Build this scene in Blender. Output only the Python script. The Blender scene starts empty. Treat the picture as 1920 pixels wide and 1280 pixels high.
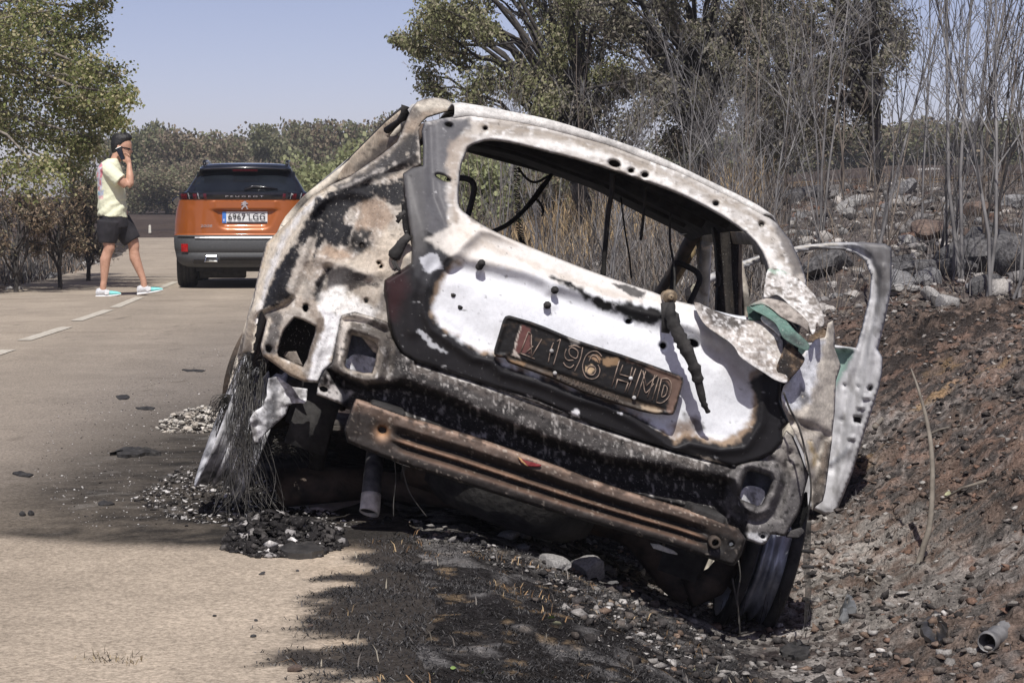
import bpy, bmesh, math, random
import numpy as np
from mathutils import Vector, Matrix, Quaternion

scene = bpy.context.scene
COL = scene.collection
rnd = random.Random(7)

# ------------------------------------------------------------------ camera
FP = 4350.0                      # focal length in photo pixels (1920 wide)
CAM_H = 0.92
YAW = math.radians(3.68)
PIT = math.atan(252 / FP)
cam_d = bpy.data.cameras.new("camera")
cam_d.sensor_width = 36
cam_d.lens = FP / 1920 * 36
cam_d.clip_start = 0.1
cam_d.clip_end = 5000
cam = bpy.data.objects.new("camera", cam_d)
cam.location = (0, 0, CAM_H)
cam.rotation_euler = (math.pi / 2 - PIT, 0, -YAW)
COL.objects.link(cam)
scene.camera = cam

# ------------------------------------------------------------------ sky, sun, exposure
SUN_EL = math.radians(54)
SUN_AZ = math.radians(180 + 4)    # clockwise from +Y: behind the camera
w = bpy.data.worlds.new("World")
scene.world = w
w.use_nodes = True
nt = w.node_tree
sky = nt.nodes.new("ShaderNodeTexSky")
sky.sky_type = 'NISHITA'
sky.sun_disc = False
sky.sun_elevation = SUN_EL
sky.sun_rotation = SUN_AZ
sky.air_density = 0.55
sky.altitude = 800
sky.dust_density = 0.9
sky.ozone_density = 3.2
bg = nt.nodes["Background"]
bg.inputs[1].default_value = 0.115
tint = nt.nodes.new('ShaderNodeMix'); tint.data_type = 'RGBA'; tint.blend_type = 'MULTIPLY'
tint.inputs[0].default_value = 1.0; tint.inputs[7].default_value = (1.44, 1.03, 0.92, 1)      # thin smoke in the air
nt.links.new(sky.outputs[0], tint.inputs[6])
nt.links.new(tint.outputs[2], bg.inputs[0])
sun_d = bpy.data.lights.new("sun", 'SUN')
sun_d.energy = 4.5
sun_d.angle = math.radians(0.53)
sun_d.color = (1.0, 0.968, 0.92)
sun = bpy.data.objects.new("sun", sun_d)
SUN_DIR = Vector((math.sin(SUN_AZ) * math.cos(SUN_EL), math.cos(SUN_AZ) * math.cos(SUN_EL), math.sin(SUN_EL)))
sun.rotation_euler = SUN_DIR.to_track_quat('Z', 'Y').to_euler()
sun.location = (0, -10, 30)
COL.objects.link(sun)
vs = scene.view_settings
vs.view_transform = 'Standard'
vs.look = 'None'
vs.exposure = 0.0
vs.gamma = 1.0
vs.use_curve_mapping = False
scene.cycles.max_bounces = 4
scene.cycles.diffuse_bounces = 3
scene.cycles.glossy_bounces = 2
scene.cycles.transmission_bounces = 2
scene.cycles.transparent_max_bounces = 8

# ------------------------------------------------------------------ projection helpers (photo pixel -> place)
_cf = np.array([math.sin(YAW) * math.cos(PIT), math.cos(YAW) * math.cos(PIT), -math.sin(PIT)])
_cr = np.array([math.cos(YAW), -math.sin(YAW), 0.0])
_cu = np.cross(_cr, _cf)
CAM = np.array([0, 0, CAM_H])

def ray(px, py):
    px = np.asarray(px, float); py = np.asarray(py, float)
    return _cf * FP + _cr * (px[..., None] - 960) - _cu * (py[..., None] - 640)

def at_depth(px, py, d):
    """point seen at a photo pixel, d metres in front of the lens"""
    return Vector(CAM + ray(px, py) * d / FP)

def at_z(px, py, z=0.0):
    r = ray(px, py)
    return Vector(CAM + r * ((z - CAM_H) / r[2]))

# ------------------------------------------------------------------ noise
def _hash(ix, iy, iz, seed):
    h = (ix * 374761393 + iy * 668265263 + iz * 2147483647 + seed * 974634777) & 0xffffffff
    h = ((h ^ (h >> 13)) * 1274126177) & 0xffffffff
    h = ((h ^ (h >> 16)) * 2246822519) & 0xffffffff
    return ((h ^ (h >> 15)) & 0xffffff) / float(0xffffff)

def vnoise(p, seed=0):
    p = np.asarray(p, float)
    if p.shape[-1] == 2:
        p = np.concatenate([p, np.zeros(p.shape[:-1] + (1,))], -1)
    i = np.floor(p).astype(np.int64)
    t = p - i
    t = t * t * t * (t * (t * 6 - 15) + 10)
    r = 0
    for dx in (0, 1):
        wx = t[..., 0] if dx else 1 - t[..., 0]
        for dy in (0, 1):
            wy = t[..., 1] if dy else 1 - t[..., 1]
            for dz in (0, 1):
                wz = t[..., 2] if dz else 1 - t[..., 2]
                r = r + wx * wy * wz * _hash(i[..., 0] + dx, i[..., 1] + dy, i[..., 2] + dz, seed)
    return r * 2 - 1

def fbm(p, octv=4, seed=0, gain=0.5):
    p = np.asarray(p, float)
    a = 1.0; s = 0; n = 0
    for k in range(octv):
        s = s + a * vnoise(p * (2.03 ** k) + k * 17.3, seed + k)
        n += a
        a *= gain
    return s / n

def sstep(a, b, x):
    t = np.clip((x - a) / (b - a), 0, 1)
    return t * t * (3 - 2 * t)

def lin(c):
    """sRGB 0-255 -> linear"""
    out = []
    for v in c:
        v = v / 255.0
        out.append(v / 12.92 if v <= 0.04045 else ((v + 0.055) / 1.055) ** 2.4)
    return tuple(out)

# ------------------------------------------------------------------ polygons in photo pixels
def catmull(pts, closed=True, sub=6):
    pts = [np.array(p, float) for p in pts]
    n = len(pts)
    out = []
    rng = range(n) if closed else range(n - 1)
    for i in rng:
        if closed:
            a, b, c, d = pts[i - 1], pts[i], pts[(i + 1) % n], pts[(i + 2) % n]
        else:
            a, b, c, d = pts[max(i - 1, 0)], pts[i], pts[i + 1], pts[min(i + 2, n - 1)]
        for k in range(sub):
            t = k / sub
            out.append(0.5 * ((2 * b) + (c - a) * t + (2 * a - 5 * b + 4 * c - d) * t * t + (3 * b - a - 3 * c + d) * t ** 3))
    if not closed:
        out.append(pts[-1])
    return np.array(out)

def seg_dist(P, line, closed=False):
    """distance and nearest point of every P to a polyline"""
    L = np.asarray(line, float)
    A = L if closed else L[:-1]
    B = np.roll(L, -1, 0) if closed else L[1:]
    best = np.full(len(P), 1e9); near = np.zeros_like(P); along = np.zeros(len(P))
    for k in range(len(A)):
        ab = B[k] - A[k]
        l2 = max(ab @ ab, 1e-12)
        t = np.clip(((P - A[k]) @ ab) / l2, 0, 1)
        q = A[k] + t[:, None] * ab
        d = np.hypot(*(P - q).T)
        m = d < best
        best[m] = d[m]; near[m] = q[m]; along[m] = (k + t[m]) / len(A)
    return best, near, along

def inside(P, poly):
    L = np.asarray(poly, float)
    x, y = P[:, 0], P[:, 1]
    c = np.zeros(len(P), bool)
    j = len(L) - 1
    for i in range(len(L)):
        xi, yi = L[i]; xj, yj = L[j]
        if yi != yj:
            c ^= ((yi > y) != (yj > y)) & (x < (xj - xi) * (y - yi) / (yj - yi) + xi)
        j = i
    return c

def sdist(P, poly):
    d = seg_dist(P, poly, True)[0]
    return np.where(inside(P, poly), -d, d)

def Z(ox, oy, s):
    return lambda pts: [(ox + x / s, oy + y / s) for x, y in pts]
zA = Z(380, 160, 2.909); zB = Z(380, 560, 2.909); zC = Z(800, 480, 2.909); zD = Z(1180, 400, 3.556)
zE = Z(1180, 720, 2.667); zF = Z(780, 180, 2.526)
y1 = Z(900, 570, 4.571); y2 = Z(660, 180, 6.4); y3 = Z(460, 340, 5.333); y4 = Z(390, 560, 6.4)
y5 = Z(380, 740, 5.333); y6 = Z(1360, 480, 4.571); y7 = Z(1380, 700, 4.267); y8 = Z(850, 260, 5.333)

# ------------------------------------------------------------------ mesh building
class MB:
    def __init__(s):
        s.v = []; s.f = []; s.mi = []; s.c = []
    def add(s, verts, faces, mi=0, col=None):
        o = len(s.v)
        s.v.extend([tuple(p) for p in verts])
        s.f.extend([tuple(i + o for i in f) for f in faces])
        s.mi.extend([mi] * len(faces))
        if col is not None:
            s.c.extend([col] * len(verts))
        return s
    def box(s, c, size, rot=None, mi=0, taper=1.0):
        x, y, z = [q / 2 for q in size]
        vs_ = [Vector((sx * x * (taper if sz > 0 else 1), sy * y * (taper if sz > 0 else 1), sz * z)) for sz in (-1, 1) for sy in (-1, 1) for sx in (-1, 1)]
        if rot is not None:
            vs_ = [rot @ p for p in vs_]
        c = Vector(c)
        return s.add([p + c for p in vs_], [(0, 2, 3, 1), (4, 5, 7, 6), (0, 1, 5, 4), (2, 6, 7, 3), (1, 3, 7, 5), (0, 4, 6, 2)], mi)
    def tube(s, pts, rad, n=8, cap=True, mi=0, flat=1.0, up=None, col=None):
        pts = [Vector(p) for p in pts]
        m = len(pts)
        if not hasattr(rad, '__len__'):
            rad = [rad] * m
        t0 = (pts[1] - pts[0]).normalized()
        a = Vector(up) if up is not None else (Vector((0, 0, 1)) if abs(t0.z) < .9 else Vector((1, 0, 0)))
        u = (a - t0 * a.dot(t0)).normalized()
        vv = []
        for i in range(m):
            t = (pts[min(i + 1, m - 1)] - pts[max(i - 1, 0)])
            if t.length < 1e-9:
                t = t0
            t = t.normalized()
            u = (u - t * u.dot(t))
            u = u.normalized() if u.length > 1e-6 else t.orthogonal().normalized()
            b = t.cross(u)
            for k in range(n):
                an = 2 * math.pi * k / n
                vv.append(pts[i] + (u * math.cos(an) + b * math.sin(an) * flat) * rad[i])
        ff = []
        for i in range(m - 1):
            for k in range(n):
                k2 = (k + 1) % n
                ff.append((i * n + k, i * n + k2, (i + 1) * n + k2, (i + 1) * n + k))
        if cap:
            ff.append(tuple(range(n))[::-1]); ff.append(tuple((m - 1) * n + k for k in range(n)))
        return s.add(vv, ff, mi, col)
    def lathe(s, prof, n=32, axis_m=None, mi=0, closed=False):
        """prof: (radius, along) pairs, axis = local X of axis_m"""
        vv = []
        for r, a in prof:
            for k in range(n):
                an = 2 * math.pi * k / n
                p = Vector((a, r * math.cos(an), r * math.sin(an)))
                vv.append(axis_m @ p if axis_m is not None else p)
        ff = []
        m = len(prof)
        for i in range(m if closed else m - 1):
            j = (i + 1) % m
            for k in range(n):
                k2 = (k + 1) % n
                ff.append((i * n + k, i * n + k2, j * n + k2, j * n + k))
        return s.add(vv, ff, mi)
    def grid(s, P, mi=0, closed_u=False):
        """P[i][j] rows of points"""
        a, b = len(P), len(P[0])
        vv = [p for row in P for p in row]
        ff = []
        for i in range(a - 1):
            for j in range(b if closed_u else b - 1):
                j2 = (j + 1) % b
                ff.append((i * b + j, i * b + j2, (i + 1) * b + j2, (i + 1) * b + j))
        return s.add(vv, ff, mi)
    def mesh(s, name, mats, smooth=True):
        me = bpy.data.meshes.new(name)
        me.from_pydata(s.v, [], s.f)
        for m in (mats if isinstance(mats, (list, tuple)) else [mats]):
            me.materials.append(m)
        if any(s.mi):
            me.polygons.foreach_set('material_index', s.mi)
        if smooth:
            me.polygons.foreach_set('use_smooth', [True] * len(s.f))
        if s.c and len(s.c) == len(s.v):
            set_col(me, np.array(s.c))
        me.update()
        return me
    def build(s, name, mats, parent=None, smooth=True, sharp=None):
        me = s.mesh(name, mats, smooth)
        if sharp:
            me.set_sharp_from_angle(angle=math.radians(sharp))
        return link(name, me, parent)

def set_col(me, c, name='Col'):
    a = me.attributes.new(name, 'FLOAT_COLOR', 'POINT')
    c = np.asarray(c, np.float32)
    if c.shape[1] == 3:
        c = np.concatenate([c, np.ones((len(c), 1), np.float32)], 1)
    a.data.foreach_set('color', c.ravel())

def np_mesh(name, V, F, mats, smooth=True, col=None):
    me = bpy.data.meshes.new(name)
    V = np.asarray(V, np.float32); F = np.asarray(F, np.int32)
    k = F.shape[1]
    me.vertices.add(len(V)); me.vertices.foreach_set('co', V.ravel())
    me.loops.add(F.size); me.loops.foreach_set('vertex_index', F.ravel())
    me.polygons.add(len(F)); me.polygons.foreach_set('loop_start', np.arange(0, F.size, k, dtype=np.int32))
    me.update(calc_edges=True)
    for m in (mats if isinstance(mats, (list, tuple)) else [mats]):
        me.materials.append(m)
    if smooth:
        me.polygons.foreach_set('use_smooth', np.ones(len(F), bool))
    if col is not None:
        set_col(me, col)
    me.validate()
    return me

def link(name, data, parent=None):
    o = bpy.data.objects.new(name, data)
    COL.objects.link(o)
    if parent is not None:
        o.parent = parent
    return o

def tag(o, label=None, cat=None, group=None, kind=None):
    if label: o['label'] = label
    if cat: o['category'] = cat
    if group: o['group'] = group
    if kind: o['kind'] = kind
    return o

def thing(name, label, cat, loc=(0, 0, 0), rz=0.0, group=None):
    o = link(name, None)
    o.empty_display_size = 0.1
    o.location = loc; o.rotation_euler = (0, 0, rz)
    return tag(o, label, cat, group)

def bevel(o, w_=0.01, seg=2):
    m = o.modifiers.new('bevel', 'BEVEL'); m.width = w_; m.segments = seg; m.limit_method = 'ANGLE'; m.angle_limit = math.radians(40)
    return o

def solid(o, t=0.003, off=1.0):
    m = o.modifiers.new('thickness', 'SOLIDIFY'); m.thickness = t; m.offset = off
    return o

def text_mesh(txt, size, mat, depth=0.0, name='lettering'):
    cu = bpy.data.curves.new('t', 'FONT'); cu.body = txt; cu.size = size; cu.extrude = depth
    cu.align_x = 'CENTER'; cu.align_y = 'CENTER'
    o = bpy.data.objects.new('t', cu); COL.objects.link(o)
    dg = bpy.context.evaluated_depsgraph_get(); dg.update()
    me = bpy.data.meshes.new_from_object(o.evaluated_get(dg))
    bpy.data.objects.remove(o); bpy.data.curves.remove(cu)
    me.name = name
    me.materials.clear(); me.materials.append(mat)
    return me

# ------------------------------------------------------------------ materials
def mat_new(name):
    m = bpy.data.materials.new(name); m.use_nodes = True
    nt = m.node_tree; b = nt.nodes['Principled BSDF']
    return m, nt, b

def n_(nt, typ, **kw):
    n = nt.nodes.new(typ)
    for k, v in kw.items():
        if k in n.inputs.keys() if isinstance(k, str) else False:
            n.inputs[k].default_value = v
        else:
            setattr(n, k, v)
    return n

def noise_node(nt, scale, detail=4, rough=.55, coord='Object', dist=0.0):
    tc = nt.nodes.new('ShaderNodeTexCoord')
    n = nt.nodes.new('ShaderNodeTexNoise')
    n.inputs['Scale'].default_value = scale; n.inputs['Detail'].default_value = detail
    n.inputs['Roughness'].default_value = rough; n.inputs['Distortion'].default_value = dist
    nt.links.new(tc.outputs[coord], n.inputs['Vector'])
    return n.outputs['Fac']

def ramp(nt, src, stops):
    r = nt.nodes.new('ShaderNodeValToRGB')
    e = r.color_ramp.elements
    while len(e) > 1:
        e.remove(e[-1])
    e[0].position = stops[0][0]; e[0].color = (*stops[0][1], 1) if hasattr(stops[0][1], '__len__') else (*([stops[0][1]] * 3), 1)
    for p, c in stops[1:]:
        q = e.new(p); q.color = (*c, 1) if hasattr(c, '__len__') else (c, c, c, 1)
    nt.links.new(src, r.inputs[0])
    return r.outputs[0]

def mix(nt, fac, a, b, mode='MIX'):
    m = nt.nodes.new('ShaderNodeMix'); m.data_type = 'RGBA'; m.blend_type = mode
    for sock, v in ((m.inputs[0], fac), (m.inputs[6], a), (m.inputs[7], b)):
        if isinstance(v, (int, float)):
            sock.default_value = v if sock == m.inputs[0] else (v, v, v, 1)
        elif isinstance(v, tuple):
            sock.default_value = (*v[:3], 1)
        else:
            nt.links.new(v, sock)
    return m.outputs[2]

def bump(nt, b, h, strength=.5, dist=.01, prev=None):
    n = nt.nodes.new('ShaderNodeBump'); n.inputs['Strength'].default_value = strength; n.inputs['Distance'].default_value = dist
    nt.links.new(h, n.inputs['Height'])
    if prev is not None:
        nt.links.new(prev, n.inputs['Normal'])
    nt.links.new(n.outputs[0], b.inputs['Normal'])
    return n.outputs[0]

def mat_noise(name, c1, c2, scale=8, rough=.7, metal=0.0, detail=5, bmp=0.0, bscale=60, lo=.35, hi=.65, coat=0.0, spec=None):
    m, nt, b = mat_new(name)
    col = ramp(nt, noise_node(nt, scale, detail), [(lo, c1), (hi, c2)])
    nt.links.new(col, b.inputs['Base Color'])
    b.inputs['Roughness'].default_value = rough; b.inputs['Metallic'].default_value = metal
    if coat:
        b.inputs['Coat Weight'].default_value = coat; b.inputs['Coat Roughness'].default_value = .05
    if spec is not None:
        b.inputs['Specular IOR Level'].default_value = spec
    if bmp:
        bump(nt, b, noise_node(nt, bscale, 5), bmp, .01)
    return m

def mat_vcol(name, rough=.7, metal=0.0, spk=.5, spk_scale=120, spk_lo=.6, spk_hi=.68, spk_col=(.45, .43, .4), dark=(.02, .02, .02), dark_amt=.5, bmp=.25, bscale=90, bdist=.004, mott=.25, mscale=14, spec=.3, grain=0.0, gscale=120, low=0.0):
    """colour from the mesh's own colour attribute, broken up by grain, ash flecks and pitting"""
    m, nt, b = mat_new(name)
    at = nt.nodes.new('ShaderNodeAttribute'); at.attribute_name = 'Col'
    col = at.outputs['Color']
    mo = ramp(nt, noise_node(nt, mscale, 6, .65), [(.3, 1 - mott), (.7, 1 + mott)])
    col = mix(nt, 1.0, col, mo, 'MULTIPLY')
    if low:
        l_ = ramp(nt, noise_node(nt, 1.3, 6, .7), [(.3, 1 - low), (.7, 1 + low)])
        col = mix(nt, 1.0, col, l_, 'MULTIPLY')
    if grain:
        g_ = ramp(nt, noise_node(nt, gscale, 3, .75), [(.32, 1 - grain), (.68, 1 + grain)])
        col = mix(nt, 1.0, col, g_, 'MULTIPLY')
    if spk:
        s1 = ramp(nt, noise_node(nt, spk_scale, 4, .7), [(spk_lo, 0.0), (spk_hi, 1.0)])
        sc = nt.nodes.new('ShaderNodeMath'); sc.operation = 'MULTIPLY'; sc.inputs[1].default_value = spk
        nt.links.new(s1, sc.inputs[0])
        col = mix(nt, sc.outputs[0], col, spk_col)
    if dark_amt:
        s2 = ramp(nt, noise_node(nt, spk_scale * .8, 5, .7, dist=.4), [(.3, 1.0), (.37, 0.0)])
        sc = nt.nodes.new('ShaderNodeMath'); sc.operation = 'MULTIPLY'; sc.inputs[1].default_value = dark_amt
        nt.links.new(s2, sc.inputs[0])
        col = mix(nt, sc.outputs[0], col, dark)
    nt.links.new(col, b.inputs['Base Color'])
    b.inputs['Roughness'].default_value = rough; b.inputs['Metallic'].default_value = metal
    b.inputs['Specular IOR Level'].default_value = spec
    if bmp:
        bump(nt, b, noise_node(nt, bscale, 6, .65), bmp, bdist)
    return m

def mat_plain(name, c, rough=.5, metal=0.0, coat=0.0, var=.12, scale=20):
    return mat_noise(name, tuple(x * (1 - var) for x in c), tuple(min(1, x * (1 + var)) for x in c), scale, rough, metal, coat=coat)
# ================================================================== terrain
_PY = [-10, 3, 6.5, 9, 12, 14.5, 19, 30, 60, 110, 200, 1200]
_PR = [
 [(-.1,0),(.3,-.03),(.6,-.12),(1.0,-.3),(1.3,-.34),(1.7,-.26),(2.2,-.1),(3,.25),(5,.6),(10,.8),(60,1.5),(2000,3)],
 [(-.1,0),(.3,-.03),(.6,-.12),(1.0,-.3),(1.3,-.34),(1.7,-.26),(2.2,-.1),(3,.25),(5,.6),(10,.8),(60,1.5),(2000,3)],
 [(-.1,0),(.3,-.02),(.55,-.08),(.85,-.25),(1.1,-.36),(1.4,-.36),(1.75,-.26),(2.1,-.12),(2.6,.12),(3.2,.4),(5,.72),(10,.9),(60,1.5),(2000,3)],
 [(-.1,0),(.4,-.08),(.8,-.3),(1.2,-.42),(1.6,-.36),(1.85,-.28),(2.2,-.1),(2.55,.1),(3.0,.32),(4,.58),(6,.78),(12,1),(60,1.6),(2000,3)],
 [(-.1,0),(.5,-.05),(1,-.15),(1.6,-.1),(2.1,.06),(2.45,.17),(2.8,.25),(3.5,.36),(5,.6),(60,1.8),(2000,4)],
 [(-.1,0),(.8,-.05),(1.6,.15),(2.4,.42),(3.1,.58),(4,.64),(6,.84),(60,1.8),(2000,4)],
 [(-.1,0),(1,.1),(2,.46),(2.7,.74),(4,1.05),(5.4,1.12),(8,1.17),(60,2),(2000,5)],
 [(-.1,0),(1,.2),(3,.76),(5,1.15),(8,1.32),(60,2.2),(2000,6)],
 [(0,0),(3,.55),(10,1.55),(20,2),(80,2.6),(2000,8)],
 [(0,.2),(10,1.7),(25,2.9),(120,3.4),(2000,9)],
 [(0,1.3),(10,2.6),(45,4.4),(200,5),(2000,10)],
 [(0,4),(200,6),(2000,8)],
]
_PL = [(-6, .1), (-4.9, .0), (-4.4, 0)]

def terrain(X, Y):
    X = np.asarray(X, float); Y = np.asarray(Y, float)
    zr = np.stack([np.interp(X, [p[0] for p in pr], [p[1] for p in pr]) for pr in _PR])
    py = np.array(_PY, float)
    k = np.clip(np.searchsorted(py, Y) - 1, 0, len(py) - 2)
    t = np.clip((Y - py[k]) / (py[k + 1] - py[k]), 0, 1)
    ii = np.indices(X.shape)
    z = zr[(k,) + tuple(ii)] * (1 - t) + zr[(k + 1,) + tuple(ii)] * t
    # left of the road: low verge, the field rising very gently far away
    left = np.interp(X, [-200, -30, -9, -6.2, -5.2, -4.5], [.35, .25, .1, .16, .02, 0]) * sstep(8, 20, Y)
    far = np.interp(Y, [70, 140, 300, 1200], [0, .85, 2.0, 4])
    z = np.where(X < -.1, np.maximum(left, 0) + far, z)
    dip = -.003 * np.clip(Y - 8, 0, 24)
    z = z + dip * np.exp(-(np.clip(X, 0, None) / 2.5) ** 2)
    return z

def road_z(Y):
    return -.003 * np.clip(np.asarray(Y, float) - 8, 0, 24) + np.interp(Y, [70, 140], [0, .85])

def road_right(Y):
    Y = np.asarray(Y, float)
    return np.interp(Y, [-5, 6.6, 8, 52, 60, 66, 70, 73], [.16, .16, -.06, -.10, 1.2, 5, 11, 22]) + .03 * vnoise(np.stack([Y * 2.2, Y * 0], -1), 5) + .02 * vnoise(np.stack([Y * 7., Y * 0], -1), 6)

def road_left(Y):
    Y = np.asarray(Y, float)
    return np.interp(Y, [-5, 15, 26, 38, 48, 58, 66, 73], [-4.45, -4.35, -4.2, -4.55, -5.0, -5.8, -6.8, -7.4]) + .05 * vnoise(np.stack([Y * .9, Y * 0 + 9], -1), 5)

ROCK_ZONE = lambda X, Y: sstep(11.6, 13.2, Y) * sstep(23, 20, Y) * sstep(1.6, 2.4, X)

def rough_h(X, Y):
    """fine relief of the bank, ditch and verge"""
    P = np.stack([X, Y], -1)
    soil = sstep(1.0, 1.6, X) * sstep(24, 14, Y)
    verge = sstep(-.05, .25, X) * (1 - soil)
    n1 = fbm(P * 2.2, 4, 11); n2 = fbm(P * 9, 4, 12); n3 = fbm(P * 34, 3, 13)
    h = soil * (.055 * n1 + .045 * np.abs(n2) + .02 * n3) + verge * (.02 * n1 + .016 * n2 + .006 * n3) * sstep(30, 12, Y)
    mound = .07 * np.exp(-(((X - 2.72) / .35) ** 2 + ((Y - 11.7) / .9) ** 2)) + .06 * np.exp(-(((X - 3.3) / .5) ** 2 + ((Y - 11.4) / .8) ** 2))
    return h + mound * (1 + .6 * n2)

def ground_z(X, Y):
    X = np.asarray(X, float); Y = np.asarray(Y, float)
    return terrain(X, Y) + rough_h(X, Y)

def gz(x, y):
    return float(ground_z(np.array([x]), np.array([y]))[0])

def graded(segs):
    out = []
    for a, b, n, p in segs:
        t = np.linspace(0, 1, n, endpoint=False)
        out.append(a + (b - a) * (t ** p if p > 0 else 1 - (1 - t) ** (-p)))
    return np.concatenate(out)

_xs = np.concatenate([graded([(-800, -60, 10, -2.5), (-60, -8, 26, -1.6), (-8, -4.2, 30, 1), (-4.2, -.35, 14, 1), (-.35, 1.0, 68, 1), (1.0, 4.4, 190, 1), (4.4, 8, 60, 1.3), (8, 40, 40, 1.5), (40, 800, 16, 2.2)]), [800.]])
_ys = np.concatenate([graded([(-12, 4, 14, 1), (4, 13, 420, 1), (13, 21, 170, 1.1), (21, 60, 60, 1.4), (60, 160, 40, 1.2), (160, 1200, 22, 2.2)]), [1200.]])
GX, GY = np.meshgrid(_xs, _ys)
GZ = ground_z(GX, GY)
_inroad = (GX < road_right(GY) - .07) & (GX > road_left(GY) - .02) & (GY < 74)
GZ = np.where(_inroad, road_z(GY) - .03, GZ)
_V = np.stack([GX, GY, GZ], -1).reshape(-1, 3)
_nx, _ny = len(_xs), len(_ys)
_i = (np.arange(_ny - 1)[:, None] * _nx + np.arange(_nx - 1)[None]).ravel()
_F = np.stack([_i, _i + 1, _i + 1 + _nx, _i + _nx], -1)

def verge_mask(X, Y):
    """where charred matted grass covers the ground, creeping raggedly over the asphalt edge"""
    P = np.stack([X, Y], -1)
    n = fbm(P * np.array([3.4, 3.0]), 4, 55); n2 = fbm(P * 13, 3, 56)
    e = sstep(-.03, .05, X + .22 * n + .07 * n2 + .115)
    return e * sstep(1.14, .9, X + .1 * n) * sstep(6.62, 6.2, Y + .3 * (.4 - X) + .12 * n)

def ground_colour(V):
    X, Y, Zz = V.T
    P = np.stack([X, Y], -1)
    n1 = fbm(P * 1.3, 4, 21); n2 = fbm(P * 5, 4, 22); n3 = fbm(P * 19, 4, 23); n4 = fbm(P * 47, 3, 24)
    def m(c, a):
        nonlocal col
        a = np.clip(a, 0, 1)[:, None]
        col = col * (1 - a) + np.array(c) * a
    col = np.zeros((len(X), 3)) + np.array((.075, .058, .052))          # burnt field
    m((.12, .095, .08), sstep(.0, .5, fbm(P * .35, 3, 25)) * .6)
    m((.045, .04, .042), sstep(.1, .6, fbm(P * np.array([.08, .5]), 3, 26)) * .7)
    # tan straw behind the wreck, left unburnt patches
    m((.34, .23, .12), sstep(.05, .35, fbm(P * np.array([.5, .9]), 4, 27)) * sstep(20, 26, Y) * sstep(60, 45, Y) * sstep(-.2, .6, X) * .85)
    m((.05, .047, .048), sstep(12, 15, Y) * sstep(40, 28, Y) * sstep(-.2, .4, X) * sstep(-.3, .3, n2) * .6)
    # roadside verge, left
    m((.045, .042, .042), sstep(-4.2, -4.8, X) * sstep(-9, -7, X) * (.6 + .5 * n2) * sstep(70, 60, Y))
    m((.3, .27, .24), sstep(.15, .5, n3) * sstep(-4.2, -4.5, X) * sstep(-5.6, -5, X) * .8 * sstep(70, 60, Y))
    # bank soil
    soil = sstep(1.15, 1.55, X + .12 * n2) * sstep(16, 13, Y)
    m((.165, .125, .103), soil)
    m((.22, .145, .112), soil * sstep(.0, .35, n2 + .25 * n3 + .15 * n1) * .7)
    m((.33, .305, .285), soil * sstep(.0, .4, n3 * .7 + n1 * .5 + .12) * .8 * sstep(11.5, 9.5, Y))
    m((.045, .04, .038), soil * sstep(.0, .25, n3 + .3 * n4 + .25 * fbm(P * 1.1, 3, 31) + .25 * sstep(10.3, 11.2, Y)) * .88)
    m((.33, .22, .12), soil * sstep(.42, .6, fbm(P * np.array([2.4, 4]), 4, 32)) * .7 * sstep(8, 9.5, Y))
    # pale ash between wheel and door, and along the ditch
    m((.46, .425, .385), sstep(.95, .25, np.hypot((X - 1.55) / .7, (Y - 7.7) / 1.8) + .25 * n2) * sstep(-.3, .25, n3 + .15) * .6)
    m((.42, .39, .36), sstep(.3, .02, np.abs(X - (1.18 + .04 * n1 - .02 * (Y - 6.4))) ) * sstep(-.3, .25, n3 + n2 * .5) * .75 * sstep(5.0, 5.6, Y) * sstep(9.5, 8, Y))
    # verge: charred black with straw-coloured gaps
    vg = sstep(-.12, .0, X + .06 * n2) * sstep(1.2, .95, X + .1 * n2) * sstep(22, 16, Y)
    m((.032, .03, .03), vg * .95)
    m((.28, .2, .13), vg * sstep(.4, .55, n2 * .6 + n3 * .9) * .7 * sstep(7, 6.3, Y))
    m((.33, .31, .29), vg * sstep(6.05, 6.35, Y + .12 * n2 + .25 * (0.55 - X)) * sstep(-.25, .15, n3 + .2 * n4) * sstep(9, 7, Y) * .85)
    m((.04, .033, .028), vg * sstep(.1, .4, fbm(P * 3.1, 4, 37)) * .5 * sstep(6.8, 6.2, Y))
    vm = verge_mask(X, Y)
    m((.44, .345, .25), sstep(-.2, -.1, X) * sstep(.6, .25, X) * (1 - vm) * sstep(6.4, 6.0, Y) * .9)
    m((.028, .026, .026), vm * (.75 + .3 * n3))
    m((.26, .19, .12), vm * sstep(.38, .5, n3 * .9 + n4 * .5 + .25 * n2) * .8)
    m((.24, .23, .225), vm * sstep(.12, .4, fbm(P * 8, 3, 38)) * .7)
    # rocky slope
    rk = ROCK_ZONE(X, Y)
    m((.12, .105, .1), rk * .85)
    m((.33, .29, .25), rk * sstep(.1, .4, n3 + .3 * n2) * .8)
    m((.13, .07, .05), rk * sstep(.25, .5, n2) * .6)
    return col

M_ground = mat_vcol('burnt_ground', rough=.95, spk=.55, spk_scale=75, spk_lo=.63, spk_hi=.68, spk_col=(.42, .39, .36), dark=(.018, .016, .016), dark_amt=.75, bmp=1.0, bscale=70, bdist=.02, mott=.4, mscale=22, spec=0.0, grain=.5, gscale=95, low=.35)
ground = link('ground', np_mesh('ground', _V, _F, M_ground, True, ground_colour(_V)))
tag(ground, kind='structure')

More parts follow.
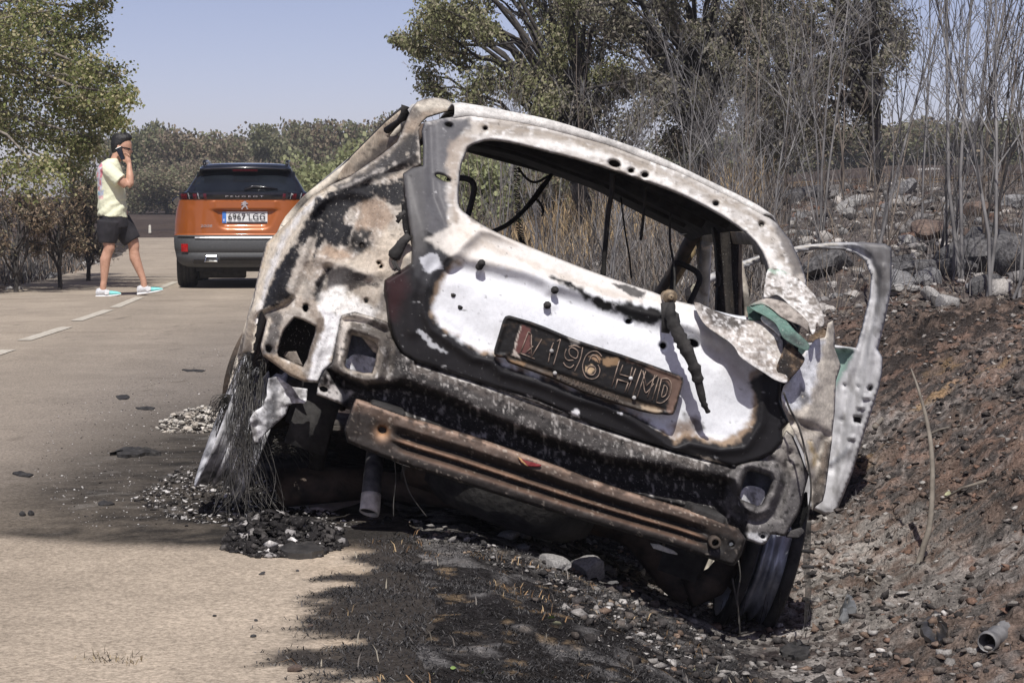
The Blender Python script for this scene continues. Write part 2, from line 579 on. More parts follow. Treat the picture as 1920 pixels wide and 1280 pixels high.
# ================================================================== road
_ry = np.concatenate([graded([(-10, 4, 20, 1), (4, 11, 260, 1), (11, 30, 150, 1.2), (30, 73, 70, 1)]), [73.]])
_rt = np.linspace(0, 1, 110)
_rt = 1 - (1 - _rt) ** 1.35
RY, RT = np.meshgrid(_ry, _rt, indexing='ij')
RL, RR = road_left(RY), road_right(RY)
RX = RL + (RR - RL) * RT
RZ = road_z(RY) + .004 + .0 * RX
_edge = np.minimum(RT * 60, 1)
RZ = RZ - .02 * (sstep(.988, 1.0, RT) + sstep(.006, .0, RT))
_V = np.stack([RX, RY, RZ], -1).reshape(-1, 3)
_a, _b = RX.shape
_i = (np.arange(_a - 1)[:, None] * _b + np.arange(_b - 1)[None]).ravel()
_F = np.stack([_i, _i + 1, _i + 1 + _b, _i + _b], -1)

def px_of(V):
    d = V - CAM
    z = d @ _cf
    return np.stack([960 + FP * (d @ _cr) / z, 640 - FP * (d @ _cu) / z], -1)

def road_colour(V):
    X, Y, _ = V.T
    P = np.stack([X, Y], -1)
    n1 = fbm(P * np.array([1.2, .6]), 4, 41); n2 = fbm(P * 4, 4, 42); n3 = fbm(P * 17, 4, 43)
    col = np.zeros((len(X), 3)) + np.array((.405, .34, .268))
    col *= (1 + .16 * n1 + .10 * n2 + .10 * n3)[:, None]
    # slightly greyer wheel tracks
    tr = np.exp(-((X + 1.0) / .35) ** 2) + np.exp(-((X + 2.0) / .3) ** 2)
    col = col * (1 - .12 * tr[:, None]) + np.array((.03, .028, .026)) * .0
    # wide greying of the lane beside the wreck
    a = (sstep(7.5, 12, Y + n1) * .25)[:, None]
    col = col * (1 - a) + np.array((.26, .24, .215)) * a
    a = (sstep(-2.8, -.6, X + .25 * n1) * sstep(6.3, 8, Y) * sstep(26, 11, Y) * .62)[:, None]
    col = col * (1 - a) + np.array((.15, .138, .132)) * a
    # soot and melted residue round the wreck: a fan on the asphalt with an irregular rim
    poly = np.array([(-1.05, 6.5), (-.72, 6.34), (-.3, 6.2), (.3, 6.1), (.4, 9), (.2, 12.5), (-.5, 13), (-.95, 11), (-1.1, 9), (-1.2, 7.6)])
    sd = sdist(P, poly)
    rim = np.clip(1 + sd / .55, 0, 3) + .1 * n1
    sharp = sstep(.10, -.10, sd + .05 * n1 + .03 * n2)
    wide = sstep(.55, -.45, sd + .22 * n1 + .06 * n2)
    front = sstep(6.9, 6.5, Y)
    a = (sharp * front + wide * (1 - front))
    a = a * np.interp(Y, [6, 7.5, 9, 11, 13], [.97, .95, .85, .6, .35]) * np.interp(X, [-1.3, -.9, -.5, 0], [.7, .85, .95, 1])
    a = np.clip(a * (1 + .25 * n3 + .25 * n2), 0, .97)[:, None]
    col = col * (1 - a) + np.array((.024, .023, .023)) * a
    # white ash flecks
    a = (sstep(.36, .52, fbm(P * np.array([14, 9]), 4, 44)) * sstep(1.0, .4, rim) * .15 * sstep(6.15, 6.5, Y))[:, None]
    col = col * (1 - a) + np.array((.4, .385, .37)) * a
    # hairline cracks
    cr = np.abs(fbm(P * np.array([1.1, .55]), 3, 47)); a = (sstep(.012, .003, cr) * .5 * sstep(-.1, .3, fbm(P * .4, 2, 48)))[:, None]
    col = col * (1 - a) + np.array((.1, .085, .07)) * a
    # tyre smear, far patch
    a = (sstep(.35, .55, fbm(P * np.array([.5, 3.5]), 3, 45)) * .35 * sstep(13, 20, Y))[:, None]
    col = col * (1 - a) + np.array((.17, .14, .11)) * a
    # sandy edge
    a = (sstep(.4, .0, road_right(Y) - X) * sstep(-.2, .3, n2) * .5 * sstep(6.4, 6.1, Y))[:, None]
    col = col * (1 - a) + np.array((.38, .28, .18)) * a
    a = (verge_mask(X, Y) * .96)[:, None]
    col = col * (1 - a) + np.array((.035, .032, .031)) * a
    return col

M_road = mat_vcol('sunbleached_asphalt', rough=.9, spk=.14, spk_scale=170, spk_lo=.6, spk_hi=.66, spk_col=(.42, .38, .32), dark=(.09, .075, .06), dark_amt=.6, bmp=.6, bscale=140, bdist=.004, mott=.1, mscale=30, spec=0.0, grain=.42, gscale=95, low=.1)
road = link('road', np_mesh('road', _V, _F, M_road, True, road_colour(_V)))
tag(road, kind='structure')

M_paint = mat_noise('worn_road_paint', (.42, .37, .29), (.62, .58, .5), 30, .85, lo=.35, hi=.6)
def dash(p0, p1, wid=.1):
    a = at_z(*p0, 0); b = at_z(*p1, 0)
    for q in (a, b):
        q.z = 0
    d = (b - a).normalized(); n = Vector((-d.y, d.x, 0)) * wid / 2
    mb = MB(); N = 8
    rows = []
    for i in range(N + 1):
        c = a.lerp(b, i / N)
        z = float(road_z(c.y)) + .0085
        j = rnd.uniform(-.006, .006)
        rows.append([Vector((*(c - n * (1 + j * 8)).xy, z)), Vector((*(c + n * (1 - j * 8)).xy, z))])
    mb.grid(rows)
    o = mb.build('lane_marking', M_paint, road, False)
    return o
for p0, p1 in (((-120, 703), (-60, 677)), ((-30, 667), (16, 651)), ((45, 633), (125, 607)), ((143, 595), (204, 574)), ((215, 569), (262, 549)), ((295, 533), (330, 519))):
    dash(p0, p1, .1)
# ================================================================== the burnt-out hatchback
_F_ = ray(560., 401.); _F_ /= np.linalg.norm(_F_)
_R0 = np.cross(_F_, [0, 0, 1]); _R0 /= np.linalg.norm(_R0); _U0 = np.cross(_R0, _F_)
ROLL = math.radians(19.5)
_R_ = _R0 * math.cos(ROLL) - _U0 * math.sin(ROLL)
_U_ = _U0 * math.cos(ROLL) + _R0 * math.sin(ROLL)
_O_ = CAM + ray(1105., 690.) * 6.5 / FP
WM = Matrix(((_R_[0], _F_[0], _U_[0], _O_[0]), (_R_[1], _F_[1], _U_[1], _O_[1]), (_R_[2], _F_[2], _U_[2], _O_[2]), (0, 0, 0, 1)))
RC = -.09                      # centre line of the car in its own sideways axis

def WL(px, py, f):
    """car-space point (right, forward, up) seen at a photo pixel, f metres ahead of the tailgate plane"""
    d = ray(px, py)
    t = ((_O_ - CAM) @ _F_ + f) / (d @ _F_)
    P = CAM + d * np.asarray(t)[..., None] - _O_
    return np.stack([P @ _R_, P @ _F_, P @ _U_], -1)
def wl(px, py, f):
    return Vector(WL(float(px), float(py), float(f)))
def world(l):
    return WM @ Vector(l)

wreck = thing('burnt_car', 'burnt-out white hatchback wreck tilted into the roadside ditch', 'car')
wreck.matrix_world = WM

M_burnt = mat_vcol('burnt_sheet_metal', rough=.62, spk=.42, spk_scale=150, spk_lo=.625, spk_hi=.65, spk_col=(.55, .53, .5), dark_amt=.75, dark=(.03, .028, .026), bmp=.45, bscale=110, bdist=.003, mott=.22, mscale=16, spec=.12, grain=.22, gscale=70)
M_clean = mat_vcol('ash_white_sheet_metal', rough=.5, spk=.2, spk_scale=80, spk_lo=.66, spk_hi=.7, spk_col=(.8, .8, .8), dark_amt=.28, dark=(.12, .11, .1), bmp=.22, bscale=70, bdist=.002, mott=.06, mscale=9, spec=.2, grain=.07, gscale=90)
M_rust = mat_vcol('scorched_steel', rough=.55, spk=.2, spk_scale=150, spk_lo=.65, spk_hi=.68, spk_col=(.42, .36, .3), dark_amt=.6, bmp=.5, bscale=60, bdist=.003, mott=.3, mscale=18)
M_plate = mat_vcol('burnt_plate', rough=.5, spk=.25, spk_scale=70, spk_lo=.66, spk_hi=.7, spk_col=(.3, .26, .22), dark_amt=.4, bmp=.3, bscale=60, bdist=.002, mott=.15, mscale=20)
M_soot = mat_noise('soot_black_metal', (.012, .011, .011), (.045, .042, .04), 22, .85, bmp=.4, bscale=60)
M_sootbrown = mat_noise('sooty_brown_metal', (.03, .024, .02), (.11, .08, .06), 16, .8, bmp=.4, bscale=50)
M_wire = mat_noise('burnt_wire', (.01, .01, .01), (.04, .036, .03), 40, .8)
M_ashgrey = mat_noise('ash_grey_metal', (.3, .29, .28), (.6, .59, .58), 14, .7, bmp=.3, bscale=60)
M_rim = mat_noise('burnt_steel_rim', (.16, .17, .2), (.55, .57, .62), 9, .42, .5, bmp=.2, bscale=40)

def layers(P, base, ls, seed=0):
    """paint colours: every layer is (shape, colour, softness px, raggedness px, strength)"""
    col = np.zeros((len(P), 3)) + np.array(lin(base))
    for k, L in enumerate(ls):
        kind, pts, c, soft, rag, a = L[:6]
        if kind == 'p':
            d = sdist(P, np.array(pts, float))
        elif kind == 'l':
            d = seg_dist(P, np.array(pts, float))[0] - L[6]
        elif kind == 'n':                      # noise patches: pts = (scale_x, scale_y, threshold)
            n = fbm(P / np.array([pts[0], pts[1]]), 4, seed + 60 + k)
            d = (pts[2] - n) * min(pts[0], pts[1])
        if rag:
            d = d + rag * fbm(P / max(rag * 1.6, 3.5), 4, seed + k)
        al = (1 - sstep(-soft, soft, d)) * a
        col = col * (1 - al[:, None]) + np.array(lin(c)) * al[:, None]
    return col

def smooth_poly(pts, sub=4):
    return catmull(pts, True, sub)

def panel(name, outline, f, col, holes=(), step=4.0, mat=None, parent=None, edge=(0, 0), hedge=(0, 0), thick=.003, seed=0, wob=0.0, root=None):
    out = np.asarray(outline, float)
    hs = [np.asarray(h, float) for h in holes]
    lo = out.min(0) - step; hi = out.max(0) + step
    nx = int((hi[0] - lo[0]) / step) + 2; ny = int((hi[1] - lo[1]) / step) + 2
    gx, gy = np.meshgrid(lo[0] + np.arange(nx) * step, lo[1] + np.arange(ny) * step)
    P = np.stack([gx.ravel(), gy.ravel()], -1)
    i = (np.arange(ny - 1)[:, None] * nx + np.arange(nx - 1)[None]).ravel()
    Q = np.stack([i, i + nx, i + 1 + nx, i + 1], -1)
    cen = P[Q].mean(1)
    keep = inside(cen, out)
    for h in hs:
        keep &= ~inside(cen, h)
    # vertices on the rim of the kept cells are moved on to the true outline
    cnt = np.zeros(len(P), int)
    np.add.at(cnt, Q[keep].ravel(), 1)
    used = cnt > 0
    rim = used & (cnt < 4)
    allh = [out] + hs
    idx = np.where(rim)[0]
    best = np.full(len(idx), 1e9); near = P[idx].copy()
    for h in allh:
        d, q, _ = seg_dist(P[idx], h, True)
        m = d < best
        best[m] = d[m]; near[m] = q[m]
    mv = best < step * 1.6
    P[idx[mv]] = near[mv]
    Q = Q[keep]
    remap = -np.ones(len(P), int); remap[used] = np.arange(used.sum())
    P = P[used]; Q = remap[Q]
    d_out = seg_dist(P, out, True)[0]
    ff = f(P) if callable(f) else np.zeros(len(P)) + f
    if edge[0]:
        ff = ff + edge[1] * (1 - np.clip(d_out / edge[0], 0, 1)) ** 2
    if hs and hedge[0]:
        dh = np.min([seg_dist(P, h, True)[0] for h in hs], 0)
        ff = ff + hedge[1] * (1 - np.clip(dh / hedge[0], 0, 1)) ** 2
    if wob:
        ff = ff + wob * fbm(P / 55.0, 3, seed + 90) + wob * .35 * fbm(P / 14.0, 3, seed + 91)
    V = WL(P[:, 0], P[:, 1], ff)
    c = col(P)
    me = np_mesh(name, V, Q, mat or M_burnt, True, c)
    o = link(name, me, parent or wreck)
    if thick:
        solid(o, thick, -1.0)
    return o

# ---- the broad shape of the rear end: glass leans forward, corners wrap round
def base_f(P):
    L = WL(P[:, 0], P[:, 1], 0.1)
    r, u = L[:, 0] - RC, L[:, 2]
    f = .03 + .62 * np.logaddexp(0, (u - .22) / .05) * .05 * 1.25
    f += .35 * np.clip(np.abs(r) - .52, 0, None) ** 2
    f += .10 * np.clip(-.2 - u, 0, None)
    return f

def groove(P, line, wid, dep):
    d = seg_dist(P, np.array(line, float))[0]
    return dep * np.exp(-(d / wid) ** 2)

WHITE = (238, 239, 242); CREAM = (214, 206, 194); BEIGE = (188, 176, 160); GREYB = (150, 142, 134); DGREY = (74, 74, 77); BLACK = (34, 33, 34); BROWN = (104, 88, 74)

# ---------------------------------------------------------------- hatch
win = zF([(240,268),(250,245),(290,225),(350,213),(450,225),(600,262),(750,300),(900,345),(1080,405),(1250,470),(1400,545),(1520,620),(1600,690),(1645,760),(1668,830),(1660,890),(1640,950),(1600,1010),(1560,1040),(1480,1030),(1320,990),(1200,960),(1130,930),(1000,888),(800,818),(600,738),(430,668),(330,618),(255,570),(213,535),(203,500),(204,420),(215,330)])
win = catmull(win, True, 3)
hatch_out = [(796,229),(830,222),(882,215),(960,225),(1017,236),(1136,268),(1275,321),(1374,369),(1433,401),(1456,418),(1482,450),(1501,490),(1512,525),(1512,570),(1500,620),(1482,665),(1466,705),(1463,750),(1480,791),(1466,806),(1469,829),(1450,850),(1420,864),(1377,876),(1316,861),(1212,831),(1109,796),(1006,751),(903,720),(800,686),(779,680),(751,663),(737,636),(727,601),(723,560),(719,545),(721,525),(745,510),(771,493),(772,456),(763,400),(757,352),(755,326),(773,315),(792,311),(793,273),(790,246)]
hatch_out = np.array(hatch_out, float)
big_hole = [(1298 + 11 * math.cos(a), 643 + 8 * math.sin(a + .3)) for a in np.linspace(0, 2 * math.pi, 14)[:-1]]
def ell(x, y, a, b, rot=0, n=12):
    return [(x + a * math.cos(t) * math.cos(rot) - b * math.sin(t) * math.sin(rot), y + a * math.cos(t) * math.sin(rot) + b * math.sin(t) * math.cos(rot)) for t in np.linspace(0, 2 * math.pi, n + 1)[:-1]]
hatch_holes = [win, big_hole, ell(1243,648,5.5,5.5), ell(1152,307,11,6,.3), ell(1209,328,6,5), ell(1183,320,5,4), ell(1342,382,5,4), ell(1427,421,3.5,3.5), ell(842,235,6,3,.3), ell(910,241,3.4,3.4), ell(1178,602,5,4), ell(831,334,15,4.5,.38)]
hatch_white = zC([(120,60),(60,120),(25,215),(22,300),(60,375),(170,450),(270,520),(375,545),(430,600),(560,640),(680,680),(820,740),(1000,790),(1150,870),(1300,970),(1350,1015),(1430,985),(1600,1022),(1720,1010),(1790,900),(1800,760),(1790,680),(1830,560),(1900,430),(1700,250),(1500,150),(1100,60),(700,-60),(300,-110)])
ridge = [(842,478),(880,484),(940,497),(990,510),(1061,537),(1120,556),(1180,580),(1240,594),(1300,612),(1350,640)]
def hatch_f(P):
    f = base_f(P)
    sw = sdist(P, np.array(hatch_white))
    f += .018 * sstep(14, -16, sw) - .012 * np.exp(-((sw - 12) / 10) ** 2)
    dr, _, _ = seg_dist(P, np.array(ridge))
    f -= .014 * np.exp(-(dr / 13) ** 2)
    # ledge under the glass and the dish the plate sits in
    f += groove(P, [(x - 6, y + 26) for x, y in ridge], 18, .012)
    f += groove(P, [(900,505),(1000,560),(1150,610),(1290,670)], 30, .006)
    f -= groove(P, [(835,600),(900,650),(1000,700)], 14, .006)
    # upper frame: two long pressings
    f += groove(P, [(882,228),(1017,249),(1136,281),(1275,334),(1374,382),(1440,425)], 4, .006)
    f -= groove(P, [(900,246),(1020,262),(1136,297),(1270,350),(1370,400)], 8, .006)
    f += groove(P, [(806,240),(808,300),(812,370),(840,440)], 9, .012)
    f -= groove(P, [(772,330),(790,420),(800,480),(770,560),(775,620)], 14, .010)
    # dents and buckling from the heat
    f += .005 * fbm(P / 80., 3, 3) + .0006 * fbm(P / 13., 3, 4)
    for (x, y, s, d) in ((1032,545,13,.012),(1036,570,10,.008),(1372,760,46,-.012),(1240,800,40,-.006),(850,520,28,.008),(930,300,40,.004)):
        f -= d * np.exp(-((P[:, 0] - x) ** 2 + (P[:, 1] - y) ** 2) / s ** 2)
    return f
hatch_low = [(715,520),(775,492),(780,440),(800,430),(850,470),(1320,600),(1520,560),(1500,900),(1000,800),(700,700)]
def hatch_c(P):
    return layers(P, (192, 188, 183), [
        ('n', (60, 22, .05), (168, 160, 150), 5, 0, .7),
        ('n', (34, 9, .2), (128, 120, 112), 3, 0, .6),
        ('n', (12, 8, .3), (236, 235, 233), 2, 0, .7),
        ('n', (9, 6, .5), (70, 64, 60), 1.5, 0, .7),
        ('l', [(900,236),(1020,250),(1136,283),(1275,336),(1400,398),(1450,430)], (150, 140, 128), 6, 4, .75, 3),
        ('l', [(900,262),(990,262),(1130,292),(1250,345),(1350,400),(1420,450),(1460,500)], (236, 234, 230), 8, 7, .8, 5),
        ('p', [(788,228),(830,222),(876,224),(884,236),(868,250),(858,262),(850,280),(842,300),(840,340),(838,400),(846,440),(850,470),(820,520),(770,520),(750,320)], (88, 88, 92), 7, 8, .95),
        ('p', [(846,262),(884,252),(876,270),(862,285),(860,330),(858,400),(880,430),(852,430),(842,380),(838,320)], (158, 146, 134), 8, 12, .8),
        ('l', [(868,290),(862,330),(860,380),(866,410)], (226, 222, 216), 5, 6, .8, 5),
        ('p', [(1450,420),(1470,430),(1500,480),(1508,510),(1490,516),(1470,470)], (96, 92, 90), 6, 6, .85),
        # black lower shell
        ('p', hatch_low, (36, 35, 37), 2, 5, 1.0),
        ('p', [(752,318),(792,308),(800,400),(800,470),(776,500),(770,470)], (98, 97, 97), 12, 5, .8),
        ('p', [(772,480),(800,470),(838,430),(846,450),(838,500),(810,540),(780,520)], (66, 66, 69), 8, 8, .8),
        ('p', [(720,525),(760,505),(765,540),(740,600),(728,590)], (62, 38, 40), 16, 6, .7),
        # the ash-white dish
        ('p', hatch_white, (146, 126, 106), 5, 9, .95),
        ('p', [(x + (1060 - x) * .03, y + (650 - y) * .05) for x, y in hatch_white], (228, 230, 234), 7, 10, 1.0),
        ('p', zC([(0,-90),(150,20),(400,60),(560,90),(780,170),(1000,230),(1250,260),(1450,330),(1460,240),(1200,150),(900,50),(500,-90),(200,-200)]), (222, 216, 208), 6, 5, .8),
        ('l', [(860,430),(920,462),(1010,500),(1100,535),(1200,566)], (186, 174, 160), 5, 9, .55, 4),
        # long soot streak below the glass
        ('p', zC([(560,75),(700,120),(800,150),(880,200),(980,240),(1060,255),(1180,260),(1300,290),(1310,350),(1240,370),(1150,370),(1080,330),(1000,300),(930,280),(850,215),(760,150),(640,110)]), (30, 29, 30), 4, 9, 1.0),
        ('p', zC([(1010,150),(1110,160),(1190,200),(1180,235),(1090,205)]), (44, 42, 42), 2, 4, .9),
        ('p', zC([(1330,920),(1380,890),(1460,900),(1480,950),(1420,985),(1340,980)]), (120, 98, 78), 9, 10, .85),
        ('p', zC([(1410,860),(1460,860),(1520,940),(1480,970)]), (60, 54, 48), 6, 10, .8),
        ('p', zC([(1480,360),(1560,420),(1660,520),(1760,640),(1840,560),(1920,640),(1900,740),(1800,740),(1700,690),(1600,600),(1500,470)]), (150, 140, 132), 20, 10, .6),  # shadow of the peeled flap put into the colour as a soft brownish patch
        ('p', zC([(1760,690),(1900,600),(2000,700),(1950,900),(1830,820),(1800,760)]), (38, 37, 38), 4, 7, 1.0),
        ('l', [(905,500),(900,512),(893,522)], (150, 150, 152), 4, 4, .5, 3),  # shadow below the stud, drawn in as a grey streak
        ('n', (16, 9, .74), (222, 222, 224), 1.6, 0, .8),
        ('n', (10, 7, .68), (40, 38, 38), 1.2, 0, .75),
        ('p', y1([(405,780),(440,790),(455,825),(420,820)]), (230, 230, 232), 1.5, 2, 1),
        ('p', y1([(770,930),(820,890),(850,920),(845,965),(800,960)]), (225, 225, 228), 1.5, 3, 1),
        ('p', y1([(1180,930),(1230,925),(1210,950)]), (200, 200, 205), 1.5, 2, 1),
        ('p', zB([(1180,160),(1260,240),(1340,290),(1330,300),(1240,260),(1170,180)]), (190, 192, 196), 1.5, 4, .9),
        ('p', zA([(1190,940),(1220,930),(1280,920),(1300,1000),(1240,1010),(1190,1010)]), (196, 198, 204), 2, 8, .85),
        ('p', zE([(340,350),(470,390),(460,400),(400,395)]), (190, 180, 165), 2, 5, .9),
    ], 100)
hatch = panel('tailgate', hatch_out, hatch_f, hatch_c, hatch_holes, 2.6, M_clean, edge=(7, .022), hedge=(6, .02), thick=.004)
tag(hatch, 'tailgate burnt white with a soot-black lower shell and glassless window')
# dark inner shell behind the lower tailgate so holes look into a cavity
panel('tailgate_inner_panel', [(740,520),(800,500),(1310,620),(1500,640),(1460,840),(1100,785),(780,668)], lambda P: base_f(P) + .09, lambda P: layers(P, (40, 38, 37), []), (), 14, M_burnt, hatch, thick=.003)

def stud(px, py, f0, out=.03, r=.008):
    mb = MB()
    a = wl(px, py, f0 + .01); b = a + Vector((0, -out, .004))
    mb.tube([a, a.lerp(b, .6), b], [r, r, r * .75], 8)
    mb.tube([a.lerp(b, .55), a.lerp(b, .8)], [r * 1.5, r * 1.5], 8)
    return mb.build('stud', M_soot, hatch)
for px, py in ((901, 495), (897, 501), (1038, 545), (1024, 573), (849, 554), (862, 577)):
    f0 = float(hatch_f(np.array([[px, py]], float))[0])
    stud(px, py, f0, .034 if px > 880 else .014, .0075 if px > 880 else .005)

# ---------------------------------------------------------------- number plate
plate = thing('number_plate', None, None)
for k in list(plate.keys()): del plate[k]
plate.parent = wreck
pl_out = y1([(250,95),(215,105),(195,140),(120,390),(120,430),(150,455),(215,462),(240,500),(400,560),(600,632),(780,712),(900,765),(1150,850),(1380,920),(1510,945),(1560,945),(1620,952),(1660,945),(1680,900),(1745,660),(1740,630),(1700,605),(1500,530),(1200,425),(900,330),(760,280),(560,195),(440,150)])
pl_f0 = float(base_f(np.array([[1105., 690.]]))[0])
pl_lower = y1([(215,462),(240,445),(600,570),(1200,780),(1560,900),(1560,945),(1500,945),(1150,850),(780,712),(400,560),(240,500)])
def pl_f(P):
    L = WL(P[:, 0], P[:, 1], 0.0)
    d = seg_dist(P, np.array(pl_out), True)[0]
    f = pl_f0 - .028 + .0 * d
    f = f - .006 * np.exp(-((d - 4) / 3.2) ** 2)
    f = f + .006 * sstep(6, -2, sdist(P, np.array(pl_lower)))
    return f + .0015 * fbm(P / 12., 3, 8)
def pl_c(P):
    return layers(P, (30, 29, 29), [
        ('l', y1([(130,440),(250,470),(600,600),(1200,800),(1500,880),(1640,930),(1720,700)]), (120, 98, 84), 2, 3, .6, 1.2),
        ('p', pl_lower, (70, 62, 54), 1, 2, .8),
        ('n', (14, 7, .5), (100, 84, 70), 1.5, 0, .4),
        ('p', y1([(1370,860),(1500,880),(1560,920),(1500,940),(1390,900)]), (158, 140, 118), 2, 3, .9),
        ('p', y1([(240,470),(400,500),(380,540),(260,500)]), (130, 104, 76), 2, 3, .8),
        ('p', y1([(360,175),(435,210),(430,420),(350,420),(280,440),(300,350)]), (104, 70, 66), 1.5, 2, .95),
        ('p', y1([(360,175),(330,260),(300,400),(340,440),(350,470),(275,440),(310,300),(350,190)]), (196, 186, 176), 1, 2, .95),
        ('p', y1([(760,290),(850,310),(860,350),(800,360)]), (150, 146, 142), 2, 4, .8),
        ('p', y1([(1040,460),(1190,460),(1180,520),(1100,540),(1050,510)]), (150, 124, 96), 1.5, 4, .95),
        ('p', y1([(1250,480),(1700,620),(1740,660),(1650,940),(1600,920),(1640,700),(1500,600)]), (128, 104, 92), 2, 5, .65),
        ('p', y1([(930,450),(1000,430),(1040,470),(1020,500),(960,470)]), (170, 140, 112), 1, 2, .8),
        ('p', y1([(905,540),(960,510),(990,560),(950,600),(905,580)]), (196, 172, 140), 1, 2, .95),
    ], 300)
pb = panel('plate_body', pl_out, pl_f, pl_c, (), 2.5, M_plate, plate, edge=(2.5, .006), thick=.004)
M_emb = mat_noise('scorched_embossing', (.10, .075, .06), (.36, .27, .215), 60, .65)
M_embdk = mat_noise('scorched_embossing_dark', (.035, .032, .03), (.16, .12, .095), 60, .65)
def char(strokes, wpx=1.15, mat=M_emb):
    """one embossed character: the raised edges of its strokes"""
    mb = MB()
    for q in strokes:
        q = y1(q); P = catmull(q, False, 4) if len(q) > 2 else np.array(q, float)
        mb.tube([wl(x, y, pl_f0 - .030) for x, y in P], wpx / 669., 5)
    return mb.build('character', mat, plate)
# 4
char([[(415,235),(345,420)], [(345,420),(470,470)], [(415,235),(440,260)], [(440,262),(440,460)], [(400,410),(455,360)], [(530,300),(445,445)]])
# 1
char([[(690,300),(665,400),(630,520)], [(630,330),(605,400),(585,500)], [(690,300),(660,320)]])
# 9
char([ [(740,385),(725,440),(750,480),(800,480)], [(880,370),(860,470),(810,575)], [(765,385),(790,372),(835,400),(838,440),(820,465),(775,440),(763,410),(765,385)], [(715,500),(735,530),(775,545),(805,520)], [(760,365),(810,355),(860,375)]])
# 6
char([[(885,580),(880,520),(910,440),(960,405),(1010,410),(1045,450)], [(885,580),(910,625),(960,642),(1010,620),(1028,565),(1010,520)], [(915,560),(940,528),(980,535),(992,570),(970,605),(925,598),(915,560)], [(935,490),(960,440),(1000,450),(1020,490)]])
# H
char([[(1195,480),(1130,705)], [(1225,520),(1195,600)], [(1180,640),(1160,720)], [(1195,600),(1285,625)], [(1180,645),(1270,672)], [(1305,540),(1285,625)], [(1335,550),(1260,760)], [(1270,672),(1240,755)]])
# M
char([[(1385,560),(1310,780)], [(1420,575),(1345,800)], [(1395,570),(1425,700)], [(1425,700),(1520,610)], [(1500,605),(1435,800)], [(1535,625),(1475,825)], [(1400,660),(1420,760),(1490,680)]])
# D
char([[(1555,640),(1510,840)], [(1555,640),(1610,640),(1640,690),(1620,790),(1560,845),(1510,840)], [(1580,690),(1555,790),(1590,780),(1605,720),(1580,690)]])
# dealer's name on the lower edge of the frame
tm = text_mesh('REY RAMON MOTOR', .021, M_embdk, .001)
to = link('frame_lettering', tm, plate)
_ta, _tb = wl(*y1([(680, 628)])[0], pl_f0 - .0335), wl(*y1([(1190, 812)])[0], pl_f0 - .0335)
_tx = (_tb - _ta).normalized(); _tz = Vector((0, -1, 0)); _ty = _tz.cross(_tx).normalized()
_tmM = Matrix((( _tx.x, _ty.x, _tz.x, 0), (_tx.y, _ty.y, _tz.y, 0), (_tx.z, _ty.z, _tz.z, 0), (0, 0, 0, 1)))
_tmM.translation = (_ta + _tb) / 2
to.matrix_local = _tmM @ Matrix.Diagonal((((_tb - _ta).length) / max(.01, tm.vertices and (max(v.co.x for v in tm.vertices) - min(v.co.x for v in tm.vertices))), 1.0, 1, 1))
# two rivets
for px, py in y1([(612, 400), (640, 590), (1290, 635), (1318, 800)]):
    mb = MB(); a = wl(px, py, pl_f0 - .026); mb.tube([a, a + Vector((0, -.008, 0)), a + Vector((0, -.010, 0))], [.006, .006, .002], 8)
    mb.build('rivet', M_ashgrey, plate)

# ---------------------------------------------------------------- wiper arm
def wires(pts, r, mat, name, parent, f, n=6, sub=6):
    P = catmull(pts, False, sub)
    fs = np.linspace(f[0], f[-1], len(P)) if hasattr(f, '__len__') else [f] * len(P)
    mb = MB(); mb.tube([wl(x, y, q) for (x, y), q in zip(P, fs)], r, n)
    return mb.build(name, mat, parent)
wip = zC([(1310,215),(1330,270),(1330,330),(1360,400),(1400,480),(1440,560),(1470,640),(1490,720),(1510,800),(1535,850)])
P = catmull(wip, False, 5)
fw0 = base_f(P)
off = np.interp(np.linspace(0, 1, len(P)), [0, .2, .6, 1], [-.03, -.065, -.07, -.045])
rr = np.interp(np.linspace(0, 1, len(P)), [0, .1, .3, .5, .8, 1], [.014, .016, .021, .021, .015, .008]) * (1 + .25 * vnoise(np.stack([np.arange(len(P)) * .9, np.zeros(len(P))], -1), 4))
mb = MB(); mb.tube([wl(x, y, a + b) for (x, y), a, b in zip(P, fw0, off)], list(rr), 9, flat=.75)
wiper = mb.build('wiper_arm', M_soot, wreck)
M_knob = mat_noise('scorched_brass', (.12, .09, .06), (.5, .38, .24), 35, .6)
kp = wl(1254, 556, float(base_f(np.array([[1254., 556.]]))[0]) - .03)
mb = MB(); mb.lathe([(.002, -.046), (.008, -.046), (.009, -.036), (.018, -.034), (.021, -.028), (.021, -.012), (.016, 0), (.016, .05)], 16, Matrix.Translation(kp) @ Matrix.Rotation(math.radians(90), 4, 'Z'))
mb.build('wiper_pivot', M_knob, wiper)
mb = MB()
mb.tube([kp + Vector((0, -.02, -.02)), kp + Vector((.012, -.03, -.06)), kp + Vector((.02, -.03, -.10))], [.02, .017, .012], 8)
mb.tube([kp + Vector((.01, -.02, -.05)), kp + Vector((.035, -.025, -.05)), kp + Vector((.05, -.02, -.06))], [.018, .015, .004], 6, flat=.5)
mb.build('wiper_bracket', M_soot, wiper)

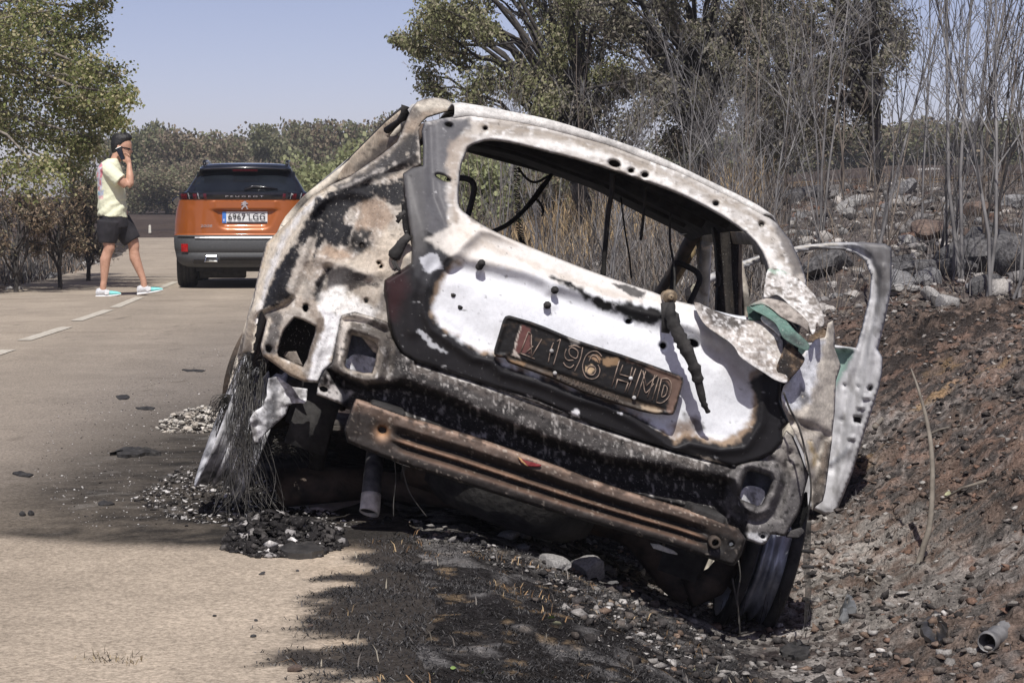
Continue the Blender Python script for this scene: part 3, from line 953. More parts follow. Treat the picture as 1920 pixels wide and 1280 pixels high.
# ---------------------------------------------------------------- left quarter panel
quarter_out = [(772,202),(782,191),(796,185),(816,183),(835,186),(847,192),(856,206),(830,212),(801,221),(789,232),(785,247),(789,280),(791,312),(775,318),(760,326),(764,352),(772,400),(780,456),(782,500),(730,526),(730,550),(734,601),(745,636),(757,660),(785,682),(760,690),(700,660),(650,596),(640,600),(632,640),(624,682),(607,697),(597,718),(571,716),(543,704),(515,683),(492,666),(488,650),(500,600),(491,583),(483,593),(479,619),(475,660),(454,660),(463,597),(475,560),(480,531),(490,490),(499,456),(517,438),(545,411),(566,387),(586,366),(620,347),(655,332),(680,314),(710,294),(744,267),(752,250),(762,225)]
quarter_out = np.array(quarter_out, float)
lamp_hole = y4([(1040,225),(1140,255),(1290,335),(1280,420),(1220,600),(1190,720),(1140,815),(1040,770),(850,690),(835,640),(870,500),(905,400),(930,355)])
q_holes = [lamp_hole, y4([(1140,100),(1155,70),(1190,68),(1203,95),(1200,130),(1180,160),(1155,150),(1140,125)]), y4([(700,570),(720,555),(760,575),(765,605),(745,645),(720,645),(700,620)]), y3([(1320,810),(1335,800),(1350,810),(1345,830),(1325,838)]), y3([(1340,845),(1360,832),(1375,845),(1365,865),(1345,868)]), y3([(1150,640),(1165,622),(1185,640),(1180,665),(1155,665)]), y3([(1195,1185),(1210,1170),(1225,1190),(1215,1215),(1198,1210)])]
skin_edge = [(700,330),(640,352),(600,375),(580,398),(560,440),(540,490),(520,540),(506,580),(492,584)]     # where outer skin turns into the inner sheet
def quarter_f(P):
    L = WL(P[:, 0], P[:, 1], .2)
    r, u = L[:, 0] - RC, L[:, 2]
    f = .06 + 1.35 * np.clip(-r - .48, 0, None) ** 2 * 1.0 + .5 * np.clip(u - .12, 0, None)
    f += .10 * np.clip(-.2 - u, 0, None)
    # outer skin sweeps away forward
    d = seg_dist(P, np.array(skin_edge))[0]
    left = inside(P, np.array([(790,180),(860,180),(860,212),(780,240),(770,290),(700,334)] + skin_edge[1:] + [(480,600),(470,670),(440,670),(440,500),(480,430),(600,340),(700,280)]))
    f = f + np.where(left, .0016 * d * sstep(0, 25, d), 0) - .016 * np.exp(-(d / 9) ** 2)
    # soft pressings of the inner sheet
    f -= groove(P, y3([(720,170),(640,420),(560,700),(500,900),(420,1100)]), 16, .02)
    f += groove(P, y3([(760,300),(720,560),(640,820),(590,1000),(540,1120)]), 9, .014)
    f -= groove(P, y3([(1130,250),(1110,400),(1060,520),(1040,640)]), 7, .014)
    f += groove(P, y3([(1220,420),(1200,560),(1160,680)]), 26, .022)
    f -= groove(P, y3([(730,780),(900,810),(1050,860),(1220,940)]), 10, .014)
    f += groove(P, y3([(830,870),(800,980),(740,1060),(710,1180)]), 8, .022)
    f += groove(P, y3([(1040,1080),(1150,1000),(1320,1020)]), 14, .012)
    f += groove(P, y3([(900,420),(1000,330),(1300,160)]), 26, .016)
    f -= groove(P, y3([(690,300),(800,180),(1000,110),(1240,130)]), 12, .016)
    f += groove(P, [(700,330),(740,322),(775,316)], 8, .012)
    f -= groove(P, [(660,345),(700,322),(745,300),(775,285)], 14, .018)
    f -= groove(P, y2([(830,330),(900,255),(1080,200),(1250,180)]), 5, .014)
    f -= groove(P, y2([(812,330),(805,450),(805,640),(815,800)]), 3, .012)
    f -= groove(P, y4([(1430,150),(1400,400),(1300,700),(1230,950)]), 9, .014)
    f += groove(P, y4([(1010,0),(920,90),(650,180)]), 5, .03)
    f -= .016 * np.exp(-((P[:, 0] - 800) ** 2 / 40 ** 2 + (P[:, 1] - 205) ** 2 / 22 ** 2))
    f += .005 * fbm(P / 30., 3, 33) + .0012 * fbm(P / 8., 3, 34)
    return f
def quarter_c(P):
    return layers(P, (170, 163, 154), [
        ('n', (46, 30, .1), (158, 146, 134), 5, 0, .75),
        ('n', (14, 10, .3), (112, 104, 98), 2.5, 0, .6),
        ('n', (10, 8, .38), (224, 220, 214), 2, 0, .6),
        # outer skin: cream with warm edge
        ('p', [(620,347),(700,305),(640,352),(580,398),(545,470),(506,560),(480,660),(440,670),(470,540),(500,450),(560,390)], (206, 196, 180), 6, 4, 1),
        ('l', [(600,372),(566,400),(530,450),(500,530),(484,600)], (226, 224, 222), 4, 6, .85, 5),
        ('l', [(616,350),(586,368),(545,413),(503,457),(492,500)], (198, 176, 140), 4, 3, .6, 2),
        # pillar
        ('p', y2([(720,140),(780,70),(1000,20),(1200,80),(1255,165),(900,260),(820,330),(790,430),(790,800),(600,900),(300,1010),(0,1100),(0,960),(300,780),(570,560),(600,400)]), (104, 98, 92), 5, 7, .95),
        ('p', y2([(740,130),(800,60),(1000,20),(1200,80),(1250,160),(1000,190),(850,200)]), (208, 200, 186), 7, 8, .85),
        ('p', y2([(820,200),(1000,150),(1240,180),(900,270),(820,330),(700,420),(620,480),(680,330)]), (150, 136, 122), 8, 10, .8),
        ('p', y2([(560,590),(700,480),(790,440),(790,800),(600,900),(300,1010),(0,1130),(-200,1200),(-200,1080),(0,1010),(300,830)]), (64, 63, 64), 5, 6, .95),
        ('l', [(640,352),(690,330),(740,306)], (190, 184, 178), 3, 8, .6, 2),
        # black soot streams
        ('p', y3([(700,180),(860,120),(1000,70),(1300,30),(1600,-30),(1600,210),(1500,240),(1400,220),(1320,150),(1230,170),(1180,230),(1080,250),(980,340),(1010,420),(1080,440),(1060,520),(1020,640),(900,660),(800,600),(740,640),(700,760),(650,800),(700,640),(720,560),(640,560),(560,640),(520,760),(480,880),(400,1080),(480,1130),(340,1230),(170,1280),(200,1150),(300,930),(400,760),(500,620),(560,500),(640,340)]), (40, 40, 43), 3, 7, 1.0),
        ('p', y3([(1160,430),(1250,500),(1250,640),(1190,720),(1080,720),(1030,620),(1070,520)]), (44, 43, 44), 6, 7, .97),
        ('p', y3([(1180,220),(1320,200),(1440,260),(1470,360),(1420,460),(1250,460),(1130,440),(1110,360),(1150,270)]), (150, 132, 116), 8, 14, .85),
        ('n', (9, 9, .55), (222, 212, 200), 2, 0, .45),
        ('p', y3([(780,640),(900,640),(1020,660),(1060,760),(900,780),(740,760)]), (166, 144, 124), 8, 12, .75),
        ('p', y3([(1250,680),(1400,480),(1580,480),(1640,700),(1560,880),(1380,960),(1200,900),(900,810),(1100,780)]), (196, 184, 168), 8, 8, .8),
        ('p', y3([(820,850),(1050,880),(1230,940),(1160,1000),(1040,1080),(1000,1040),(860,1080),(790,1080),(820,960)]), (62, 60, 62), 4, 8, .9),
        ('p', y3([(700,1010),(830,860),(850,880),(760,1080),(740,1210),(690,1190)]), (44, 43, 46), 3, 5, .95),
        ('p', y3([(740,1130),(900,1060),(1020,1030),(1000,1120),(1200,1200),(1330,1260),(1300,1420),(900,1420),(760,1340)]), (232, 230, 226), 6, 10, .95),
        ('p', y3([(1020,1080),(1120,1010),(1330,1020),(1390,1040),(1350,1190),(1290,1260),(1200,1240),(1100,1130)]), (160, 150, 138), 7, 10, .85),
        ('l', y3([(1040,1090),(1120,1020),(1330,1030)]), (50, 48, 48), 3, 8, .85, 3),
        ('p', y3([(1330,1200),(1390,1040),(1420,1280),(1300,1290)]), (120, 116, 112), 7, 6, .8),
        # lamp bay
        ('p', y4([(640,170),(780,150),(900,160),(860,380),(820,640),(760,690),(640,660),(700,450),(760,240)]), (82, 80, 80), 5, 6, .85),
        ('p', y4([(690,240),(760,220),(740,320),(640,640),(610,640)]), (222, 212, 196), 3, 3, .9),
        ('p', y4([(660,680),(820,690),(1040,790),(1140,830),(1180,960),(1160,1000),(980,920),(800,790)]), (150, 132, 112), 4, 6, .75),
        ('p', y4([(1330,100),(1600,200),(1570,400),(1500,640),(1460,780),(1330,1010),(1200,1000),(1240,760),(1310,560),(1400,300)]), (234, 234, 236), 4, 7, .95),
        ('n', (7, 7, .6), (46, 42, 40), 1.5, 0, .6),
        ('p', y4([(1300,260),(1380,200),(1400,300),(1340,420),(1290,560),(1230,760),(1180,800),(1230,600),(1290,400)]), (98, 86, 76), 4, 7, .7),
    ], 500)
quarter = panel('quarter_panel', quarter_out, quarter_f, quarter_c, q_holes, 2.5, M_burnt, edge=(5, .014), hedge=(4, .012), thick=.003)
tag(quarter, 'scorched rear quarter panel with empty lamp opening, cream outer skin and soot streams')
# lamp-bay box behind the opening, flap of bent metal in it
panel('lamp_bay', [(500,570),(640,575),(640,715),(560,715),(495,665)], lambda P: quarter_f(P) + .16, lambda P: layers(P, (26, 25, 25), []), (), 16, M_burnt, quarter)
panel('bent_flap', y4([(905,680),(930,635),(1055,628),(1080,680),(1140,815),(1000,770)]), lambda P: quarter_f(P) + .07, lambda P: layers(P, (120, 112, 104), []), (), 4, M_burnt, quarter)
# burnt rubber strap and prop hanging across the gap beside the tailgate
mb = MB()
pts = y3([(1640,540),(1580,600),(1530,680),(1490,740),(1460,770)])
mb.tube([wl(x, y, .05) for x, y in pts], [.011, .013, .016, .02, .012], 8)
mb.tube([wl(x, y, .03) for x, y in y3([(1470,790),(1500,860),(1480,890)])], .005, 5)
mb.tube([wl(x, y, .03) for x, y in y3([(1490,800),(1530,880),(1550,890)])], .005, 5)
mb.build('burnt_strap', M_soot, quarter)
mb = MB()
mb.tube([wl(x, y, .03) for x, y in y3([(1510,365),(1550,345),(1600,300)])], .006, 5)
mb.tube([wl(x, y, .03) for x, y in y3([(1515,410),(1560,350),(1545,310)])], .006, 5)
mb.build('clip', M_soot, quarter)
panel('hinge_strut', y3([(1560,200),(1615,200),(1625,420),(1650,540),(1690,800),(1660,860),(1600,560),(1570,400)]), .09, lambda P: layers(P, (40, 39, 40), []), (), 3.5, M_burnt, quarter, thick=.012)
panel('pillar_gap_lining', y3([(1300,60),(1600,-60),(1600,240),(1480,250),(1350,180),(1290,110)]), lambda P: quarter_f(P) + .02, lambda P: layers(P, (40, 38, 36), [('n', (14, 12, .35), (120, 104, 84), 2, 0, .7)]), (), 4, M_burnt, quarter)

# ---------------------------------------------------------------- roof
roof_px = catmull([(846,194),(862,193),(879,196),(938,207),(1049,232),(1160,272),(1243,302),(1334,349),(1429,396),(1456,418)], False, 6)
rear = WL(roof_px[:, 0], roof_px[:, 1], .36)
seam_px = catmull([(852,218),(866,215),(883,214),(938,222),(1017,236),(1136,268),(1210,296),(1275,321),(1374,369),(1433,401)], False, 6)
seam = WL(seam_px[:, 0], seam_px[:, 1], base_f(seam_px))
rows = [[Vector(p) + Vector((0, .012, -.012)) for p in seam], [Vector(p) for p in seam]]
rows += [[Vector(a).lerp(Vector(b), t) + Vector((0, -.006 * math.sin(t * 3.1), .012 * math.sin(t * 3.1))) for a, b in zip(seam, rear)] for t in (.2, .4, .6, .8, 1)]
hl = WL(np.array([815., 1340.]), np.array([262., 420.]), 1.8)
for f_, d in ((.5, -.004), (.75, -.006), (1.1, -.012), (1.5, -.03), (1.78, -.06)):
    t = (f_ - .36) / 1.42
    row = []
    for p in rear:
        rr_ = RC - .03 + (p[0] - RC + .03) * (1 - .05 * t)
        row.append(Vector((rr_, f_, p[2] + d)))
    rows.append(row)
mb = MB(); mb.grid(rows)
me = mb.mesh('roof', M_burnt)
co = np.array([v.co[:] for v in me.vertices])
n = fbm(co[:, :2] * 9, 4, 71)
c = np.array(lin((202, 200, 196))) * np.ones((len(co), 1)); c = c * (1 - .5 * sstep(.2, .6, n))[:, None]
a = (sstep(.30, .2, co[:, 1]) * .35)[:, None]; c = c * (1 - a) + np.array(lin((150, 138, 124))) * a
set_col(me, c)
roof = solid(link('roof', me, wreck), .006, -1)
tag(roof, 'roof skin burnt to bare white metal')
# sooty underside of the roof: ribs and windscreen header
for f_, hh in ((.75, .03), (1.2, .03), (1.55, .03)):
    mb = MB(); mb.tube([Vector((p[0] * .97, f_, p[2] - .035)) for p in rear[4:-4:4]], [.03] * len(rear[4:-4:4]), 6, flat=.5)
    mb.build('roof_rib', M_soot, roof)
hd = catmull([(812,262),(875,284),(1000,318),(1100,346),(1200,376),(1290,400),(1345,424)], False, 6)
low = WL(hd[:, 0], hd[:, 1], 1.78)
rows = [[Vector(p) + Vector((0, -.18, .11)) for p in low], [Vector(p) + Vector((0, -.05, .05)) for p in low], [Vector(p) for p in low], [Vector(p) + Vector((0, .05, .0)) for p in low], [Vector(p) + Vector((0, .06, .06)) for p in low]]
mb = MB(); mb.grid(rows); solid(mb.build('windscreen_header', M_soot, roof), .004)
under = [[Vector((p[0], f_, p[2] + d)) for p in rear] for f_, d in ((.44, -.03), (.7, -.028), (1.1, -.034), (1.5, -.05), (1.76, -.075))]
mb = MB(); mb.grid(under); mb.build('headlining', M_soot, roof)

# ---------------------------------------------------------------- curled skin of the right rear wing
def curl(name, pts, f, col, seed, thick=.002, step=2.6, wob=.004, label=None):
    o = panel(name, catmull(pts, True, 3), f, col, (), step, M_burnt, wreck, thick=thick, seed=seed, wob=wob)
    if label: o['label'] = label
    return o
ASH = lambda seed, dk=.15: (lambda P: layers(P, (196, 192, 188), [('n', (9, 7, -.05 + dk), (112, 104, 98), 2, 0, .85), ('n', (26, 20, .25), (86, 80, 76), 5, 0, .7), ('n', (6, 5, .35), (226, 224, 222), 1.5, 0, .8)], seed))
S1 = [(1302,566),(1340,582),(1375,594),(1404,600),(1428,602),(1447,611),(1461,624),(1467,638),(1468,662),(1464,690),(1476,706),(1474,718),(1454,712),(1434,699),(1408,683),(1388,668),(1378,651),(1364,638),(1340,622),(1318,603)]
def s1f(P):
    top = np.array([(1302,566),(1375,594),(1428,602),(1461,624),(1468,640)])
    d = seg_dist(P, top)[0]
    return base_f(P) - .012 - .10 * np.sin(np.clip(d / 100, 0, 1.4)) + .03 * sstep(70, 110, d)
curl('peeled_skin', S1, s1f, lambda P: layers(P, (184, 178, 172), [('n', (8, 6, .05), (128, 118, 110), 2, 0, .8), ('p', [(1300,560),(1400,590),(1400,612),(1360,615),(1335,610)], (70, 66, 64), 8, 9, .85), ('n', (6, 5, .3), (228, 226, 224), 1.5, 0, .8), ('l', [(1364,638),(1388,668),(1434,699),(1474,718)], (206, 204, 202), 3, 3, .8, 4)], 700), 1, label='broad flap of ash-grey metal peeled off the rear wing')
curl('peeled_skin', y6([(490,820),(530,745),(600,790),(665,855),(680,890),(640,960),(560,1050),(525,1085),(480,1030),(440,960)]), lambda P: base_f(P) - .07, lambda P: layers(P, (62, 54, 48), [('n', (8, 7, .2), (128, 108, 88), 2, 0, .8), ('p', y6([(440,950),(500,840),(560,880),(560,1050),(500,1050)]), (38, 36, 36), 5, 5, .9)], 720), 2, label='dark brown fold of torn metal below the grey flap')
GREEN = (104, 132, 122)
curl('peeled_skin', y6([(345,362),(420,368),(520,400),(650,500),(740,600),(772,632),(745,675),(690,640),(640,595),(560,560),(480,520),(400,450),(310,408),(205,428),(250,395)]), lambda P: base_f(P) - .045 - .03 * np.sin((P[:, 1] - 560) / 22.), lambda P: layers(P, (168, 160, 152), [('n', (8, 5, .05), (112, 104, 98), 2, 0, .8), ('p', y6([(200,420),(300,400),(400,440),(330,420),(240,440)]), GREEN, 4, 4, .8)], 740), 3, label='narrow curled strip of grey metal with a green edge')
curl('peeled_skin', y6([(205,425),(310,410),(400,450),(500,530),(600,640),(690,720),(722,770),(700,808),(610,775),(500,700),(470,650),(430,575),(330,505),(260,470)]), lambda P: base_f(P) - .052 - .05 * sstep(560, 650, P[:, 1]), lambda P: layers(P, GREEN, [('n', (18, 14, .2), (128, 148, 140), 5, 0, .6), ('p', y6([(470,660),(600,660),(720,770),(700,808),(600,780)]), (56, 58, 58), 12, 6, .9)], 750), 4, label='green-painted strip of metal curling out of the torn wing')
curl('peeled_skin', y6([(187,428),(250,468),(318,512),(310,545),(205,545),(195,500)]), lambda P: base_f(P) - .02, lambda P: layers(P, (70, 92, 84), [], 755), 5, label='dark green inner face of the torn wing')
curl('peeled_skin', y6([(310,550),(330,505),(430,575),(468,650),(470,690),(420,640)]), lambda P: base_f(P) - .03, lambda P: layers(P, (232, 232, 230), [('n', (10, 8, .4), (170, 170, 160), 3, 0, .6)], 757), 6, label='white scrap of metal under the green strip')
curl('peeled_skin', y6([(365,115),(430,105),(510,130),(600,170),(700,260),(770,340),(820,440),(846,540),(838,598),(800,600),(785,560),(770,640),(740,668),(700,570),(600,478),(520,388),(440,330),(360,358),(330,335),(340,230)]), lambda P: base_f(P) - .035 - .05 * np.clip((P[:, 0] - 1430) / 110, 0, 1) ** 1.5 * sstep(500, 600, P[:, 1]), lambda P: layers(P, (196, 192, 188), [('n', (10, 5, -.05), (104, 96, 88), 2, 0, .85), ('p', y6([(360,110),(500,120),(560,150),(420,150)]), (170, 196, 180), 3, 4, .8), ('n', (7, 5, .3), (234, 233, 231), 1.5, 0, .85), ('l', y6([(440,325),(520,385),(700,560)]), (214, 212, 208), 3, 3, .8, 3)], 760), 7, label='mottled grey and white hood of metal bulging from the rear pillar')

# ---------------------------------------------------------------- right wing below the curls
rw_out = y7([(360,180),(385,100),(450,35),(470,-60),(560,-180),(640,-270),(720,-290),(740,-400),(775,-420),(790,-330),(790,-200),(840,-60),(800,60),(797,140),(792,300),(772,470),(768,545),(755,640),(735,800),(715,940),(695,1020),(640,1060),(612,1105),(604,900),(596,800),(560,760),(545,650),(505,560),(455,440),(430,390),(372,275)])
rw_out = np.array(rw_out)
def rw_f(P):
    t = (P[:, 0] - 1465) / 95
    f = .03 + .13 * np.clip(t, 0, 1.3) ** 1.6 + .02 * np.clip(t, 0, 1)
    f -= groove(P, y7([(370,200),(440,320),(500,440),(560,620),(590,800)]), 5, .018)
    f += groove(P, y7([(460,380),(560,430),(680,470),(740,500)]), 8, .02)
    f -= groove(P, y7([(640,40),(600,200),(600,330)]), 14, .014)
    f += groove(P, y7([(690,540),(660,640),(640,760),(640,900)]), 9, .03)
    return f + .006 * fbm(P / 16., 3, 35)
rw_c = lambda P: layers(P, (202, 194, 182), [
    ('n', (24, 18, .1), (176, 168, 158), 5, 0, .7),
    ('p', y7([(360,180),(450,30),(470,-60),(640,-300),(700,-250),(640,60),(600,200),(560,260),(460,280),(400,270)]), (222, 224, 230), 6, 8, .9),
    ('p', y7([(515,100),(590,150),(590,220),(540,260),(510,240)]), (92, 90, 92), 6, 7, .85),
    ('p', y7([(440,330),(560,400),(700,480),(760,500),(720,540),(600,470),(500,430)]), (92, 84, 76), 5, 8, .75),
    ('l', y7([(590,560),(630,660),(620,740)]), (206, 180, 128), 4, 6, .8, 4),
    ('p', y7([(690,520),(770,540),(735,800),(700,1020),(610,1110),(600,860),(650,760)]), (64, 58, 54), 6, 8, .9),
    ('l', y7([(720,560),(700,740),(690,860)]), (120, 108, 96), 4, 6, .6, 4),
    ('p', y7([(740,-400),(790,-330),(840,-60),(790,-40),(740,-200)]), (130, 126, 122), 4, 6, .6),
], 800)
rwing = panel('rear_wing', rw_out, rw_f, rw_c, [y7(ell(535, 185, 14, 14)), y7(ell(603, 538, 8, 8))], 3.6, M_burnt, thick=.003)
tag(rwing, 'torn right rear wing scorched cream and grey')

# ---------------------------------------------------------------- lower rear panel with lamp pockets
rp_out = [(640,591),(665,584),(700,594),(727,604),(737,636),(751,661),(779,677),(800,683),(903,717),(1006,748),(1109,793),(1212,828),(1316,858),(1377,873),(1420,862),(1450,846),(1462,828),(1474,806),(1487,817),(1499,844),(1508,870),(1517,889),(1510,915),(1499,960),(1472,1005),(1446,1001),(1440,1014),(1428,1022),(1401,1012),(1300,990),(1180,955),(1030,905),(890,855),(760,812),(670,785),(655,768),(640,758),(617,749),(593,740),(597,718),(607,697),(622,682),(630,640)]
rp_out = np.array(rp_out, float)
pockL = [(660,628),(684,634),(704,643),(707,653),(703,680),(697,698),(682,699),(650,690),(647,684),(653,660)]
pockR = zE([(592,437),(610,434),(700,462),(710,480),(690,540),(660,600),(640,608),(560,575),(552,560),(575,480)])
lip_low = [(610,690),(640,700),(689,722),(725,718),(758,714),(827,739),(880,762),(937,788),(1006,814),(1075,838),(1140,860),(1212,870),(1300,888),(1356,896)]
tabL = [(597,718),(593,740),(617,749),(640,758),(660,735),(620,722)]
def rp_f(P):
    L = WL(P[:, 0], P[:, 1], 0.0)
    r, u = L[:, 0] - RC, L[:, 2]
    f = .03 + .9 * np.clip(np.abs(r) - .5, 0, None) ** 2 + 0 * u
    poly = np.array(lip_low + [(1377,900),(1400,960),(1400,1040),(640,820),(640,740)])
    s = sdist(P, poly)
    f += .085 * sstep(4, -14, s)                     # cavity below the lip
    d = seg_dist(P, np.array(lip_low))[0]
    f -= .020 * np.exp(-((d - 10) / 14) ** 2) * (s > 0)
    f += .05 * sstep(30, 70, -s) * -1 * 1.0          # bottom comes back out towards the beam
    f += groove(P, [(779,681),(903,721),(1109,797),(1316,862),(1377,876)], 3, .03)
    for pk in (pockL, pockR):
        s2 = sdist(P, np.array(pk))
        f -= .022 * np.exp(-((s2 - 12) / 9) ** 2)
        f += .010 * np.exp(-((s2 - 30) / 7) ** 2)
    f += groove(P, [(650,600),(690,612),(720,622)], 6, .014)
    f += groove(P, y7([(430,640),(400,800),(360,1000),(330,1150)]), 8, .016)
    f -= groove(P, y7([(300,620),(330,760),(300,1000)]), 9, .008)
    return f + .003 * fbm(P / 22., 3, 36) + .001 * fbm(P / 7., 3, 37)
rp_c = lambda P: layers(P, (66, 63, 62), [
    ('n', (30, 14, .1), (44, 42, 42), 4, 0, .8),
    ('p', [(625,585),(735,590),(740,660),(730,715),(690,722),(625,700)], (108, 102, 96), 6, 10, .8),
    ('p', [(632,600),(665,586),(700,596),(690,606),(660,604),(645,640),(636,680)], (208, 200, 190), 5, 7, .9),
    ('l', pockL + [pockL[0]], (170, 160, 148), 4, 5, .8, 6),
    ('p', [(600,700),(640,700),(680,725),(700,760),(640,760),(595,742)], (54, 52, 52), 5, 5, .8),
    ('p', tabL, (206, 202, 198), 4, 6, .8),
    ('l', [(780,690),(903,730),(1006,764),(1109,806),(1212,842),(1316,874)], (96, 90, 86), 5, 7, .85, 8),
    ('l', [(785,686),(903,724),(1006,757),(1109,800),(1212,836),(1330,868)], (196, 192, 188), 2, 5, .8, 1.5),
    ('p', lip_low + [(1380,930),(1380,985),(1033,880),(760,790)], (40, 39, 39), 4, 6, .8),  # cavity below the lip painted darker: its shadow is in the colour
    ('n', (7, 16, .48), (186, 182, 178), 1.6, 0, .8),
    ('p', [(1380,862),(1450,840),(1480,800),(1520,890),(1475,1005),(1400,1000),(1360,950),(1370,900)], (112, 109, 108), 8, 10, .9),
    ('p', [(1440,820),(1475,800),(1500,860),(1500,900),(1470,880)], (168, 162, 154), 7, 9, .7),
    ('l', pockR + [pockR[0]], (70, 68, 68), 4, 4, .8, 5),
    ('p', [(1398,998),(1446,1001),(1440,1016),(1428,1022),(1401,1012)], (216, 216, 218), 3, 4, .9),
    ('n', (8, 7, .5), (180, 176, 172), 1.6, 0, .5),
    ('n', (8, 8, .42), (34, 32, 32), 1.6, 0, .8),
], 900)
rpan = panel('rear_panel', rp_out, rp_f, rp_c, [pockL, pockR, y4([(1340,1060),(1380,1045),(1440,1075),(1430,1110),(1390,1120),(1345,1095)]), ell(1430,1005,4,4)], 2.6, M_burnt, edge=(4, .012), hedge=(4, .014), thick=.003)
tag(rpan, 'blackened lower rear panel with two lamp pockets')
# things seen through the lamp pockets
for pk, q in ((pockL, [(645,700),(650,680),(664,664),(690,668),(706,676),(704,706),(680,712)]), (pockR, [(1384,945),(1392,918),(1410,910),(1432,920),(1430,945),(1410,960)])):
    pk = np.array(pk); c0 = pk.mean(0)
    panel('pocket_back', [tuple(c0 + (p - c0) * 1.8) for p in pk], lambda P: rp_f(P) * 0 + .17, lambda P: layers(P, (120, 124, 134), [('n', (16, 60, .1), (70, 72, 80), 4, 0, .8)]), (), 8, M_burnt, rpan)
    panel('pocket_bracket', catmull(q, True, 3), lambda P: rp_f(P) * 0 + .10 - .02 * np.sin((P[:, 0] - 640) / 9.), lambda P: layers(P, (222, 222, 224), [('n', (9, 9, .25), (90, 86, 84), 2, 0, .7)], 920), (), 3.6, M_burnt, rpan)

# ---------------------------------------------------------------- bumper beam
beam_top = [(665,750),(674,748),(720,764),(758,778),(827,799),(896,820),(1033,868),(1110,897),(1180,921),(1274,949),(1330,968),(1385,990)]
beam_bot = [(651,829),(690,846),(724,859),(775,877),(827,893),(930,926),(1033,958),(1110,980),(1180,1000),(1274,1027),(1330,1047),(1370,1060)]
bt = catmull(beam_top, False, 5); bb = catmull(beam_bot, False, 5)
beam_out = [(650,790)] + [tuple(p) for p in bt] + [(1399,1010),(1390,1040),(1378,1059)] + [tuple(p) for p in bb[::-1]] + [(645,806)]
def beam_v(P):
    d1, _, a = seg_dist(P, bt); d2 = seg_dist(P, bb)[0]
    return d1 / (d1 + d2 + 1e-6), a
def beam_f(P):
    v, a = beam_v(P)
    prof = np.interp(v, [0, .06, .26, .36, .44, .52, .58, .64, .70, .78, .86, .96, 1], [.03, .0, -.004, .016, .034, .006, .002, .030, .012, -.002, -.004, .0, .02])
    ends = sstep(728, 762, P[:, 0]) * sstep(1338, 1300, P[:, 0])
    flat = np.interp(v, [0, .06, .94, 1], [.03, 0, 0, .02])
    bow = .05 * np.abs(a - .5) ** 2 * 2
    h = 0
    for x, y, s in ((717, 806, 16), (1340, 1016, 15)):
        dd = np.hypot(P[:, 0] - x, P[:, 1] - y)
        h = h + .014 * np.exp(-(dd / s) ** 2)
    return -.085 + flat * (1 - ends) + prof * ends + bow + h + .003 * fbm(P / 16., 3, 40)
def beam_c(P):
    v, a = beam_v(P)
    n = fbm(P / 14., 4, 61); n2 = fbm(P / 5., 3, 62); n3 = fbm(P / np.array([40., 9.]), 3, 63)
    col = np.zeros((len(P), 3)) + np.array(lin((48, 43, 40)))
    def m(c, al):
        nonlocal col
        al = np.clip(al, 0, 1)[:, None]; col = col * (1 - al) + np.array(lin(c)) * al
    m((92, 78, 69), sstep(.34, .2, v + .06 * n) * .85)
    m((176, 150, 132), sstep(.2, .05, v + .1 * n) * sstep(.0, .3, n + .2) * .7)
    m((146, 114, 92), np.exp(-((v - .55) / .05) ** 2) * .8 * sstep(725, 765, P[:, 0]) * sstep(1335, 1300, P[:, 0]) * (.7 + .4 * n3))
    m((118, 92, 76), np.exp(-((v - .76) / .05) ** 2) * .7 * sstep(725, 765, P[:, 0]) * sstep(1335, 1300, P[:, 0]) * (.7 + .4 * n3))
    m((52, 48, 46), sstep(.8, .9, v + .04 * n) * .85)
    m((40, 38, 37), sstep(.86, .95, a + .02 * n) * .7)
    m((40, 38, 38), np.exp(-((v - .44) / .045) ** 2) * .85 * sstep(725, 765, P[:, 0]) * sstep(1335, 1300, P[:, 0]))
    m((40, 38, 38), np.exp(-((v - .65) / .03) ** 2) * .85 * sstep(725, 765, P[:, 0]) * sstep(1335, 1300, P[:, 0]))
    m((196, 184, 170), sstep(.5, .6, n2 + .3 * n) * .6 * (.35 + .8 * sstep(.3, .0, v) + .7 * sstep(.85, 1, v)))
    m((206, 160, 122), np.exp(-(np.hypot(P[:, 0] - 717, P[:, 1] - 812) / 12) ** 2) * .7)
    return col
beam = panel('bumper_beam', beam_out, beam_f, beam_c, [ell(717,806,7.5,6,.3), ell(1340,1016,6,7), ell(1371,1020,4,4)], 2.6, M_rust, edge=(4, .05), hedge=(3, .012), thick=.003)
tag(beam, 'rusty ribbed bumper beam with a hole at each end')
mb = MB(); kp2 = wl(1340, 1016, -.08)
mb.lathe([(.010, -.012), (.016, -.014), (.018, -.004), (.018, .02), (.010, .02), (.010, -.012)], 18, Matrix.Translation(kp2) @ Matrix.Rotation(math.radians(90), 4, 'Z'))
mb.build('tow_socket', M_sootbrown, beam)
M_red = mat_noise('melted_red_plastic', (.10, .015, .015), (.22, .05, .04), 40, .5)
panel('melted_lens_scrap', zB([(1720,860),(1760,880),(1850,905),(1840,915),(1770,912),(1735,890)]), lambda P: beam_f(P) - .008, lambda P: layers(P, (120, 36, 40), [('l', zB([(1720,860),(1770,912)]), (206, 176, 120), 1, 1, .9, 1)]), (), 2, M_rust, beam)
for a_ in ([(1095,878),(1145,892),(1140,916),(1100,905),(1010,878)],):
    panel('torn_tab', zB([(1000,868),(1110,882),(1145,900),(1130,918),(1090,905)]), .0, lambda P: layers(P, (216, 214, 206), []), (), 3, M_burnt, beam)
panel('torn_tab', zE([(105,795),(150,800),(220,830),(255,855),(200,845),(120,820)]), .0, lambda P: layers(P, (226, 224, 216), []), (), 3, M_burnt, beam)
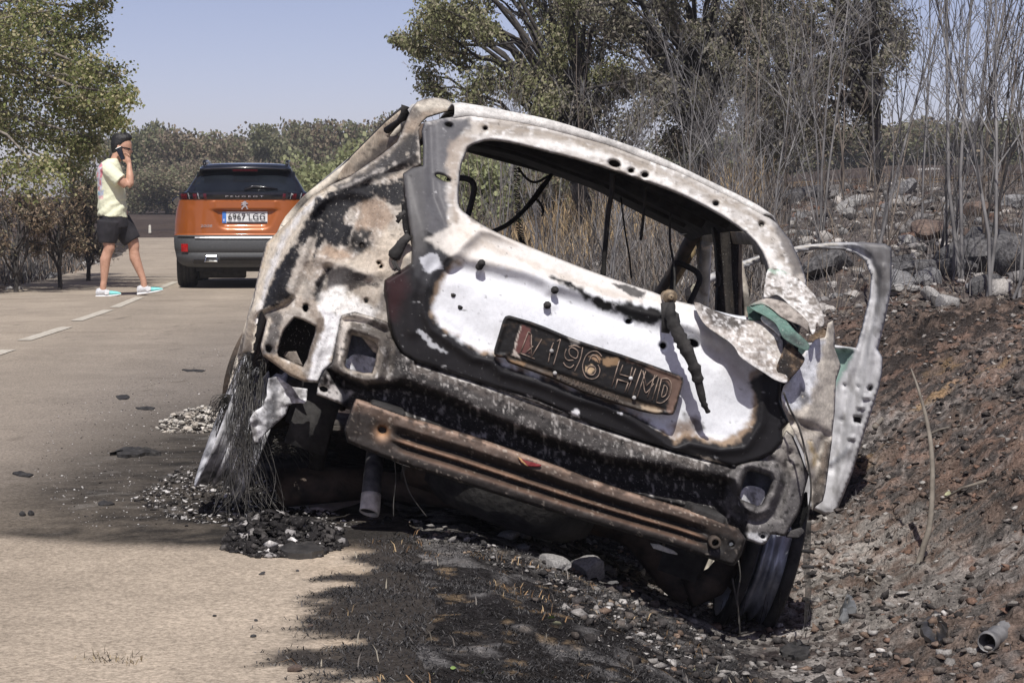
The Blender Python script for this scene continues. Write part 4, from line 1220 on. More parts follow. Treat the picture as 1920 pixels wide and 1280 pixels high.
# beam brackets to the body
for px, py in ((720, 790), (1320, 985)):
    a = wl(px, py, -.03)
    mb = MB(); mb.box(a + Vector((0, .09, 0)), (.1, .22, .09)); bevel(mb.build('beam_bracket', M_soot, beam, False), .008)
# ---------------------------------------------------------------- body sides, floor, front: the rest of the shell
def side_r(u):
    """half width of the body at height u (car space)"""
    return np.interp(u, [-.62, -.45, -.1, .1, .2, .58], [.80, .83, .85, .84, .80, .56])
def side_panel(s, name, fs, us, holes, mat, label=None):
    """one body side: grid over (forward, up) with openings cut out"""
    nf, nu = len(fs), len(us)
    FF, UU = np.meshgrid(fs, us)
    taper = 1 - .05 * sstep(2.2, 3.4, FF)
    rr_ = side_r(UU) * taper
    V = np.stack([RC + s * rr_, FF, UU], -1).reshape(-1, 3)
    V[:, 0] += .006 * fbm(V[:, 1:] * 6, 3, 50)
    i = (np.arange(nu - 1)[:, None] * nf + np.arange(nf - 1)[None]).ravel()
    Q = np.stack([i, i + 1, i + 1 + nf, i + nf], -1)
    cen = V[Q].mean(1)[:, 1:]
    keep = np.ones(len(Q), bool)
    for h in holes:
        keep &= ~inside(cen, np.array(h, float))
    Q = Q[keep]
    n = fbm(V * 5, 4, 51); n2 = fbm(V * 16, 3, 52)
    c = np.array(lin((206, 198, 184))) * np.ones((len(V), 1))
    for cc, a in (((128, 116, 104), sstep(.0, .4, n) * .7), ((52, 50, 50), sstep(.2, .5, n2 + .3 * n) * .8), ((190, 166, 128), sstep(.3, .5, -n) * .5)):
        a = a[:, None]; c = c * (1 - a) + np.array(lin(cc)) * a
    me = np_mesh(name, V, Q, mat, True, c)
    o = solid(link(name, me, wreck), .03, 0)
    if label: o['label'] = label
    return o
_fs = np.linspace(.46, 3.55, 110); _us = np.linspace(-.60, .585, 46)
def arch(cx, cu, r, n=20):
    return [(cx + r * math.cos(a), cu + r * math.sin(a)) for a in np.linspace(0, 2 * math.pi, n + 1)[:-1]]
wr = [(.62, .20), (1.28, .20), (1.28, .535), (.95, .535), (.75, .48)]            # rear side window
wf = [(1.40, .20), (2.35, .20), (1.92, .50), (1.80, .535), (1.40, .535)]         # front side window
nose = [(2.42, .19), (3.7, .06), (3.7, .8), (1.80, .8), (1.9, .56)]              # nothing above bonnet and windscreen
side_panel(-1, 'body_side', _fs, _us, [wr, wf, nose, arch(.62, -.52, .31), arch(3.02, -.54, .32), [(.4, .08), (1.0, .08), (1.0, .7), (.4, .7)]], M_burnt, 'scorched left body side with empty window frames')
wf_open = [(1.42, -.52), (2.38, -.52), (2.38, .17), (1.92, .50), (1.80, .535), (1.42, .535)]
side_panel(1, 'body_side', _fs, _us, [wr, wf_open, nose, arch(.62, -.52, .31), arch(3.02, -.54, .32), [(.4, -.7), (.66, -.7), (.66, .7), (.4, .7)]], M_burnt, 'scorched right body side with an open doorway')
# raised drip rail along the left window tops
mb = MB()
for s in (-1, 1):
    mb = MB(); mb.tube([(RC + s * (side_r(.575) + .01), 1.0, .575), (RC + s * (side_r(.575) + .01), 1.5, .57), (RC + s * (side_r(.53) + .008), 1.86, .53), (RC + s * (side_r(.36) + .0), 2.12, .37), (RC + s * side_r(.2), 2.42, .2)], .022, 6)
    mb.build('window_rail', M_ashgrey, wreck)
# left door frame and its black weatherstrip seen along the flank
rail = [wl(612, 348, 2.2), wl(680, 280, 1.6), wl(735, 226, 1.0), wl(757, 206, .75)]
mb = MB(); mb.tube(rail, [.012, .014, .016, .012], 6); mb.build('weatherstrip', M_soot, wreck)
panel('pillar_skin', y2([(0,720),(200,520),(400,320),(570,180),(610,160),(600,300),(500,400),(420,500),(560,470),(540,560),(480,600),(300,760),(100,900),(0,960),(-130,1010),(-200,1020),(-120,880)]), lambda P: .62 + .0048 * np.clip(772 - P[:, 0], 0, None), lambda P: layers(P, (208, 194, 172), [('n', (40, 16, .05), (166, 148, 128), 4, 0, .7), ('l', y2([(100,860),(300,700),(480,540),(580,380)]), (74, 70, 68), 8, 8, .85, 8), ('l', y2([(420,410),(520,330),(640,260)]), (44, 42, 42), 2, 3, .95, 3), ('n', (9, 7, .5), (52, 48, 46), 1.5, 0, .8)], 940), (), 3.6, M_burnt, wreck, thick=.004)
mb = MB(); mb.tube([wl(*y2([(640, 120)])[0], .6), wl(*y2([(625, 165)])[0], .6), wl(*y2([(640, 230)])[0], .6), wl(*y2([(560, 300)])[0], .7), wl(*y2([(420, 410)])[0], .8)], [.014, .011, .016, .008, .012], 7)
mb.build('melted_seal', M_soot, wreck)

# pillars inside, seen through the rear window
panel('door_pillar', zD([(560,60),(640,60),(735,80),(725,400),(728,760),(590,760),(600,420),(585,200)]), 1.22, lambda P: layers(P, (38, 36, 35), [('l', zD([(640,150),(650,700)]), (64, 60, 56), 4, 4, .7, 5), ('n', (10, 40, .3), (70, 62, 54), 2, 0, .6)], 950), (), 5, M_burnt, wreck, thick=.07)
panel('pillar_trim', zD([(722,100),(750,130),(752,420),(748,760),(728,760),(726,400)]), 1.24, lambda P: layers(P, (132, 122, 108), [('n', (5, 20, .1), (80, 72, 64), 2, 0, .8)], 951), (), 3, M_burnt, wreck, thick=.01)
wires(zD([(575,395),(590,400),(598,440),(590,480),(572,470)]), .006, M_soot, 'door_catch', wreck, 1.2)
def bar(name, pts, r, mat, flat=1.0, n=8):
    mb = MB(); mb.tube(pts, r, n, flat=flat); return mb.build(name, mat, wreck)
bar('windscreen_pillar', [wl(1318, 412, 1.76), wl(1290, 460, 1.95), wl(1262, 512, 2.15), wl(1225, 575, 2.4)], [.04, .036, .036, .04], M_sootbrown, .7)
bar('windscreen_pillar', [Vector((RC - .50, 1.76, .55)), Vector((RC - .6, 2.1, .38)), Vector((RC - .70, 2.4, .2))], [.04, .036, .04], M_sootbrown, .7)
panel('pillar_lining', zF([(1392,620),(1340,720),(1280,820),(1230,900),(1205,960),(1170,940),(1230,860),(1290,760),(1340,660),(1370,618)]), 2.02, lambda P: layers(P, (150, 132, 100), [('n', (12, 12, .1), (96, 84, 70), 3, 0, .7)], 952), (), 4, M_burnt, wreck, thick=.004)
panel('pillar_lining', zD([(370,510),(420,470),(520,480),(500,600),(470,640),(420,600),(380,590)]), 2.1, lambda P: layers(P, (168, 164, 150), [('n', (10, 10, .1), (110, 100, 84), 3, 0, .8)], 953), (), 4, M_burnt, wreck, thick=.004)
# headrest / seat hoops
wires([(838,334),(861,334),(874,335),(885,341),(889,354),(884,380),(876,410),(868,450)], .0095, M_soot, 'seat_hoop', wreck, .95)
wires([(1258,560),(1262,530),(1264,500),(1270,493),(1285,498),(1306,510),(1312,524),(1304,545),(1290,575),(1280,600)], .0095, M_soot, 'seat_hoop', wreck, .95)
for s in (-.36, .30):
    mb = MB()
    for dx in (-.2, .2):
        mb.tube([(s + dx, 1.25, -.42), (s + dx, 1.1, -.1), (s + dx * .85, .98, .2)], .014, 6)
    mb.tube([(s - .17, .98, .2), (s + .17, .98, .2)], .014, 6)
    mb.tube([(s - .2, 1.2, -.3), (s + .2, 1.2, -.3)], .012, 6)
    mb.tube([(s - .2, 1.25, -.42), (s - .2, 1.7, -.4), (s + .2, 1.7, -.4), (s + .2, 1.25, -.42)], .014, 6)
    mb.build('seat_frame', M_sootbrown, wreck)
# hanging wires
for i_, (pts, r_, f_) in enumerate((
    (y8([(975,365),(940,420),(870,500),(800,600),(720,700),(640,780),(540,860),(440,910),(390,925)]), .008, (1.62, 1.3)),
    (y8([(985,360),(920,460),(830,590),(740,690),(650,770)]), .006, (1.62, 1.4)),
    (y8([(650,290),(690,350),(740,405),(800,435),(860,425),(920,390),(960,370)]), .0045, (1.65, 1.6)),
    (y8([(820,600),(860,640),(890,700),(895,760),(880,770)]), .0028, (1.5, 1.5)),
    (y8([(845,605),(885,660),(905,720),(890,765)]), .0022, (1.5, 1.5)),
    (zF([(930,365),(928,440),(910,560),(900,680),(892,760),(888,850)]), .0075, (.42, .5)),
    (zF([(1083,430),(1085,470),(1078,560),(1065,680)]), .0045, (.42, .5)),
    (zF([(1205,560),(1202,680),(1215,760),(1225,850),(1222,960)]), .0035, (.55, .4)),
    (zF([(970,480),(990,640),(1010,760),(1020,860)]), .003, (1.5, 1.3)),
)):
    wires(pts, r_, M_wire, 'hanging_wire', wreck, f_)
mb = MB(); N = 90
cp = [wl(*(catmull(y8([(640,290),(640,600),(660,900),(690,1040)]), False, 30)[i]), 1.55) for i in range(91)]
mb.tube([p + Vector((.012 * math.sin(i * 1.55), .012 * math.cos(i * 1.55), 0)) for i, p in enumerate(cp)], .0016, 4)
mb.build('coil_wire', M_wire, wreck)

# floor, wheel houses, bulkhead, bonnet, front
def sheet(name, rows, mat, t=.004):
    mb = MB(); mb.grid([[Vector(p) for p in r] for r in rows]); return solid(mb.build(name, mat, wreck), t)
xs_ = np.linspace(RC - .70, RC + .70, 15)
fl = []
for f_ in np.linspace(.12, 2.6, 27):
    fl.append([(RC + (x - RC) * (.68 if f_ < .95 else 1), f_, -.40 + (.16 if f_ < .9 else 0) - .04 * math.exp(-((x - RC) / .12) ** 2) * -1 - (.18 * math.exp(-(((x - RC) / .3) ** 2 + ((f_ - .38) / .26) ** 2) ** 2) if f_ < .9 else 0)) for x in xs_])
sheet('floor_pan', fl, M_soot)
sheet('bulkhead', [[(x, 2.62 + .05 * math.sin(k), -.42 + k * .12) for x in xs_] for k in range(6)], M_soot)
sheet('bonnet', [[(RC + (x - RC) * (1.05 - .1 * t), 2.42 + 1.05 * t, .20 - .13 * t - .1 * t ** 3 + .03 * math.cos((x - RC) * 2)) for x in xs_] for t in np.linspace(0, 1, 10)], M_ashgrey)
sheet('front_panel', [[(RC + (x - RC) * (1.0 - .04 * k / 5), 3.5 + .06 * math.cos((x - RC) * 2) + .03 * math.sin(k), .02 - k * .1) for x in xs_] for k in range(6)], M_ashgrey)
sheet('dash_beam', [[(x, 2.3 + .04 * math.cos(k * 1.2), .1 + .04 * math.sin(k * 1.2)) for x in xs_] for k in range(6)], M_sootbrown)
for s in (-1, 1):
    rows = []
    for k in range(9):
        a = math.pi * k / 8
        rows.append([(RC + s * x, .62 + .34 * math.cos(a), -.5 + .36 * math.sin(a)) for x in (.52, .58, .64)])
    sheet('wheel_house', rows, M_soot)
# spare-wheel well / tank
mb = MB(); mb.lathe([(.02, -.10), (.2, -.10), (.26, -.06), (.28, .06)], 20, Matrix.Translation((RC + .05, .40, -.42)) @ Matrix.Rotation(math.radians(90), 4, 'Y') @ Matrix.Scale(-1, 4, (1, 0, 0)))
mb.build('spare_wheel_well', M_soot, wreck)

M_rimpale = mat_noise('ash_streaked_rim', (.10, .10, .105), (.72, .72, .74), 16, .6, .1, bmp=.3, bscale=50)
# ---------------------------------------------------------------- wheels
def rim_wheel(name, c, r, wid, toe=0.0, camber=0.0, mat=None, label=None, outer=-1):
    e = link(name, None, wreck)
    e.empty_display_size = .1
    Mx = Matrix.Translation(c) @ Matrix.Rotation(toe, 4, 'Z') @ Matrix.Rotation(camber, 4, 'Y')
    e.matrix_local = Mx
    w2 = wid / 2
    mb = MB()
    mb.lathe([(r + .004, -w2), (r + .012, -w2 + .004), (r - .004, -w2 + .014), (r - .006, -w2 + .03), (r - .03, -w2 + .05), (r - .034, -w2 * .45), (r - .012, -w2 * .35), (r - .012, -w2 * .2), (r - .034, -w2 * .05), (r - .034, w2 * .12), (r - .010, w2 * .22), (r - .030, w2 * .38), (r - .008, w2 - .03), (r - .006, w2 - .014), (r + .012, w2 - .004), (r + .004, w2), (r - .012, w2 - .004), (r - .014, w2 - .03), (r - .045, w2 * .3), (r - .05, -w2 * .2), (r - .04, -w2 + .04), (r - .012, -w2 + .006)], 48, None, closed=True)
    mb.build('rim', mat or M_rim, e)
    mb = MB()
    d = outer * w2 * .45
    mb.lathe([(.012, d + outer * .03), (.05, d + outer * .03), (.065, d), (r * .62, d - outer * .01), (r * .8, d + outer * .015), (r - .035, d)], 40)
    mb.build('wheel_disc', M_sootbrown, e)
    mb = MB(); mb.lathe([(.001, -outer * w2 * .9), (.11, -outer * w2 * .9), (.12, -outer * w2 * .7), (.12, -outer * w2 * .2), (.04, -outer * w2 * .1)], 28)
    mb.build('brake_drum', M_sootbrown, e)
    if label: e['label'] = label
    return e
cL = wl(452, 803, .52); cR = wl(1424, 1046, .62)
wL = rim_wheel('rear_wheel', cL, .20, .14, .05, math.radians(2), M_rimpale, 'bare rear rim with frayed steel tyre cords', -1)
wR = rim_wheel('rear_wheel', cR, .205, .16, -.06, math.radians(-3), None, 'bare silver-blue rear rim sunk in the ditch', 1)
cF = Vector((-.765, 3.0, -.50))
wFm = rim_wheel('front_wheel', cF, .275, .17, -.5, 0, M_sootbrown, 'dark front wheel turned outwards', -1)
rim_wheel('front_wheel', Vector((RC + .76, 3.0, cF.z)), .25, .17, .3, 0, M_sootbrown, None, 1)
# burnt tyre beads / rubber left on the right rear rim
mb = MB(); mb.lathe([(.208, -.085), (.232, -.075), (.236, -.05), (.214, -.045)], 40, None, closed=True); mb.lathe([(.208, .085), (.23, .075), (.23, .05), (.212, .045)], 40, None, closed=True)
mb.build('tyre_bead', M_soot, wR)

# steel cords of the burnt tyre, hanging over the left rim
M_cord = mat_noise('burnt_steel_cord', (.025, .024, .023), (.13, .122, .11), 30, .5, .4)
def cords(name, seeds, fn, par, mat=M_cord):
    mb = MB()
    for i in range(seeds):
        pts = fn(i)
        mb.tube(pts, .0009, 3, cap=False)
    o = mb.build(name, mat, par); o['kind'] = 'stuff'
    return o
r2 = random.Random(21)
def drape(i):
    x0 = r2.uniform(452, 498); y0 = r2.uniform(660, 700)
    sp = r2.gauss(0, 1)
    x1 = x0 + r2.uniform(-30, 6); y1_ = r2.uniform(760, 810)
    x2 = 455 + sp * 26 + r2.uniform(-16, 26); y2_ = r2.uniform(880, 925)
    x3 = 455 + sp * 34 + r2.uniform(-14, 26); y3_ = r2.uniform(930, 975)
    P = catmull([(x0, y0), ((x0 + x1) / 2 + r2.uniform(-8, 8), (y0 + y1_) / 2), (x1, y1_), (x2, y2_), (x3, y3_)], False, 4)
    fs = np.interp(np.linspace(0, 1, len(P)), [0, .3, 1], [.34, .29 + r2.uniform(-.05, .03), .27 + r2.uniform(-.12, .08)])
    return [wl(a, b, c) for (a, b), c in zip(P, fs)]
cords('tyre_cords', 80, drape, wreck)
def drape2(i):
    a = r2.uniform(0, 6.28)
    x, y = r2.uniform(490, 545), r2.uniform(815, 850)
    l = r2.uniform(20, 60); an = r2.uniform(-.7, .9) + (math.pi if r2.random() < .25 else 0)
    P = catmull([(x - 30 * math.cos(an), y + r2.uniform(-8, 20)), (x, y), (x + l * .6 * math.cos(an), y + l * .5 * math.sin(an) - 6), (x + l * math.cos(an), y + l * math.sin(an))], False, 4)
    return [wl(p, q, .38 + r2.uniform(-.03, .03)) for p, q in P]
cords('tyre_cords', 90, drape2, wreck)
def drape3(i):
    x, y = r2.uniform(395, 440), r2.uniform(742, 790)
    P = catmull([(450 + r2.uniform(-10, 10), 770 + r2.uniform(-20, 30)), (428 + r2.uniform(-8, 8), 745 + r2.uniform(-6, 10)), (x, y), (x - r2.uniform(2, 14), y + r2.uniform(5, 30))], False, 4)
    return [wl(p, q, .42 + r2.uniform(-.03, .03)) for p, q in P]
cords('tyre_cords', 70, drape3, wreck)
def drape4(i):
    x, y = r2.uniform(455, 500), r2.uniform(655, 690)
    P = catmull([(x, y), (x - r2.uniform(0, 30), y + r2.uniform(5, 30)), (x - r2.uniform(10, 45), y + r2.uniform(40, 70))], False, 4)
    return [wl(p, q, .33 + r2.uniform(-.04, .02)) for p, q in P]
cords('tyre_cords', 50, drape4, wreck)
def coil_r(i):
    a0 = r2.uniform(3.4, 5.2); L_ = r2.uniform(.6, 1.8); xx = r2.uniform(-.1, .12); rr_ = .215 + r2.uniform(0, .04)
    return [Matrix.Identity(4) @ Vector((xx + .04 * t, rr_ * math.cos(a0 + L_ * t), rr_ * math.sin(a0 + L_ * t))) for t in np.linspace(0, 1, 9)]
cords('tyre_cords', 70, coil_r, wR)
# inner wheel-arch sheet, ash white with sooty patches
panel('wheel_arch_liner', y5([(470,240),(520,170),(610,110),(640,20),(660,-160),(760,-180),(900,-80),(1050,-60),(1035,80),(900,85),(860,110),(835,195),(740,285),(650,365),(580,440),(550,490),(525,470),(500,380)]), lambda P: .16 + .0005 * (P[:, 0] - 470), lambda P: layers(P, (224, 224, 226), [('n', (14, 26, .1), (150, 148, 146), 3, 0, .7), ('n', (8, 12, .3), (70, 68, 68), 2, 0, .7), ('l', y5([(700,-160),(720,0),(700,160),(660,300)]), (70, 70, 74), 8, 8, .8, 10), ('l', y5([(520,170),(500,300),(540,480)]), (120, 116, 112), 3, 4, .7, 3)], 960), (), 3, M_burnt, wreck, thick=.004, wob=.02, seed=3)

# ---------------------------------------------------------------- underside: axle, damper, exhaust
mb = MB()
ax = catmull([(1150,985),(1190,1005),(1225,1045),(1262,1090),(1290,1108)], False, 6)
mb.tube([wl(x, y, .55) for x, y in ax], [.042] * len(ax), 10)
mb.tube([wl(690, 905, .6), wl(900, 935, .6), wl(1150, 985, .55)], [.042, .042, .042], 10)
axle = mb.build('axle_beam', M_sootbrown, wreck)
mb = MB()
mb.tube([wl(1290, 1112, .5), wl(1340, 1090, .52), wl(1372, 1050, .55), wl(1400, 1040, .58)], [.05, .05, .045, .05], 8, flat=.7)
mb.build('trailing_arm', M_sootbrown, axle)
mb = MB(); mb.tube([wl(520, 915, .55), wl(600, 910, .55), wl(690, 905, .58)], [.06, .055, .05], 10); mb.build('trailing_arm', M_sootbrown, axle)
mb = MB(); mb.tube([wl(592, 880, .5), wl(600, 830, .5), wl(612, 770, .52), wl(615, 740, .52)], [.022, .03, .03, .03], 10); mb.build('damper', M_soot, axle)
mb = MB(); mb.tube([wl(1300, 1080, .5), wl(1330, 1000, .5), wl(1340, 960, .5)], [.022, .03, .03], 10); mb.build('damper', M_soot, axle)
mb = MB()
ex = [wl(704, 845, .42), wl(702, 868, .30), wl(699, 892, .2), wl(696, 926, .14), wl(693.5, 956, .12)]
mb.tube(ex, [.024, .024, .024, .0245, .025], 18, cap=False)
exo = solid(mb.build('exhaust_pipe', mat_noise('scorched_exhaust', (.015, .015, .016), (.12, .115, .115), 22, .6, .2, bmp=.4), wreck), .003)
mb = MB(); mb.tube([ex[3], ex[3].lerp(ex[4], .3), ex[4], ex[4] + Vector((0, -.004, -.008))], [.0255, .0258, .0262, .0262], 18, cap=False)
solid(mb.build('exhaust_tip', mat_noise('pale_scorched_pipe', (.3, .27, .23), (.75, .7, .62), 26, .6, .1, bmp=.3), exo), .003)
mb = MB(); mb.lathe([(.002, -.2), (.1, -.2), (.11, -.18), (.11, .18), (.1, .2), (.002, .2)], 16, Matrix.Translation(wl(880, 905, .5)) @ Matrix.Scale(.6, 4, (0, 0, 1)))
mb.build('silencer', M_sootbrown, wreck)
for pts, r_, f_ in (([(740,862),(742,900),(738,940),(738,968)], .0016, -.02), ([(752,860),(760,900),(772,930),(800,968)], .0016, 0.0)):
    wires(pts, r_, M_cord, 'loose_wire', wreck, f_)
# wires trailing from the right rear corner to the ground
for pts in (y7([(380,150),(430,280),(500,420),(560,640),(590,800),(600,950),(575,1150),(578,1280)]), ):
    wires(pts, .0032, M_cord, 'loose_wire', wreck, (-.02, .02))
for k in range(6):
    o_ = k * 2.2
    wires([(1517 - 3 + o_ * .6, 975), (1508 + o_, 1030), (1507 + o_ * .9, 1065), (1510 + o_, 1100), (1509 + o_, 1150 - k * 6), (1508 + o_ * 1.6, 1185 - k * 9)], .0011, M_cord, 'loose_wire', wreck, .0)
for yy in (1032, 1061):
    mb = MB(); mb.tube([wl(1503, yy, 0), wl(1526, yy + 2, 0)], .005, 5); mb.build('wire_clip', M_soot, wreck)
for pts in (zE([(545,880),(555,960),(540,1060),(550,1180),(553,1250)]), zE([(515,970),(530,1050),(545,1130),(548,1200)])):
    wires(pts, .0022, M_cord, 'loose_wire', wreck, .1)
panel('corner_flap', zE([(780,740),(860,715),(880,735),(845,770),(785,765)]), .12, lambda P: layers(P, (70, 68, 68), []), (), 4, M_burnt, wreck, thick=.004)
panel('corner_flap', zE([(850,570),(890,530),(895,640),(860,720),(800,730),(830,660)]), .16, lambda P: layers(P, (24, 24, 24), []), (), 4, M_burnt, wreck, thick=.004)

# ---------------------------------------------------------------- open front door
door_out = [(1296,548),(1315,520),(1370,497),(1425,478),(1500,460),(1560,454),(1620,454),(1660,457),(1672,465),(1672,500),(1671,540),(1664,580),(1658,608),(1646,655),(1655,670),(1654,700),(1647,732),(1633,775),(1619,817),(1598,887),(1581,930),(1566,966),(1556,970),(1530,958),(1470,935),(1380,905),(1310,880),(1298,760)]
door_win = [(1325,534),(1420,493),(1497,474),(1532,468),(1574,468),(1602,475),(1622,490),(1633,518),(1630,557),(1624,580),(1616,614),(1605,652),(1540,643),(1450,640),(1330,640)]
dface = [(1540,650),(1603,656),(1590,684),(1573,712),(1562,735),(1550,720),(1300,720),(1300,648)]
def door_f(P):
    f = 2.62 - .25 * (P[:, 0] - 1300) / 340
    d = seg_dist(P, np.array([(1672,465),(1671,540),(1658,608),(1652,690),(1633,775),(1598,887),(1566,966)], float))[0]
    f += -.05 * sstep(95, 40, d)
    f += groove(P, [(1590,462),(1628,482),(1645,520),(1640,570),(1628,620),(1610,690),(1590,740),(1580,800),(1560,880)], 7, .02)
    f -= groove(P, [(1655,500),(1650,580),(1632,650),(1625,720),(1605,800),(1580,880),(1555,950)], 7, .014)
    f += groove(P, [(1340,512),(1425,487),(1500,467),(1570,461),(1610,468)], 3, .014)
    s = sdist(P, np.array(dface, float))
    f += .05 * sstep(4, -6, s)
    f += groove(P, y7([(900,600),(820,680),(760,720)]), 6, -.012)
    for x, y in y7([(1000,270),(1045,180),(925,515)]):
        f -= .012 * (np.abs(P[:, 0] - x) < 6) * (np.abs(P[:, 1] - y) < 3.5)
    return f + .003 * fbm(P / 16., 3, 70)
door_c = lambda P: layers(P, (206, 206, 208), [
    ('n', (12, 40, .05), (170, 170, 172), 3, 0, .8),
    ('p', [(1600,450),(1680,452),(1674,520),(1664,560),(1640,560),(1640,510),(1625,478)], (92, 90, 90), 6, 10, .85),
    ('l', [(1650,480),(1655,540),(1645,590),(1640,630)], (80, 78, 78), 5, 9, .6, 7),
    ('l', [(1340,514),(1425,487),(1500,467),(1575,461)], (92, 90, 88), 2, 2, .7, 2),
    ('l', [(1320,520),(1425,481),(1500,462),(1570,456)], (198, 192, 178), 2, 2, .8, 2),
    ('n', (14, 34, .3), (128, 126, 124), 4, 0, .6),
    ('p', dface, (150, 178, 168), 3, 4, .95),
    ('l', [(1560,652),(1590,656),(1578,662)], (66, 70, 68), 1, 2, .7, 1),
    ('p', y7([(800,220),(860,260),(860,340),(800,380),(790,300)]), (150, 150, 154), 7, 8, .6),
    ('l', y7([(900,600),(820,680),(760,720)]), (130, 132, 138), 3, 3, .7, 4),
], 970)
door = panel('door', door_out, door_f, door_c, [door_win, y7([(945,345),(1000,350),(995,395),(945,385)]), y7(ell(1072,120,11,20,.4)), y7(ell(868,100,7,12,.3)), y7(ell(840,368,8,10)), y7(ell(978,110,7,12))], 3.6, M_clean, edge=(5, .03), hedge=(4, .02), thick=.004)
tag(door, 'front door hanging open, scorched pale grey with an empty window')
panel('door_skin', [(1300,650),(1607,658),(1640,662),(1650,700),(1625,775),(1590,890),(1556,962),(1470,930),(1310,876)], lambda P: 2.62 - .25 * (P[:, 0] - 1300) / 340 + .1, lambda P: layers(P, (70, 66, 62), [('n', (30, 30, .1), (130, 124, 116), 6, 0, .7)]), (), 10, M_burnt, door, thick=.004)
# ================================================================== orange SUV on the road
SV = at_depth(463.7, 540, 28.2)
SZ = float(road_z(SV.y)) + .005
suv = thing('parked_suv', 'orange SUV with black roof seen from behind on the road', 'car', (SV.x, SV.y - .55, SZ), math.radians(.6))
suv.scale = (.985, .985, .985)
M_orange = mat_noise('orange_car_paint', (.33, .088, .014), (.37, .102, .017), 3, .42, .2, coat=.5)
M_black = mat_noise('gloss_black_trim', (.006, .006, .008), (.012, .012, .015), 20, .16, coat=.4)
M_clad = mat_noise('grey_bumper_plastic', (.055, .058, .062), (.075, .078, .082), 60, .62)
M_glass = mat_noise('tinted_glass', (.008, .010, .014), (.016, .02, .026), 2, .04, coat=.3)
M_roofblk = mat_noise('black_roof_paint', (.012, .014, .02), (.02, .022, .03), 6, .18, coat=1.0)
M_chrome = mat_noise('brushed_chrome', (.55, .55, .55), (.75, .75, .75), 30, .22, 1.0)
M_silver = mat_noise('satin_silver_trim', (.4, .4, .41), (.5, .5, .52), 30, .35, .5)
M_tyre = mat_noise('tyre_rubber', (.018, .018, .018), (.04, .039, .037), 40, .85, bmp=.2)
M_redlens = mat_noise('red_lens', (.35, .008, .01), (.5, .015, .015), 50, .2, coat=.5)
M_darkred = mat_noise('unlit_red_lens', (.06, .003, .006), (.11, .006, .01), 50, .15, coat=.5)
M_under = mat_noise('underbody', (.01, .01, .01), (.03, .028, .026), 20, .9)

_zc = [.26, .30, .36, .50, .60, .645, .66, .80, .95, 1.06, 1.085, 1.12, 1.165, 1.185, 1.30, 1.42, 1.455, 1.48, 1.505, 1.525, 1.537]
_hw = [.70, .80, .835, .862, .866, .864, .862, .856, .838, .806, .795, .775, .745, .715, .645, .570, .552, .545, .51, .40, .22]
_yr = [.10, .05, .02, .0, .0, .02, .05, .055, .06, .065, .065, .05, .055, .10, .24, .37, .33, .29, .32, .50, .9]
_yf = [3.95, 4.1, 4.18, 4.2, 4.2, 4.2, 4.2, 4.18, 4.05, 3.5, 3.4, 3.32, 3.22, 3.16, 2.85, 2.5, 2.4, 2.32, 2.2, 2.0, 1.7]
_cr_ = [.2, .2, .22, .22, .22, .22, .24, .24, .24, .22, .22, .2, .2, .2, .16, .14, .13, .12, .14, .14, .14]
def suv_ring(z, n=26, extra=None):
    hw, yr, yf, c = (float(np.interp(z, _zc, a)) for a in (_hw, _yr, _yf, _cr_))
    pts = []
    for i in range(2 * n + 1):                       # across the back, left to right
        t = -1 + i / n
        x = hw * math.copysign(abs(t) ** .9, t) if t else 0
        y = yr + c * .9 * abs(t) ** 6 + .05 * t * t
        if extra: y += extra(x, z)
        pts.append((x, y, z))
    for k in range(1, 16):
        pts.append((hw * (1 + .012 * math.sin(math.pi * k / 16)), yr + c * .95 + (yf - yr - 2 * c) * k / 15, z))
    for i in range(13):
        t = 1 - 2 * i / 12
        pts.append((hw * t * .92, yf - c * abs(t) ** 3, z))
    for k in range(15, 0, -1):
        pts.append((-hw * (1 + .012 * math.sin(math.pi * k / 16)), yr + c * .95 + (yf - yr - 2 * c) * k / 15, z))
    return pts
def suv_band(name, zs, mat, extra=None, cap=None):
    mb = MB(); rows = [suv_ring(z, extra=extra) for z in zs]
    mb.grid(rows, closed_u=True)
    n = len(rows[0])
    if cap in ('top', 'both'):
        o = len(mb.v); mb.v.append((0, sum(p[1] for p in rows[-1]) / n, zs[-1] + .002))
        b = (len(rows) - 1) * n
        for k in range(n): mb.f.append((b + k, b + (k + 1) % n, o)); mb.mi.append(0)
    if cap in ('bottom', 'both'):
        o = len(mb.v); mb.v.append((0, 2, zs[0]))
        for k in range(n): mb.f.append((k, o, (k + 1) % n)); mb.mi.append(0)
    return mb.build(name, mat, suv, True, 50)
def tg(x, z):
    """pressings of the tailgate: seam, garnish above the plate and the plate recess"""
    y = .012 * math.exp(-((abs(x) - .645) / .008) ** 2)
    zt, zb = .955, .745
    if zb - .03 < z < zt + .02:
        hwid = .37 - .10 * (zt - z) / (zt - zb)
        m = 1 / (1 + math.exp(-(hwid - abs(x)) / .012)) / (1 + math.exp(-(zt - z) / .006)) / (1 + math.exp(-(z - zb) / .012))
        y += .045 * m
    if .955 < z < 1.065:
        y -= .014 / (1 + math.exp(-(.385 - abs(x)) / .008))
    return y
suv_band('bumper', list(np.linspace(.26, .645, 14)), M_clad, lambda x, z: (.02 * math.exp(-((z - .44) / .02) ** 2) + .012 * math.exp(-((z - .60) / .015) ** 2)), 'bottom')
suv_band('body', list(np.linspace(.648, 1.085, 46)) + [1.12, 1.165], M_orange, tg)
suv_band('window_band', [1.166, 1.185, 1.24, 1.30, 1.36, 1.42, 1.452], M_glass)
suv_band('roof', [1.452, 1.46, 1.48, 1.49, 1.505, 1.52, 1.53, 1.537], M_roofblk, None, 'top')
